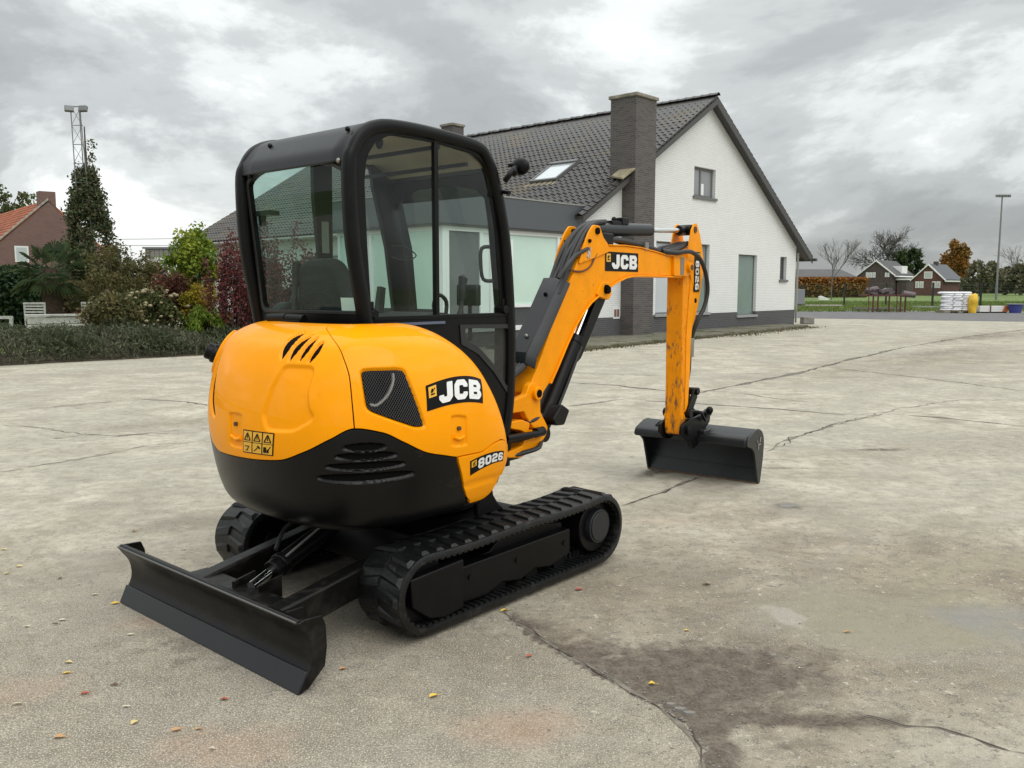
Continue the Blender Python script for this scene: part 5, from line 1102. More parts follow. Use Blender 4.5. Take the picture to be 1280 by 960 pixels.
# ------------------------------------------------------------------ the white house: local x = along the gable (away from the camera), y = along the ridge
HA = R(47.5); HC = G(992, 406.3)
WBR = bpy.data.materials.new('white_painted_brick'); WBR.use_nodes = True
def brick_mat(m, c1, c2, mort, sx, vert_axis='xz', bw=.22, bh=.065, rough=.85, msz=.012, bump=.5):
    t = m.node_tree; b = t.nodes['Principled BSDF']; c = N_(t, 'ShaderNodeTexCoord').outputs['Object']; s_ = N_(t, 'ShaderNodeSeparateXYZ'); L_(t, c, s_.inputs[0])
    cb = N_(t, 'ShaderNodeCombineXYZ'); L_(t, math_node(t, 'ADD', s_.outputs[0], s_.outputs[1]), cb.inputs[0]); L_(t, s_.outputs[2], cb.inputs[1])
    br = N_(t, 'ShaderNodeTexBrick'); L_(t, cb.outputs[0], br.inputs[0]); br.inputs['Scale'].default_value = 1
    br.inputs['Brick Width'].default_value = bw; br.inputs['Row Height'].default_value = bh; br.inputs['Mortar Size'].default_value = msz; br.inputs['Mortar Smooth'].default_value = .3
    br.inputs['Color1'].default_value = (*c1, 1); br.inputs['Color2'].default_value = (*c2, 1); br.inputs['Mortar'].default_value = (*mort, 1); br.inputs['Bias'].default_value = -.2
    n = noise(t, c, 1.2, 7, .6); col = mixc(t, math_node(t, 'MULTIPLY', ramp(t, n, [(.35, 0.), (.75, 1.)]), .25), br.outputs[0], tuple(x * .75 for x in c1))
    L_(t, col, b.inputs['Base Color']); b.inputs['Roughness'].default_value = rough
    bn = N_(t, 'ShaderNodeBump'); bn.inputs['Strength'].default_value = bump; bn.inputs['Distance'].default_value = .01; L_(t, br.outputs['Fac'], bn.inputs['Height']); bn.invert = True; L_(t, bn.outputs[0], b.inputs['Normal'])
brick_mat(WBR, (.76, .77, .76), (.70, .71, .70), (.60, .61, .60), 1, bump=.3)
GBR = bpy.data.materials.new('grey_painted_brick'); GBR.use_nodes = True; brick_mat(GBR, (.105, .105, .108), (.085, .085, .09), (.06, .06, .063), 1)
CBR = bpy.data.materials.new('dark_chimney_brick'); CBR.use_nodes = True; brick_mat(CBR, (.105, .092, .088), (.05, .046, .048), (.13, .12, .11), 1, bump=.8)
TILE = mat('dark_roof_tile', (.034, .031, .029), .38, spec=.45, var=.35, vscale=2.0, dirt=(.15, .12, .075), dscale=.8, dlo=.50, dhi=.78)
ZINC = mat('zinc_trim', (.30, .30, .28), .5, metal=.3)
DGREY = mat('dark_grey_fascia', (.075, .082, .092), .45)
BARGE = mat('dark_bargeboard', (.055, .053, .052), .5)
FRAME = mat('grey_window_frame', (.13, .13, .13), .5)
FROST = mat('mint_frosted_glass', (.52, .68, .60), .18, spec=.5, coat=.5, var=.06, vscale=.8)
FROSTG = mat('grey_green_glass', (.17, .235, .215), .12, spec=.6, coat=.6, var=.12, vscale=1)
WHITEP = mat('white_panel', (.74, .76, .76), .5)
SILL = mat('bluestone_sill', (.30, .31, .31), .6)
PALEGL = mat('pale_blinded_glass', (.50, .54, .56), .2, coat=.4)
DARKGL = mat('dark_window_glass', (.045, .05, .055), .08, spec=.6)
house = empty('white_house', (HC.x, HC.y, 0), HA); tag(house, 'white painted brick house with dark tiled roof, tall dark chimney and a grey flat-roofed bay', 'house')
# gable wall with openings: s runs toward the camera, so x = -s
OPN = [(-10.9, -7.35, .70, 3.18), (-5.12, -3.58, .47, 2.90), (-1.50, -.90, 1.93, 2.90), (-8.55, -7.05, 4.85, 5.90)]
RZ, RX, EZR, EZL = 8.22, -7.60, 3.45, 3.90
def roofz(x): return RZ - (x - RX) * (RZ - 3.42) / (.0 - RX) if x > RX else RZ - (RX - x) * (RZ - 3.95) / (14.8 + RX)
def gable(y0, y1, ops, mats, z0=.67, xa=-14.8, xb=0):
    m = MB(); brk = sorted(set([xa, RX, xb] + [o[0] for o in ops] + [o[1] for o in ops]))
    for a, b in zip(brk, brk[1:]):
        mid = (a + b) / 2; os_ = sorted([o for o in ops if o[0] <= mid <= o[1]], key=lambda o: o[2]); z = z0
        for o in os_:
            if o[2] > z: m.box(a, b, y0, y1, z, o[2])
            z = max(z, o[3])
        m.prism([(a, z), (b, z), (b, roofz(b)), (a, roofz(a))], y0, y1, 'y')
    return m
gable(0, .30, OPN, None).build('gable_wall', WBR, house, smooth=0)
m = MB()
for a, b in ((-14.8, -10.9), (-10.9, -5.12), (-3.58, 0.0)): m.box(a, b, -.012, .30, -.15, .67)
m.box(-5.12, -3.58, -.012, .30, -.15, .45)
m.build('plinth', GBR, house, smooth=0)
m = MB(); m.box(-14.8, -14.5, .30, 24.4, 0, 3.9); m.box(-.30, 0, .30, 24.4, 0, 3.4); m.box(-14.8, 0, 24.1, 24.4, 0, 3.4)
m.prism([(-14.8, 3.4), (0, 3.4), (0, roofz(0) - .02), (RX, RZ - .02), (-14.8, roofz(-14.8) - .02)], 24.1, 24.38); m.build('wall', WBR, house, smooth=0)
def window(x0, x1, z0, z1, gm, kind='plain', y=.12, fw=.07, fm=None, sill=True, leftpane=None):
    fm = fm or FRAME; w = MB(); w.box(x0, x1, y, y + .06, z1 - fw, z1); w.box(x0, x1, y, y + .06, z0, z0 + fw); w.box(x0, x0 + fw, y, y + .06, z0 + fw, z1 - fw); w.box(x1 - fw, x1, y, y + .06, z0 + fw, z1 - fw)
    if kind == 'split': xm = x0 + (x1 - x0) * .42; w.box(xm - .05, xm + .05, y - .004, y + .06, z0 + fw, z1 - fw)
    o = w.build('window', fm, house, smooth=0)
    if leftpane:
        MB().box(x0 + fw, leftpane, y + .02, y + .03, z0 + fw, z1 - fw).build('pane', PALEGL, o, smooth=0); MB().box(leftpane, x1 - fw, y + .02, y + .03, z0 + fw, z1 - fw).build('pane', gm, o, smooth=0)
    else: MB().box(x0 + fw, x1 - fw, y + .02, y + .03, z0 + fw, z1 - fw).build('pane', gm, o, smooth=0)
    if sill: MB().box(x0 - .08, x1 + .08, -.07, y, z0 - .08, z0 + .01).build('sill', SILL if z0 < 1 else FRAME, o, smooth=0)
    return o
window(-10.9, -7.35, .70, 3.18, FROSTG, leftpane=-9.2, fw=.06)
window(-5.12, -3.58, .53, 2.90, FROSTG, fw=.05)
window(-1.50, -.90, 1.93, 2.90, DARKGL, fw=.06)
wq = window(-8.55, -7.05, 4.85, 5.90, mat('curtained_glass', (.22, .23, .24), .15, spec=.6), kind='split', fw=.09)
MB().box(-7.9, -7.65, .135, .138, 4.95, 5.35).build('curtain', WHITEP, wq, smooth=0)
# roof: slab, verges, ridge, tiles
sL = math.atan2(RZ - 3.95, 14.8 + RX); sR = math.atan2(RZ - 3.42, -RX)
ex, ez = -15.35, roofz(-14.8) - .55 * math.tan(sL)
exr, ezr = .95, roofz(0) - .95 * math.tan(sR)
m = MB(); T_ = .16
m.prism([(RX, RZ + .02), (ex, ez + .02), (ex, ez + .10), (RX, RZ + T_ + .05)], -.30, 24.55); m.prism([(RX, RZ + .02), (exr, ezr + .02), (exr, ezr + .12), (RX, RZ + T_ + .05)], -.30, 24.55)
m.build('roof', TILE, house, smooth=0)
rf = house.children[-1]
m = MB(); m.prism([(RX, RZ - .10), (ex, ez - .10), (ex, ez + .07), (RX, RZ + .10)], -.335, -.305)
m.build('bargeboard', BARGE, house, smooth=0)
MB().prism([(RX, RZ - .16), (exr, ezr - .16), (exr, ezr + .12), (RX, RZ + .14)], -.335, -.305).prism([(RX, RZ - .06), (exr, ezr - .06), (exr, ezr + .015), (RX, RZ + .015)], -.304, -.002).build('bargeboard', BARGE, house, smooth=0)
m = MB(); m.box(exr - .05, exr + .10, -.50, 24.5, ezr - .06, ezr + .06); m.build('gutter', BARGE, house, smooth=0)
m = MB(); m.tube([(ex - .06, 4.9, ez + .02), (ex - .06, 24.5, ez + .02)], .07, 8); m.build('gutter', ZINC, house)
m = MB(); m.box(.02, .08, -.10, -.03, .1, 3.1); m.build('downpipe', ZINC, house)
m = MB(); tw, te = .245, .275                      # one pantile: x across (along the ridge), y up the slope
cs = [(0, .0), (.04, .040), (.09, .060), (.14, .040), (.18, .003), (.245, .0)]
v = [(x, 0, z + .028) for x, z in cs] + [(x, te + .05, z - .002) for x, z in cs] + [(x, 0, z - .012) for x, z in cs]
f = [(i, i + 1, 7 + i, 6 + i) for i in range(5)] + [(12 + i, 13 + i, i + 1, i) for i in range(5)]
tile_mb = MB().add(v, f); TM = tile_mb.mesh('roof_tile', TILE, smooth=50, recalc=False)
def tile_M(col_, row, side=-1):
    up = Vector((math.cos(sL), 0, math.sin(sL))) if side < 0 else Vector((-math.cos(sR), 0, math.sin(sR))); al = Vector((0, 1, 0)) if side > 0 else Vector((0, -1, 0)); nn = al.cross(up)
    o_ = Vector((ex, 0, ez + .10)) if side < 0 else Vector((exr, 0, ezr + .12))
    jit = math.sin(col_ * 12.9 + row * 78.2) * .004; k = (row * te)
    p = o_ + up * k + Vector((0, -.33 + (col_ + (1 if side < 0 else 0)) * tw, 0)) + nn * (.02 + jit)
    return Matrix(((al.x, up.x, nn.x, p.x), (al.y, up.y, nn.y, p.y), (al.z, up.z, nn.z, p.z), (0, 0, 0, 1)))
rows = int(math.hypot(RX - ex, RZ - ez) / te); cols_ = int(24.9 / tw); far = MB(); cnt = 0
near_cells = set()
cells = sorted([(c, r) for c in range(cols_) for r in range(rows)], key=lambda q: q[0] * .245 * .9 + q[1] * .16)
for i, (c, r) in enumerate(cells):
    if -.42 + c * tw + .15 < .55 and False: continue
    M_ = tile_M(c, r)
    if i < 300: inst('roof_tile', TM, rf, M_)
    else: far.add(v, f, 0, M_)
tag(far.build('roof_tiles', TILE, rf, smooth=0, recalc=False), kind='stuff')
far = MB()
for c in range(2):
    for r in range(int(math.hypot(RX - exr, RZ - ezr) / te)): inst('verge_tile', TM, rf, tile_M(c, r, 1))
rm = MB(); rm.grid(lambda a, b: (-.13 + .26 * a, .36 * b, .09 * math.sin(math.pi * a) + (.02 if b > .85 else 0)), 6, 3)
RTM = rm.mesh('ridge_tile', TILE, smooth=60, recalc=False)
for k in range(75): inst('ridge_tile', RTM, rf, Matrix.Translation((RX, -.36 + k * .333, RZ + .22 + .01 * math.sin(k * 3.1))))
# roof window
def rp(s_, t, h=0.): return Vector((-s_, t, roofz(-s_) + .14 + h))
def roof_from_px(px, py, h=.2):
    o_ = Vector((0, 0, CAMH)); r_ = ray(px, py); inv_ = (Matrix.Translation((HC.x, HC.y, 0)) @ Matrix.Rotation(HA, 4, 'Z')).inverted(); o2 = inv_ @ o_; r2 = inv_.to_3x3() @ r_
    a = Vector((RX, 0, RZ + h)); nn = Vector((-math.sin(sL), 0, math.cos(sL))); t = (a - o2).dot(nn) / r2.dot(nn); return o2 + r2 * t
p0, p1, p2, p3 = roof_from_px(664, 228), roof_from_px(701, 224), roof_from_px(722, 201), roof_from_px(690, 206)
t0, t1 = (p1.y + p2.y) / 2, (p0.y + p3.y) / 2; s0, s1 = (p0.x + p1.x) / 2, (p2.x + p3.x) / 2
up = Vector((math.cos(sL), 0, math.sin(sL))); nn = Vector((-math.sin(sL), 0, math.cos(sL)))
base = Vector((s0, t0, RZ - (RX - s0) * math.tan(sL) + .10)); Lw = (s1 - s0) / math.cos(sL)
RWM = Matrix(((up.x, 0, nn.x, base.x), (0, 1, 0, base.y), (up.z, 0, nn.z, base.z), (0, 0, 0, 1)))
m = MB(RWM); wd = t1 - t0; m.box(0, .10, 0, wd, 0, .16); m.box(Lw - .16, Lw, 0, wd, 0, .20); m.box(.10, Lw - .16, 0, .09, 0, .16); m.box(.10, Lw - .16, wd - .09, wd, 0, .16); ro = m.build('roof_window', FRAME, house, smooth=0)
MB(RWM).box(.10, Lw - .16, .09, wd - .09, .11, .13).build('pane', mat('bright_roof_glass', (.55, .60, .62), .06, coat=.8, spec=.8), ro, smooth=0)
MB(RWM).box(-.30, 0, -.05, wd + .05, -.02, .07).build('flashing', mat('mossy_lead', (.22, .19, .12), .8, var=.4, vscale=5), ro, smooth=0)
# chimneys
ch = MB(); ch.box(-12.93, -11.80, -.50, .48, -.15, 7.55); c_ = ch.build('chimney', CBR, house, smooth=0)
MB().box(-12.99, -11.74, -.56, .54, 7.55, 7.66).build('chimney_cap', mat('mossy_cap', (.22, .20, .16), .9, var=.4, vscale=4), c_, bevel=.02)
MB().prism([(-13.6, .0), (-12.93, .0), (-12.93, .62), (-13.35, .62)], 0, .05, 'z', M=Matrix.Translation((0, -.5, 0)) @ Matrix(((1, 0, 0, 0), (0, 1, 0, 0), (.55, 0, 1, roofz(-12.93) + 12.93 * .55 + .24), (0, 0, 0, 1)))).build('flashing', bpy.data.materials['mossy_lead'], c_, smooth=0)
c2 = MB().box(RX - .36, RX + .36, 13.0, 13.75, 7.9, 9.0).build('chimney', CBR, house, smooth=0); MB().box(RX - .41, RX + .41, 12.95, 13.80, 9.0, 9.10).build('chimney_cap', bpy.data.materials['mossy_cap'], c2, smooth=0)
# vent plate on the wall beside the chimney
vb = MB().box(-13.35, -13.0, -.03, 0, .62, .98).build('meter_box', WHITEP, house, smooth=0); MB().box(-13.31, -13.19, -.036, -.03, .68, .92).box(-13.16, -13.04, -.036, -.03, .68, .92).build('meter_door', mat('reddish_door', (.20, .10, .08), .6), vb, smooth=0)
# the bay with the flat roof
XB = -20.85; BT = 4.62
bay = MB(); bay.box(XB + .12, -14.8, .12, BT, 3.85, 3.93); bay.build('bay_roof', ZINC, house, smooth=0)
MB().box(XB, -14.83, -.03, .06, 3.25, 4.05).box(XB, XB + .09, .06, BT, 3.25, 4.05).box(XB, -14.8, BT, BT + .09, 3.25, 4.05).build('fascia', DGREY, house, smooth=0)
MB().box(XB + .02, -14.85, -.01, .20, 3.19, 3.25).box(XB + .02, XB + .20, .20, BT, 3.19, 3.25).build('soffit_trim', BARGE, house, smooth=0)
MB().box(XB - .02, -14.80, -.05, .08, 4.05, 4.085).box(XB - .02, XB + .08, .08, BT + .1, 4.05, 4.085).build('fascia_edge', ZINC, house, smooth=0)
bx0 = XB + .22
def bpane(x0, x1, z0, z1, m_, nm='pane', y=.16): return MB().box(x0, x1, y, y + .03, z0, z1).build(nm, m_, bw, smooth=0)
m = MB(); m.box(bx0, -14.8, .12, .24, 0, .42); m.box(bx0, bx0 + .12, .12, BT, 0, .42)
m.build('bay_wall', mat('bay_base', (.10, .10, .10), .6), house, smooth=0)
m = MB(); m.box(bx0, -14.9, .10, .25, 3.08, 3.19)
for x in (bx0, -20.52, -19.26, -18.86, -16.0, -15.0): m.box(x, x + .12, .11, .24, .42, 3.08)
m.box(-18.74, -15.0, .11, .24, 1.06, 1.14); m.box(bx0, -14.9, .07, .25, .42, .55); m.box(bx0 - .03, bx0 + .10, .24, BT, .42, .52)
m.box(bx0 - .01, bx0 + .10, .25, BT, 3.08, 3.19)
for y in (1.5, 3.0, 4.45): m.box(bx0 - .02, bx0 + .10, y, y + .1, .52, 3.08)
bw = m.build('window', WHITEP, house, smooth=0)
bpane(-20.40, -19.26, .55, 3.08, mat('grey_door_panel', (.12, .125, .13), .5), 'door_panel')
bpane(-19.14, -18.86, .55, 3.08, WHITEP); bpane(-18.74, -15.88, 1.14, 3.08, FROST); bpane(-18.74, -15.88, .55, 1.06, DARKGL, y=.17); bpane(-15.88, -15.0, .55, 3.08, FROSTG)
MB().box(-18.70, -17.9, .150, .158, 1.55, 2.95).build('blind', mat('pale_blind', (.70, .78, .74), .5), bw, smooth=0)
MB().box(bx0 + .03, bx0 + .06, .24, BT, 1.05, 3.08).build('pane', FROST, bw, smooth=0); MB().box(bx0 + .03, bx0 + .06, .24, BT, .52, 1.05).build('pane', DARKGL, bw, smooth=0)
# wall windows of the long side, seen through the cab
for (ya, yb) in ((6.5, 9.0), (11.5, 15.0), (17.0, 20.5)):
    m = MB(); m.box(-14.86, -14.8, ya, yb, 1.0, 2.9); m.box(-14.875, -14.86, ya + .1, yb - .1, 1.1, 2.8, 1); m.build('window', [FRAME, FROSTG], house, smooth=0)
# kerb along the house
m = MB(); ka, kb, kc = G(700, 441), G(820, 431), G(1010, 408.5)
PAVE = mat('mossy_kerb', (.17, .155, .12), .9, var=.4, vscale=2.5, bump=.6, bscale=12, dirt=(.07, .075, .03), dscale=2.5, dlo=.45, dhi=.6)
sg_ = (kc - ka); n_ = 26; kd = sg_.normalized(); kn = Vector((-kd.y, kd.x, 0))
slabs = empty('pavement', (0, 0, 0)); tag(slabs, kind='structure')
for i in range(n_):
    p, q = ka + sg_ * (i / n_) + kd * .012, ka + sg_ * ((i + 1) / n_) - kd * .012; j_ = random.Random(i).uniform(-.012, .012); wdt = 2.4 if i < 20 else 1.6
    v8 = [(p.x, p.y, -.02), (q.x, q.y, -.02), (q.x, q.y, .09 + j_), (p.x, p.y, .09 + j_), (p.x + kn.x * wdt, p.y + kn.y * wdt, -.02), (q.x + kn.x * wdt, q.y + kn.y * wdt, -.02), (q.x + kn.x * wdt, q.y + kn.y * wdt, .095 + j_), (p.x + kn.x * wdt, p.y + kn.y * wdt, .095 + j_)]
    MB().add(v8, [(0, 1, 2, 3), (4, 7, 6, 5), (0, 4, 5, 1), (1, 5, 6, 2), (2, 6, 7, 3), (3, 7, 4, 0)]).build('kerb_slab', PAVE, slabs, smooth=0, bevel=.015)
rr = random.Random(5); pts = []
for k in range(2600):
    t = rr.random(); p = ka.lerp(kc, t) - kn * abs(rr.gauss(0, .16)) * (1 if t < .5 else 2.2); pts.append((p.x, p.y, rr.random() ** 2 * .035))
o = leaves('weeds', pts, .035, leaf_mat('weed_leaf', [(.05, .06, .02), (.10, .10, .04), (.14, .12, .06), (.08, .05, .03)])); tag(o, kind='stuff')
p = G(998, 405); MB().box(p.x + .15, p.x + .65, p.y - .2, p.y + .3, 0, .32).build('corner_stone', STONE, None, bevel=.03); tag(bpy.context.scene.objects['corner_stone'], 'grey stone block at the far right corner of the white house', 'stone block')

# ------------------------------------------------------------------ garden on the left
gA, gB = G(0, 458), G(275, 443.5); gd = (gB - gA).normalized(); gn = Vector((-gd.y, gd.x, 0))
def GP(s_, t, z=0): p = gA + gd * s_ + gn * t; return Vector((p.x, p.y, z))
b_ = [GP(-12, .15), GP(9.5, .15), GP(9.5, 30), GP(-12, 45)]
o = MB().add([(p.x, p.y, .03) for p in b_] + [(p.x, p.y, -.02) for p in b_], [(0, 1, 2, 3), (0, 1, 5, 4)]).build('garden_soil', SOIL, smooth=0, recalc=False); tag(o, kind='structure')
b_ = [GP(-12, 3.6, .034), GP(9, 3.6, .034), GP(9, 30, .034), GP(-12, 45, .034)]
o = MB().add(b_, [(0, 1, 2, 3)]).build('lawn', GRASSM, smooth=0, recalc=False); tag(o, kind='structure')
# low juniper hedge along the yard
JUN = leaf_mat('juniper_leaf', [(.03, .042, .022), (.055, .07, .034), (.085, .10, .052), (.12, .125, .08), (.10, .08, .06)])
N = 60000; r_ = rng; s_ = r_.uniform(-8, 9.6, N); ht = .62 + .10 * np.sin(s_ * .9) + .07 * np.sin(s_ * 2.3 + 1) + .05 * np.sin(s_ * 5.1); ph = r_.uniform(0, math.pi, N); rad = 1 - .35 * r_.random(N) ** 2
t_ = 1.5 - 1.45 * np.cos(ph) * rad; z_ = np.maximum(.03, ht * np.sin(ph) ** .6 * rad + .05 * np.sin(s_ * 7 + t_ * 5) + .05 * r_.normal(size=N))
pts = np.stack([gA.x + gd.x * s_ + gn.x * t_, gA.y + gd.y * s_ + gn.y * t_, z_], 1)
o = leaves('juniper_hedge', pts, .030, JUN, elong=4.5, aim=np.array([0, -.2, .6]), rnd=(np.sin(s_ * 3.1 + t_ * 2.2) * .5 + .5) * .45 + r_.random(N) * .5); tag(o, 'low dark green spreading juniper hedge along the edge of the yard', 'hedge')
def bush(name, c, rad, n, k, cr, sz, mat_, label, cat, elong=1.5, shell=.5, group=None, flat=0, stem=True, aim=None, spread=.4):
    e = empty(name, (c[0], c[1], 0)); tag(e, label, cat, group)
    P_, w_ = clumps((0, 0, c[2]), rad, n, k, cr, shell=shell); P_ = P_[P_[:, 2] > .02]; w_ = w_[:len(P_)]
    leaves('foliage', P_, sz, mat_, e, elong=elong, rnd=clumprnd(w_, spread), aim=aim)
    m = MB(); rr = random.Random(int(c[0] * 10))
    for i in range(5): a = rr.uniform(0, 6.28); m.tube([(0.05 * math.cos(a), .05 * math.sin(a), 0), (rad[0] * .3 * math.cos(a), rad[1] * .3 * math.sin(a), c[2] * .7), (rad[0] * .6 * math.cos(a), rad[1] * .6 * math.sin(a), c[2] + rad[2] * .5)], [.03, .02, .008], 5)
    m.build('stem', BARK, e); return e
HYD = leaf_mat('hydrangea_leaf', [(.03, .045, .012), (.06, .085, .02), (.10, .11, .035), (.14, .12, .05)])
w = W(192, 385, 22.5); hy = bush('hydrangea_bush', (w.x, w.y, .75), (1.05, .8, .85), 9000, 60, .24, .05, HYD, 'big hydrangea bush with pale flower heads behind the juniper hedge', 'bush')
rr = random.Random(2); BLM = MB().ball((0, 0, 0), (.055, .055, .042), 8).mesh('flower_head', mat('pale_blooms', (.26, .22, .13), .9, var=.5, vscale=30, bump=1, bscale=60), 60)
for k in range(46):
    a = rr.uniform(-2.9, .2); ph = rr.uniform(-.35, 1.3); q = Vector((1.02 * math.cos(a) * math.cos(ph), .82 * math.sin(a) * math.cos(ph), .75 + .85 * math.sin(ph) * .98)); s_ = rr.uniform(.7, 1.25)
    inst('flower_head', BLM, hy, Matrix.Translation(q) @ Matrix.Scale(s_, 4))
YG = leaf_mat('lime_leaf', [(.07, .12, .012), (.13, .20, .02), (.24, .30, .03), (.36, .38, .06)])
w = W(240, 330, 24.); yg = bush('lime_green_shrub', (w.x, w.y, 2.05), (.68, .6, 1.15), 9000, 60, .26, .07, YG, 'tall lime green leafy shrub left of the purple one', 'shrub')
GOLD = leaf_mat('golden_leaf', [(.14, .14, .02), (.30, .24, .02), (.42, .30, .03), (.35, .18, .03)])
w = W(250, 372, 22.8); bush('golden_shrub', (w.x, w.y, 1.05), (.45, .4, .75), 4500, 36, .2, .05, GOLD, 'golden yellow shrub at the foot of the lime green one', 'shrub')
LOWG = leaf_mat('grass_green_leaf', [(.07, .12, .012), (.13, .20, .02), (.20, .26, .03)])
w = W(262, 392, 22.2); bush('low_green_shrub', (w.x, w.y, .55), (.7, .5, .5), 5000, 36, .18, .04, LOWG, 'low bright green shrub behind the right end of the hedge', 'shrub', elong=3, aim=np.array([0, 0, .8]))
PUR = leaf_mat('purple_leaf', [(.035, .010, .014), (.075, .018, .024), (.13, .030, .034), (.20, .05, .045), (.10, .05, .03)])
for k, (px_, Yd, zt, rx, lab) in enumerate(((286, 22.3, 3.05, .62, 'dark purple leaved shrub beside the lime green one'), (330, 23, 3.55, .6, 'dark purple shrub seen through the rear window of the cab'), (372, 23.5, 3.3, .55, 'purple shrub behind the seat of the cab'))):
    w = W(px_, 350, Yd); e = empty('purple_shrub', (w.x, w.y, 0)); tag(e, lab, 'shrub', 'purple leaved shrubs')
    m = MB(); P_ = []; rr = random.Random(20 + k)
    for i in range(26):
        a = rr.uniform(0, 6.28); rad_ = rr.random() * rx; h_ = zt * rr.uniform(.55, 1.05) * (1 - .25 * rad_ / rx); b0 = Vector((.15 * math.cos(a), .15 * math.sin(a), 0)); b1 = Vector((rad_ * math.cos(a), rad_ * math.sin(a), h_))
        mid = b0.lerp(b1, .5) + Vector((.12 * math.cos(a), .12 * math.sin(a), 0)); m.tube([b0, mid, b1], [.015, .009, .003], 4)
        for j in range(230):
            t = rr.random() ** .7; q = b0.lerp(b1, t) + Vector((.12 * math.cos(a) * 4 * t * (1 - t), .12 * math.sin(a) * 4 * t * (1 - t), 0)); P_.append((q.x + rr.gauss(0, .07), q.y + rr.gauss(0, .07), q.z + rr.gauss(0, .05)))
    m.build('stem', BARK, e); leaves('foliage', P_, .05, PUR, e)
AUT = leaf_mat('autumn_brown_leaf', [(.05, .05, .02), (.085, .085, .03), (.13, .12, .04), (.15, .11, .05), (.09, .11, .03)])
for k, (px_, py_, Yd, rx, rz, lab) in enumerate(((150, 345, 27, 1.1, .9, 'olive brown loose bush behind the hydrangea'), (185, 350, 28, 1.0, .8, 'brownish bush in front of the carport'), (213, 372, 23, .45, .55, 'reddish brown seed heads right of the hydrangea'), (138, 392, 21, .55, .38, 'tan ornamental grass tuft at the end of the white planter'), (120, 365, 29, 1.3, .7, 'low brown bush behind the small white statue'))):
    w = W(px_, py_, Yd); bush('brown_bush', (w.x, w.y, max(rz * .9, w.z)), (rx, rx * .7, rz), 5500, 40, .25, .05, AUT if k != 2 else leaf_mat('rust_leaf', [(.06, .025, .015), (.12, .045, .025), (.14, .07, .04)]), lab, 'bush', elong=2.2)
DKG = leaf_mat('dark_hedge_leaf', [(.008, .020, .008), (.015, .036, .012), (.025, .055, .018), (.04, .07, .02)])
N = 22000; xa, xb = W(-80, 360, 30).x, W(62, 360, 30).x; pts = np.stack([r_.uniform(xa, xb, N), 30 + r_.normal(0, .35, N), 2.25 * r_.random(N) ** .8 + .1 * r_.normal(size=N)], 1)
o = leaves('dark_hedge', pts, .09, DKG); tag(o, 'tall dark evergreen hedge behind the palm at far left', 'hedge')
N = 16000; xa, xb = W(70, 360, 34).x, W(215, 360, 34).x; pts = np.stack([r_.uniform(xa, xb, N), 34 + r_.normal(0, .5, N), 1.7 * r_.random(N) ** .8], 1)
o = leaves('brown_hedge', pts, .08, leaf_mat('brown_hedge_leaf', [(.05, .03, .018), (.09, .05, .03), (.11, .07, .03)])); tag(o, 'brown autumn hedge behind the white planter and bushes', 'hedge')
N = 16000; xa, xb = W(290, 360, 26).x, W(470, 360, 26).x; pts = np.stack([r_.uniform(xa, xb, N), 26.5 + r_.normal(0, .35, N), 1.55 * r_.random(N) ** .8], 1)
o = leaves('beech_hedge', pts, .07, leaf_mat('beech_leaf', [(.045, .04, .025), (.08, .065, .04), (.11, .09, .055)])); tag(o, 'grey brown twiggy hedge seen through the cab rear window', 'hedge')
# palm
w = W(64, 360, 27); pal = empty('palm_tree', (w.x, w.y, 0)); tag(pal, 'fan palm with a thick shaggy trunk behind the white planter', 'palm tree')
m = MB(); m.tube([(0, 0, 0), (.02, 0, .7), (0, 0, 1.6), (-.02, 0, 2.2)], [.20, .26, .30, .20], 12); m.build('trunk', mat('palm_trunk', (.05, .032, .022), .95, var=.5, vscale=12, bump=1, bscale=30), pal)
FAN = leaf_mat('palm_leaf', [(.03, .05, .02), (.055, .085, .03), (.09, .12, .05)])
rr = random.Random(9)
for i in range(34):
    a = rr.uniform(0, 6.28); el = rr.uniform(-.75, 1.1); L0 = rr.uniform(.55, .85); d = Vector((math.cos(a) * math.cos(el), math.sin(a) * math.cos(el), math.sin(el))); o0 = Vector((0, 0, 2.15)); h = o0 + d * L0 - Vector((0, 0, .10)); m = MB(); m.tube([o0, h], .012, 4)
    sd_ = d.cross(Vector((0, 0, 1))).normalized(); n0 = sd_.cross(d)
    for j in range(15):
        th = -1.9 + 3.8 * j / 14; e_ = (d * math.cos(th) + sd_ * math.sin(th)); l_ = .50 * (1 - .12 * abs(th)); tip_ = h + e_ * l_ + n0 * .10 - Vector((0, 0, .16)); mid = h + e_ * l_ * .55 + n0 * .06; wv = e_.cross(n0).normalized() * .025
        m.add([h, mid + wv, tip_, mid - wv], [(0, 1, 2), (0, 2, 3)])
    o = m.build('palm_leaf', FAN, pal, smooth=0, recalc=False); at = o.data.attributes.new('rnd', 'FLOAT', 'FACE'); at.data.foreach_set('value', [rr.random()] * len(o.data.polygons))
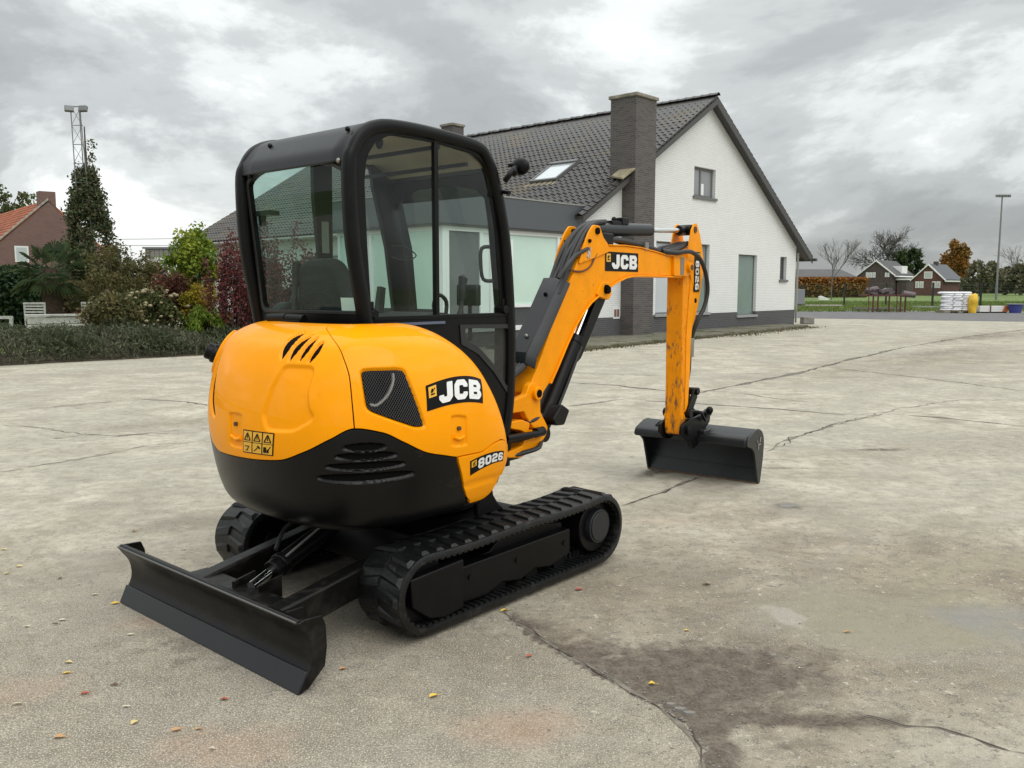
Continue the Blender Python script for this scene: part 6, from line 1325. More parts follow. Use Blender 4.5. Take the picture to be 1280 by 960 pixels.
# white planter wall, garden chairs, bench, statue
WOODW = mat('whitewashed_wood', (.42, .42, .39), .7, var=.2, vscale=6, dirt=(.16, .16, .14), dscale=10, dlo=.5, dhi=.75)
a0, a1 = W(34, 400, 23.5), W(127, 400, 24.5); pd = (a1 - a0); pl = empty('raised_planter', (a0.x, a0.y, 0), math.atan2(pd.y, pd.x)); tag(pl, 'long whitewashed raised planter of boards behind the juniper hedge', 'planter'); Lp = Vector((pd.x, pd.y)).length
for k in range(4): MB().box(0, Lp, -.02 - .004 * (k % 2), .03, .05 + k * .19, .05 + k * .19 + .175).build('plank', WOODW, pl, smooth=0, bevel=.006)
MB().box(-.05, Lp + .05, -.06, .30, .815, .875).build('top_board', WOODW, pl, smooth=0, bevel=.006)
def chair(px, Yd, lab, dx=1, rz=0.):
    w = W(px, 380, Yd); e = empty('garden_chair', (w.x, w.y, 0), rz); tag(e, lab, 'chair', 'pale wooden garden chairs')
    for s_ in (-.27, .27): MB().prism([(s_ - .02, .0), (s_ + .02, .0), (s_ * 1.12 + .02, 1.17), (s_ * 1.12 - .02, 1.17)], -.02, .02).build('back_post', WOODW, e, smooth=0)
    MB().box(-.32, .32, -.03, .01, 1.12, 1.18).build('top_rail', WOODW, e, smooth=0)
    for k in range(5): MB().box(-.28, .28, -.018, 0, .70 + k * .085, .75 + k * .085).build('back_slat', WOODW, e, smooth=0)
    MB().box(-.28, .28, 0, .45, .42, .45).build('seat', WOODW, e, smooth=0)
    for s_ in (-.26, .26): MB().box(s_ - .02, s_ + .02, .42, .46, 0, .42).build('leg', WOODW, e, smooth=0)
chair(43, 25.5, 'pale slatted garden chair behind the left end of the white planter'); chair(115, 26.2, 'pale slatted garden chair behind the right end of the white planter')
w = W(0, 395, 23.5); bn = empty('garden_bench', (w.x, w.y, 0)); tag(bn, 'grey white wooden bench end at the far left margin', 'bench')
MB().box(-1.4, .33, 0, .05, .76, .84).build('back_rail', WOODW, bn, smooth=0); MB().box(.24, .32, 0, .06, 0, .76).build('leg', WOODW, bn, smooth=0); MB().box(-1.4, .24, 0, .04, .40, .46).build('seat', WOODW, bn, smooth=0)
w = W(132, 379, 23.8); stt = empty('garden_statue', (w.x, w.y, 0)); tag(stt, 'small white crouching figure statue on a post above the planter', 'statue')
WS = mat('white_statue', (.8, .8, .78), .6)
m = MB(); zb = w.z - .08; m.ball((0, 0, zb + .02), (.11, .08, .08), 10); m.ball((-.07, 0, zb + .13), (.055, .05, .06), 10); m.tube([(-.05, 0, zb + .03), (-.07, 0, zb + .12)], .04, 8); m.tube([(.05, 0, zb + .05), (.16, 0, zb + .02), (.20, 0, zb)], [.04, .03, .015], 8); m.tube([(-.03, -.03, zb + .05), (-.12, -.06, zb), (-.16, -.05, zb - .03)], [.03, .025, .015], 8); m.ball((.04, .0, zb + .11), (.05, .02, .05), 8); m.build('figure', WS, stt)
MB().box(-.08, .08, -.08, .08, 0, zb - .05).build('pedestal', STONE, stt)
# flowers in the hedge
for (px_, py_, n, cc, lab) in ((22, 417, 60, (.62, .46, .04), 'patch of yellow flowers on the left part of the juniper hedge'), (160, 408, 30, (.6, .6, .5), 'white flowers between the hedge and the hydrangea')):
    w = W(px_, py_, 19.8 if px_ < 100 else 21.5); P_ = rng.normal(size=(n, 3)) * np.array([.35, .15, .06]) + np.array(w); o = leaves('flower_patch', P_, .06, leaf_mat('petal', [cc, tuple(min(1, x * 1.2) for x in cc)])); tag(o, lab, 'flowers', kind='stuff')
# ivy clad lattice mast
w = W(112, 360, 45); mx_ = w.x; mast = empty('lattice_mast', (mx_, 45, 0)); tag(mast, 'steel lattice mast with two floodlights rising out of the ivy', 'mast')
GALV = mat('galvanised_steel', (.20, .205, .21), .6, metal=.2)
zt = W(100, 133, 45).z; xs_ = [W(91.5, 150, 45).x - mx_, W(103, 150, 45).x - mx_]
m = MB(); m.cyl((xs_[0] + .15, -.2, 0), (xs_[0], -.2, zt), .028, 6); m.cyl((xs_[1] + .45, -.2, 0), (xs_[1], -.2, zt - .1), .028, 6); m.cyl((xs_[0] + .4, .25, 0), ((xs_[0] + xs_[1]) / 2, .2, zt), .03, 6); m.build('mast_leg', GALV, mast)
m = MB(); z = 6.
while z < zt - .6:
    m.cyl((xs_[0], -.2, z), (xs_[1] + .1, -.2, z), .022, 5); m.cyl((xs_[0], -.2, z), (xs_[1] + .08, -.2, z + .95), .012, 4); m.cyl((xs_[1] + .08, -.2, z), (xs_[0], -.2, z + .95), .012, 4); z += .95
m.cyl((xs_[0] - .05, -.2, zt - .05), (xs_[1] + .3, -.2, zt - .05), .03, 6); m.build('brace', GALV, mast, smooth=0)
for k, (xx, rot) in enumerate(((xs_[0] - .02, .5), (xs_[1] + .22, -.15))):
    M_ = Matrix.Translation((xx, -.32, zt - .18)) @ Matrix.Rotation(rot, 4, 'Z') @ Matrix.Rotation(R(-15), 4, 'X'); fl = MB(M_).box(-.21, .21, -.10, .10, -.15, .15).build('floodlight', GALV, mast, bevel=.03); MB(M_).box(-.18, .18, -.108, -.10, -.12, .12).build('lens', mat('lamp_glass', (.16, .17, .18), .3), fl)
ivy = empty('ivy_column', (mx_, 45.2, 0)); tag(ivy, 'tall tapering evergreen ivy column growing over the mast', 'tree')
IVY = leaf_mat('ivy_leaf', [(.030, .045, .020), (.05, .072, .028), (.08, .10, .042), (.13, .14, .07), (.15, .10, .07)])
P_ = []; rr = random.Random(4)
def hw(z): return np.interp(z, [0, 1.5, 3, 5, 6.5, 7.6, 8.3], [2.0, 1.85, 1.45, 1.0, .62, .28, .05])
K = 260
for k in range(K):
    z = 7.5 * rr.random() ** .95; a = rr.uniform(0, 6.28); h_ = float(hw(z)) * (.45 + .6 * rr.random() ** .6); c0_ = (h_ * math.cos(a) - .06 * z * 0, h_ * math.sin(a) * .8, z)
    for j in range(95): P_.append((c0_[0] + rr.gauss(0, .17), c0_[1] + rr.gauss(0, .17), c0_[2] + rr.gauss(0, .20)))
for k in range(110): z = rr.uniform(7.6, zt - 1.6); P_.append((xs_[1] + .25 + rr.gauss(0, .12), rr.gauss(0, .12), z))
leaves('foliage', P_, .10, IVY, ivy); m = MB(); m.tube([(0, 0, 0), (.1, 0, 4), (0, 0, 8)], [.22, .15, .05], 7); m.tube([(.2, 0, 4), (xs_[1] + .1, -.25, 8), (xs_[1] + .1, -.25, zt - 1)], [.07, .07, .03], 6); m.build('trunk', BARK, ivy)
# red roofed brick house
RBR = bpy.data.materials.new('red_brick'); RBR.use_nodes = True; brick_mat(RBR, (.20, .10, .08), (.13, .075, .065), (.17, .13, .12), 1)
RTILE = mat('orange_red_tile', (.33, .085, .03), .75, var=.4, vscale=1.2, bump=.5, bscale=14, dirt=(.14, .06, .03), dscale=1.5, dlo=.5, dhi=.75)
w = W(60, 253, 50); ra = R(48); rh = empty('red_roofed_house', (w.x, w.y, 0), 0); zt = w.z
gdir = Vector((math.cos(R(41)), math.sin(R(41)), 0)); rdir = Vector((-gdir.y, gdir.x, 0))
rh.rotation_euler = (0, 0, R(41)); tag(rh, 'brown brick house with orange red tiled roof and square chimney at far left', 'house')
hwid = 4.6; ezz = zt - hwid * .92
MB().prism([(-hwid, 0), (hwid, 0), (hwid, ezz), (0, zt), (-hwid, ezz)], 0, 14).build('wall', RBR, rh, smooth=0)
rf2 = MB().prism([(0, zt + .02), (-hwid - .3, ezz - .26), (-hwid - .3, ezz - .12), (0, zt + .16)], .02, 14.2).prism([(0, zt + .02), (hwid + .3, ezz - .26), (hwid + .3, ezz - .12), (0, zt + .16)], .02, 14.2).build('roof', RTILE, rh, smooth=0)
sl = math.atan2(.92, 1); m = MB()
for r_i in range(22):
    k = r_i / 22; x0_ = -hwid - .3 + (hwid + .3) * k; z0_ = ezz - .12 + (zt + .28 - ezz) * k; m.box(x0_ - .01, x0_ + .10, .02, 14.2, z0_ - .03, z0_ + .045)
tag(m.build('tile_courses', RTILE, rf2, smooth=0), kind='stuff')
MB().prism([(0, zt + .12), (-hwid - .3, ezz - .16), (-hwid - .3, ezz - .02), (0, zt + .24)], -.06, .02).build('verge', mat('pale_verge', (.32, .30, .26), .8, var=.3, vscale=4), rh, smooth=0)
MB().box(-.42, .42, 0.02, .75, zt - .4, zt + .62).build('chimney', RBR, rh, smooth=0)
wn = MB().box(-1.85, -1.15, -.03, .01, 3.05, 3.95).build('window', WHITEP, rh, smooth=0); MB().box(-1.77, -1.23, -.04, -.03, 3.13, 3.87).build('pane', PALEGL, wn, smooth=0)
# tree behind it, carport, wires
def tree(name, px_, py_, Yd, rad, n, k, cr, sz, mt, label, trunk_r=.15, cat='tree', group=None, shell=.5):
    w = W(px_, py_, Yd); e = empty(name, (w.x, w.y, 0)); tag(e, label, cat, group); P_, w_ = clumps((0, 0, w.z), rad, n, k, cr, shell=shell); leaves('crown', P_, sz, mt, e, rnd=clumprnd(w_))
    m = MB(); rr = random.Random(int(px_)); m.tube([(0, 0, 0), (.05, 0, w.z * .5), (0, 0, w.z)], [trunk_r, trunk_r * .8, trunk_r * .4], 7)
    for i in range(7): a = rr.uniform(0, 6.28); q = Vector((rad[0] * .7 * math.cos(a), rad[1] * .7 * math.sin(a), w.z + rad[2] * rr.uniform(-.3, .7))); m.tube([(0, 0, w.z * .6), Vector((0, 0, w.z * .8)).lerp(q, .5), q], [trunk_r * .5, trunk_r * .3, .02], 5)
    m.build('trunk', BARK, e); return e
tree('walnut_tree', 2, 258, 75, (2.6, 2.0, 1.6), 1500, 30, .6, .22, HYD, 'thin leaved tree behind the red tiled roof', shell=.3)
w = W(200, 335, 40); cp = empty('carport', (w.x, w.y, 0)); tag(cp, 'grey timber carport with white beam behind the lime shrub', 'carport')
xl, xr = W(182, 320, 40).x - w.x, W(240, 320, 40).x - w.x; z1_, z2_ = W(200, 311, 40).z, W(200, 322, 40).z
n_b = 10
for k in range(n_b): x0_ = xl + (xr - xl) * k / n_b; MB().box(x0_ + .01, x0_ + (xr - xl) / n_b - .01, -.03, .03, z2_, z1_).build('board', mat('weathered_board', (.22, .21, .20), .8, var=.2) if k == 0 else bpy.data.materials['weathered_board'], cp, smooth=0)
MB().box(xl, xr, -.08, .0, z2_ - .22, z2_ - .004).build('beam', WHITEP, cp, smooth=0)
for xx in (xl + .1, W(197, 330, 40).x - w.x): MB().box(xx - .05, xx + .05, -.06, .06, 0, z2_ - .22).build('post', GALV, cp, smooth=0)
MB().box(xl - .1, xr + .1, -.1, 3, z1_, z1_ + .08).build('flat_roof', GALV, cp, smooth=0)
pts_ = []
wr = MB()
for (pa, pb, sag) in (((0, 299.5), (560, 290), .5), ((0, 305), (560, 302), .5)):
    a, b = W(pa[0] - 60, pa[1], 60), W(pb[0], pb[1], 48); wr.tube([a.lerp(b, t) - Vector((0, 0, sag * 4 * t * (1 - t) * .3)) for t in [i / 16 for i in range(17)]], .013, 4)
o = wr.build('overhead_wires', HOSE, None, smooth=0); tag(o, 'two thin overhead wires crossing behind the garden trees', 'wires')
# ------------------------------------------------------------------ the field on the right
def at_px(px_, py_): p = G(px_, py_); return p
# mesh fence: posts every few metres, thin wires
FEN = mat('black_fence_paint', (.012, .014, .013), .5)
fence = empty('mesh_fence', (0, 0, 0)); tag(fence, 'black wire mesh fence with slim posts along the grass field', 'fence')
fp = [(982, 382.5), (1004, 382), (1055, 382), (1107, 382.2), (1165, 384.5), (1225, 384.8), (1286, 386), (1350, 388)]
bases = [G(*p) for p in fp]
hts = []
for i, b in enumerate(bases):
    MB().box(b.x - .06, b.x + .06, b.y - .06, b.y + .06, -.03, 2.05).build('post', FEN, fence, smooth=0)
m = MB()
for a, b in zip(bases, bases[1:]):
    for k in range(11): z = .1 + k * .19; m.tube([(a.x, a.y, z), (b.x, b.y, z)], .006, 3)
    n = 36
    for k in range(1, n): p = a.lerp(b, k / n); m.tube([(p.x, p.y, .05), (p.x, p.y, 2.0)], .004, 3)
tag(m.build('wire_mesh', mat('fence_wire', (.05, .06, .05), .6), fence, smooth=0, recalc=False), kind='stuff')
# beech hedge
HB = leaf_mat('orange_beech_leaf', [(.10, .09, .02), (.20, .13, .02), (.32, .15, .025), (.26, .09, .02), (.12, .05, .02)])
Yh = 150; x0_, x1_ = W(985, 360, Yh).x, W(1081, 360, Yh).x; N = 15000; zz = rng.random(N); pts = np.stack([rng.uniform(x0_, x1_, N), Yh + rng.normal(0, .6, N), 3.4 * zz], 1)
o = leaves('beech_hedge', pts, .34, HB, rnd=np.clip(zz * .75 + rng.normal(0, .16, N), 0, 1)); tag(o, 'long orange brown beech hedge beside the white house', 'hedge')
# far houses
DBR = mat('dark_brown_brick', (.085, .065, .058), .9, var=.2, vscale=1); RBR2 = mat('red_brown_brick', (.12, .055, .045), .9, var=.2, vscale=1)
DROOF = mat('dark_far_roof', (.05, .047, .048), .6, var=.2, vscale=.5); WTRIM = mat('white_trim', (.75, .75, .73), .6)
Yb = 210
def far_house(name, px0, px1, pe, pk, ppx, Yd, wall, label, rot=0):
    a, b, c = W(px0, pe, Yd), W(px1, pe, Yd), W(ppx, pk, Yd); e = empty(name, (c.x, c.y, 0)); tag(e, label, 'house')
    return e, a.x - c.x, b.x - c.x, a.z, c.z
# barn behind the hedge
e, xa, xb, ze, zp = far_house('barn', 990, 1068, 346, 336, 1062, 190, DBR, 'low brown barn roof behind the beech hedge')
m = MB(); m.add([(xa, 0, 0), (xb, 0, 0), (xb, 0, ze), (xa, 0, ze), (xa, 10, 0), (xb + 2, 10, 0), (xb + 2, 10, ze), (xa, 10, ze)], [(0, 1, 2, 3), (1, 5, 6, 2), (4, 7, 6, 5)]); m.build('wall', DBR, e, smooth=0)
mr = MB(); mr.add([(xa - .5, -.4, ze), (xb + .4, -.4, ze), (xb - 1.2, 5, zp), (xa + 1.6, 5, zp), (xb + 2.4, 10, ze)], [(0, 1, 2, 3), (1, 4, 2)]); mr.build('roof', DROOF, e, smooth=0, recalc=False, solid=.2)
# the two far houses stand turned a little so that the right slope shows
def gh(e, w_, gz, zp, depth, wall, roofm):
    h = w_ / 2
    MB().prism([(-h, 0), (h, 0), (h, gz), (0, zp), (-h, gz)], 0, depth).build('wall', wall, e, smooth=0)
    k = (zp - gz) / h
    for s_ in (-1, 1):
        MB().prism([(0, zp + .1), (s_ * (h + .6), gz - .6 * k + .1), (s_ * (h + .6), gz - .6 * k + .38), (0, zp + .42)], -.35, -.02).build('bargeboard', WTRIM, e, smooth=0)
        MB().prism([(0, zp + .12), (s_ * (h + .6), gz - .6 * k + .12), (s_ * (h + .6), gz - .6 * k + .45), (0, zp + .45)], .005, depth + .3).build('roof', roofm, e, smooth=0)
    MB().box(h + .45, h + .75, -.3, depth + .4, gz - .75 * k + .1, gz - .75 * k + .38).build('gutter_board', WTRIM, e, smooth=0)
def fwin(e, x0, x1, z0, z1, m_, n=1):
    w_ = (x1 - x0) / n
    for k in range(n):
        o = MB().box(x0 + k * w_ + .05, x0 + (k + 1) * w_ - .05, -.06, 0, z0, z1).build('window', WTRIM, e, smooth=0); MB().box(x0 + k * w_ + .25, x0 + (k + 1) * w_ - .25, -.09, -.062, z0 + .2, z1 - .2).build('pane', m_, o, smooth=0)
GLF = mat('far_pale_glass', (.5, .52, .5), .3); SLATE = mat('slate_blue_roof', (.05, .055, .065), .45)
c = W(1094, 360, 200); e = empty('far_house', (c.x, c.y, 0), R(-42)); tag(e, 'dark brick house with white bargeboard and white dormer left of the evergreen', 'house')
gh(e, 7.6, 4.6, 7.6, 13, DBR, DROOF)
fwin(e, -2.3, 0, 4.0, 5.2, GLF, 3); fwin(e, 2.0, 3.1, 4.1, 5.1, GLF, 2)
MB().prism([(1.6, 4.6), (3.9, 4.6), (3.9, 6.7), (1.6, 6.7)], 5.5, 9.5).build('dormer', WTRIM, e, smooth=0); MB().box(4.2, 6.2, 2, 12, 0, 3.4).build('side_wall', DBR, e, smooth=0); MB().box(3.9, 6.5, 1.8, 12.2, 3.4, 3.75).build('porch_roof', WTRIM, e, smooth=0)
c = W(1159.5, 360, 185); e = empty('far_house', (c.x, c.y, 0), R(-44)); tag(e, 'red brick house with white bargeboards and slate roof in front of the orange trees', 'house')
gh(e, 6.0, 3.5, 6.3, 11, RBR2, SLATE)
fwin(e, -.9, .9, 3.6, 5.1, GLF); fwin(e, -2.6, -.8, 1.6, 3.0, GLF, 2); fwin(e, .8, 2.6, 1.6, 3.0, GLF, 2); MB().box(-.4, .4, 4, 4.9, 6.2, 7.3).build('chimney', DBR, e, smooth=0)

# bare trees
DBARK = mat('dark_bark', (.10, .095, .085), .9)
def bare(px_, Yd, ztop_px, label, depth, L, r, seed, spread=.5, n=3, up=.12, group=None, base=365):
    w = W(px_, 360, Yd); zt = W(px_, ztop_px, Yd).z; e = empty('bare_tree', (w.x, w.y, 0)); tag(e, label, 'tree', 'bare trees at the field'); rr = random.Random(seed); m = MB(); tips = []
    branches(m, Vector((0, 0, 0)), Vector((0, 0, 1)), L, r, depth, rr, spread, n, tips, up, .74, .68); top = max(p.z for p in m.v); k = zt / top
    m.v = [Vector((p.x * k, p.y * k, p.z * k)) for p in m.v]; m.build('branches', DBARK, e, smooth=0, recalc=False)
bare(1104, 232, 283, 'large bare tree with a wide round crown behind the far houses', 6, 4.6, .26, 5, .72, 3, .0)
bare(1040, 120, 297, 'small bare tree standing in front of the beech hedge', 5, 2.2, .06, 8, .52, 3, .12)
bare(1270, 200, 305, 'bare tree at the right margin behind the fence', 5, 3.2, .10, 14, .6, 3, .05)
EVG = leaf_mat('evergreen_leaf', [(.025, .045, .016), (.045, .075, .024), (.07, .105, .035)]); ORT = leaf_mat('orange_tree_leaf', [(.12, .09, .02), (.24, .14, .03), (.34, .17, .04), (.25, .11, .03)]); OLV = leaf_mat('olive_leaf', [(.08, .088, .05), (.12, .122, .065), (.16, .15, .085), (.14, .12, .08)])
for (px_, py_, Yd, rad, mt, nm, lab, n) in ((1137, 331, 222, (3.8, 3, 4.2), EVG, 'evergreen_tree', 'dark green tree between the two far houses', 3500), (1125, 341, 226, (3.2, 3, 2.8), EVG, 'evergreen_tree', 'lower dark green tree behind the white dormer', 1800),
      (1192, 328, 215, (1.3, 1.3, 4.8), ORT, 'orange_tree', 'left one of two orange autumn trees behind the red brick house', 1800), (1203, 330, 213, (1.3, 1.3, 5.2), ORT, 'orange_tree', 'right one of two orange autumn trees', 1800), (1182, 334, 218, (1.0, 1.2, 3.2), ORT, 'orange_tree', 'smallest orange tree beside the slate roof', 900),
      (1226, 347, 175, (4.2, 3, 3.0), OLV, 'round_tree', 'broad low olive tree left of the tall light pole', 3500), (1258, 349, 200, (3.6, 3, 2.6), OLV, 'round_tree', 'dull green tree right behind the light pole', 2200), (1276, 346, 190, (3.0, 3, 3.0), OLV, 'round_tree', 'dull green tree at the right margin', 2200), (1300, 345, 190, (3.5, 3, 3.2), OLV, 'round_tree', 'dull green tree just past the right margin', 1500)):
    tree(nm, px_, py_, Yd, rad, n, 34, 1.0, .5, mt, lab, .25)
N = 16000; pts = np.stack([rng.uniform(W(1090, 360, 260).x, W(1500, 360, 260).x, N), 260 + rng.normal(0, 3, N), 5.2 * rng.random(N) ** .8], 1)
pts[:, 2] *= (.8 + .2 * np.sin(pts[:, 0] * .35) + .1 * np.sin(pts[:, 0] * 1.3)); o = leaves('far_woods', pts, .8, OLV); tag(o, kind='stuff')
N = 9000; pts = np.stack([rng.uniform(-260, W(60, 360, 240).x, N), 240 + rng.normal(0, 3, N), 6 * rng.random(N)], 1); o = leaves('far_woods', pts, 1.0, OLV); tag(o, kind='stuff')
N = 14000; pts = np.stack([rng.uniform(-130, 120, N), 330 + rng.normal(0, 4, N), 6 * rng.random(N)], 1); o = leaves('far_woods', pts, 1.2, OLV); tag(o, kind='stuff')
# light pole
c = G(1247, 369.5); sc_ = c.y / 120.; c = Vector((W(1249.5, 300, 120).x, 120, 0)); pz = W(1251, 246, 120).z; lp = empty('light_pole', (c.x, 120, 0)); tag(lp, 'tall slim sports field light pole with a wide lamp head', 'light pole')
MB().tube([(0, 0, -.03), (0, 0, pz * .5), (0, 0, pz)], [.16, .12, .09], 10).build('pole', GALV, lp); m = MB(); m.box(-.9, 1.15, -.12, .12, pz - .05, pz + .30); m.build('lamp_bar', mat('lamp_bar', (.35, .33, .33), .5), lp, smooth=0)
for k in range(5): MB().box(-.85 + k * .4, -.55 + k * .4, -.25, -.12, pz - .0, pz + .26).build('lamp', bpy.data.materials['lamp_glass'], lp, smooth=0)
for k, px_ in enumerate((1128.5, 1181, 1191)): pass
# metal trestle with scrap
RED = mat('faded_red_paint', (.10, .028, .022), .6, var=.3, vscale=8); SCRAP = mat('grey_scrap', (.13, .105, .11), .7, var=.4, vscale=5)
Yt = 58; c = W(1104, 385, Yt); X = lambda p: W(p, 385, Yt).x - c.x; Z = lambda p: W(1104, p, Yt).z
tb = empty('steel_trestle_table', (c.x, c.y, 0)); tag(tb, 'rusty red steel trestle table standing on the grass verge', 'work table')
MB().box(X(1076), X(1131), -.5, .5, Z(370.5), Z(368.5)).build('table_top', RED, tb, smooth=0)
for p in (1088, 1094, 1108, 1122, 1128): MB().box(X(p) - .035, X(p) + .035, -.45, -.35, 0, Z(370.5)).build('leg', RED, tb, smooth=0)
for p in (1081, 1116): MB().box(X(p) - .025, X(p) + .025, -.6, -.55, 0, Z(357)).build('stake', RED, tb, smooth=0)
m = MB(); rr = random.Random(6)
for k in range(16): m.box(-.35, .35, -.07, .07, -.06, .06, M=Matrix.Translation((X(rr.uniform(1084, 1114)), rr.uniform(-.3, .3), Z(367) + rr.uniform(0, .25))) @ Matrix.Rotation(rr.uniform(-.5, .5), 4, 'Z') @ Matrix.Rotation(rr.uniform(-.4, .4), 4, 'Y'))
for k in range(5): m.ball((X(rr.uniform(1085, 1096)), rr.uniform(-.3, .2), Z(364) + rr.uniform(0, .3)), (.25, .2, .18), 7)
o = m.build('scrap_heap', SCRAP, None, smooth=0); o.location = (c.x, c.y, 0); tag(o, 'heap of grey and pinkish scrap lying on the trestle table', 'scrap')
o = MB().tube([(X(1126), -.2, Z(367)), (X(1141), -.2, Z(369))], [.22, .18], 12).build('grey_drum', SCRAP, None); o.location = (c.x, c.y, 0); tag(o, 'grey roll lying over the right end of the trestle table', 'roll')
PALW = mat('pallet_wood', (.24, .19, .13), .8, var=.3, vscale=5)
def pallet(px0, px1, py, lab, mt=PALW, grey=False):
    a, b = G(px0, py), G(px1, py); cx_ = (a.x + b.x) / 2; e = empty('board_stack', (cx_, a.y, 0)); tag(e, lab, 'board stack'); w_ = (b.x - a.x) / 2
    for k in range(3): MB().box(-w_, w_, -.4 + .3 * k, -.2 + .3 * k, .10, .17 + .02 * k).build('plank', mt, e, smooth=0)
    for s_ in (-.8, 0, .8): MB().box(s_ * w_ - .08, s_ * w_ + .08, -.4, .4, 0, .10).build('bearer', mt, e, smooth=0)
pallet(1068, 1130, 388.5, 'low stack of planks on red bearers under the trestle table', SCRAP); pallet(1144, 1172, 386, 'low greenish board stack left of the white bags', mat('green_grey_board', (.25, .27, .22), .8)); pallet(1008, 1052, 384, 'pale boards lying along the fence foot at left', mat('pale_board', (.38, .36, .32), .8))
# white bags on a pallet
Yp = 56; c = W(1193, 388, Yp); X = lambda p: W(p, 388, Yp).x - c.x; Z = lambda p: W(1193, p, Yp).z
BAG = mat('white_plastic_bag', (.74, .75, .77), .45, var=.08, vscale=6, bump=.3, bscale=12)
bagm = MB(); 
def bagfn(a, b):
    th = 2 * math.pi * a; ph = math.pi * (b - .5); cx_ = math.copysign(abs(math.cos(th)) ** .5, math.cos(th)); sy = math.copysign(abs(math.sin(th)) ** .5, math.sin(th)); return (.34 * cx_ * math.cos(ph) ** .4, .24 * sy * math.cos(ph) ** .4, .082 * math.sin(ph) + .012 * math.sin(5 * cx_ + 3 * sy))
bagm.grid(bagfn, 16, 6); BGM = bagm.mesh('cement_bag', BAG, smooth=80, recalc=True); top = Z(363.5) ; nl = 9; x0_, x1_ = X(1174.5), X(1211)
pp_ = empty('bag_pallet', (c.x, c.y, 0)); tag(pp_, 'wooden pallet under the stack of white bags', 'pallet')
for k in range(4): MB().box(x0_, x1_, -.5 + k * .27, -.36 + k * .27, .10, .13).build('plank', PALW, pp_, smooth=0)
for s_ in (0, .5, .93): MB().box(x0_ + (x1_ - x0_) * s_, x0_ + (x1_ - x0_) * s_ + .12, -.5, .5, 0, .10).build('bearer', PALW, pp_, smooth=0)
words = ['lowest', 'second', 'third', 'fourth', 'fifth', 'sixth', 'seventh', 'eighth', 'topmost']; cw_ = ['left end', 'middle', 'right end']
for l in range(nl):
    for k in range(3):
        o = inst('white_bag', BGM); o.location = (c.x + x0_ + (x1_ - x0_) * (k + .5) / 3 + (.04 if l % 2 else -.04) + rng.normal(0, .015), c.y - .22 + rng.normal(0, .02), .21 + l * (top - .22) / nl); o.rotation_euler = (0, 0, rng.normal(0, .05))
        tag(o, 'white filled bag in the %s layer of the stack, at its %s' % (words[l], cw_[k]), 'bag', 'white bags stacked on the pallet')
        if l == nl - 1 or k == 2:
            o = inst('white_bag', BGM); o.location = (c.x + x0_ + (x1_ - x0_) * (k + .5) / 3, c.y + .25, .21 + l * (top - .22) / nl); tag(o, 'white filled bag behind the front row, %s layer, %s' % (words[l], cw_[k]), 'bag', 'white bags stacked on the pallet')
YEL = mat('yellow_plastic', (.72, .45, .03), .5, var=.12, vscale=6, bump=.4, bscale=10)
a = W(1215, 388, 55.4); bb = MB()
def bagf(u, v):
    w_ = (1 - .10 * math.sin(7 * v + 1) - .25 * max(0, v - .8) * 3) * (1 if v < .97 else .45); th = 6.2832 * u
    return (.25 * math.copysign(abs(math.cos(th)) ** .7, math.cos(th)) * w_ + .05 * v + .015 * math.sin(13 * v + 4 * u), .28 * math.sin(th) * w_ * (1 + .08 * math.sin(11 * v + 9 * u)), 1.24 * v + .03 * math.sin(9 * u))
bb.grid(bagf, 22, 16)
o = bb.build('yellow_bag', YEL, None, smooth=60); o.location = (a.x, a.y, 0); tag(o, 'upright yellow bag leaning against the right side of the white bags', 'bag')
a = W(1238, 388, 56); e = empty('beam_bundle', (a.x, a.y, 0)); tag(e, 'bundle of white beams with orange ends right of the yellow bag', 'beams')
for k in range(3):
    for l in range(3): MB().box(-.85, .62 + .05 * l, -.3 + .2 * k, -.12 + .2 * k, .08 + l * .125, .195 + l * .125).box(.62 + .05 * l, .95 + .05 * l, -.3 + .2 * k, -.12 + .2 * k, .08 + l * .125, .195 + l * .125, 1).build('beam', [WTRIM, mat('orange_end', (.55, .14, .04), .6) if (k, l) == (0, 0) else bpy.data.materials['orange_end']], e, smooth=0)
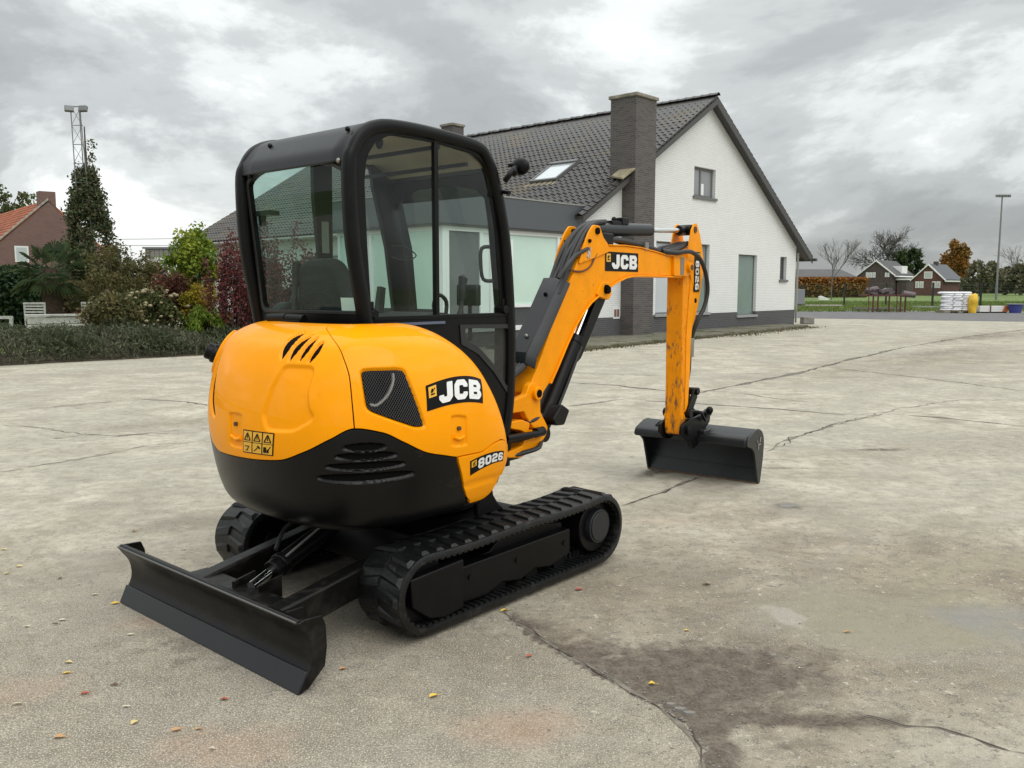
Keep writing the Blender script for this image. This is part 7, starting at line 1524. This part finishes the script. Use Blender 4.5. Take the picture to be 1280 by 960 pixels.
MB().box(-.2, -.14, -.34, -.31, 0, .5).build('strap', RED, e, smooth=0); MB().box(-.85, .9, -.3, .28, 0, .075).build('bearer', DARKIN, e, smooth=0)
a = W(1269, 388, 55.5); tubm = MB(); pr_ = [(.33, 0), (.42, .48), (.47, .50), (.47, .56), (.40, .56), (.38, .50), (.30, .04)]
tubm.grid(lambda u, v: (lambda i: (pr_[i][0] * 1.05 * math.cos(6.28319 * u), pr_[i][0] * .85 * math.sin(6.28319 * u), pr_[i][1]))(min(6, int(round(v * 6)))), 24, 6); tubm.cyl((0, 0, 0), (0, 0, .03), .33, 24)
TB = tubm.build('tub', mat('blue_plastic', (.045, .055, .24), .5, var=.1), None, smooth=40); TB.location = (a.x, a.y, 0); tag(TB, 'blue round plastic tub with a grey rim at the road edge', 'tub')
o = MB().tube([(.47 * 1.05 * math.cos(6.283 * k / 24), .47 * .85 * math.sin(6.283 * k / 24), .57) for k in range(24)], .03, 6, closed=True).build('rim', GALV, TB)
a = G(1000, 383.5); a = W(999.5, 375, 70); e = MB().box(-.35, .35, -.2, .2, .3, 1.5).box(-.15, -.05, -.05, .05, 0, .3).box(.05, .15, -.05, .05, 0, .3).build('utility_box', mat('box_grey', (.22, .23, .25), .6), None, smooth=0, bevel=.02); e.location = (a.x, a.y, 0); tag(e, 'grey utility cabinet on legs beside the corner of the white house', 'cabinet')
a = G(1030, 375); a = W(1030, 366, 100); o = MB().prism([(-.6, .05), (.5, .0), (.6, .15), (-.3, .55), (-.6, .5)], -.2, .2).build('white_slab', WTRIM, None, smooth=0, bevel=.05); o.location = (a.x, a.y, .15); tag(o, 'small white slanting slab lying in the grass before the beech hedge', 'slab')
# rough grass along the verge and over the near field
N = 40000; yv = rng.uniform(58, 100, N); pts = np.stack([rng.uniform(14, 75, N) * yv / 60, yv, rng.random(N) * .10], 1)
o = leaves('field_grass', pts, .09, leaf_mat('grass_blade', [(.075, .125, .02), (.11, .18, .03), (.16, .22, .045), (.17, .16, .07)]), elong=3, aim=np.array([0, 0, 1.])); tag(o, kind='stuff')
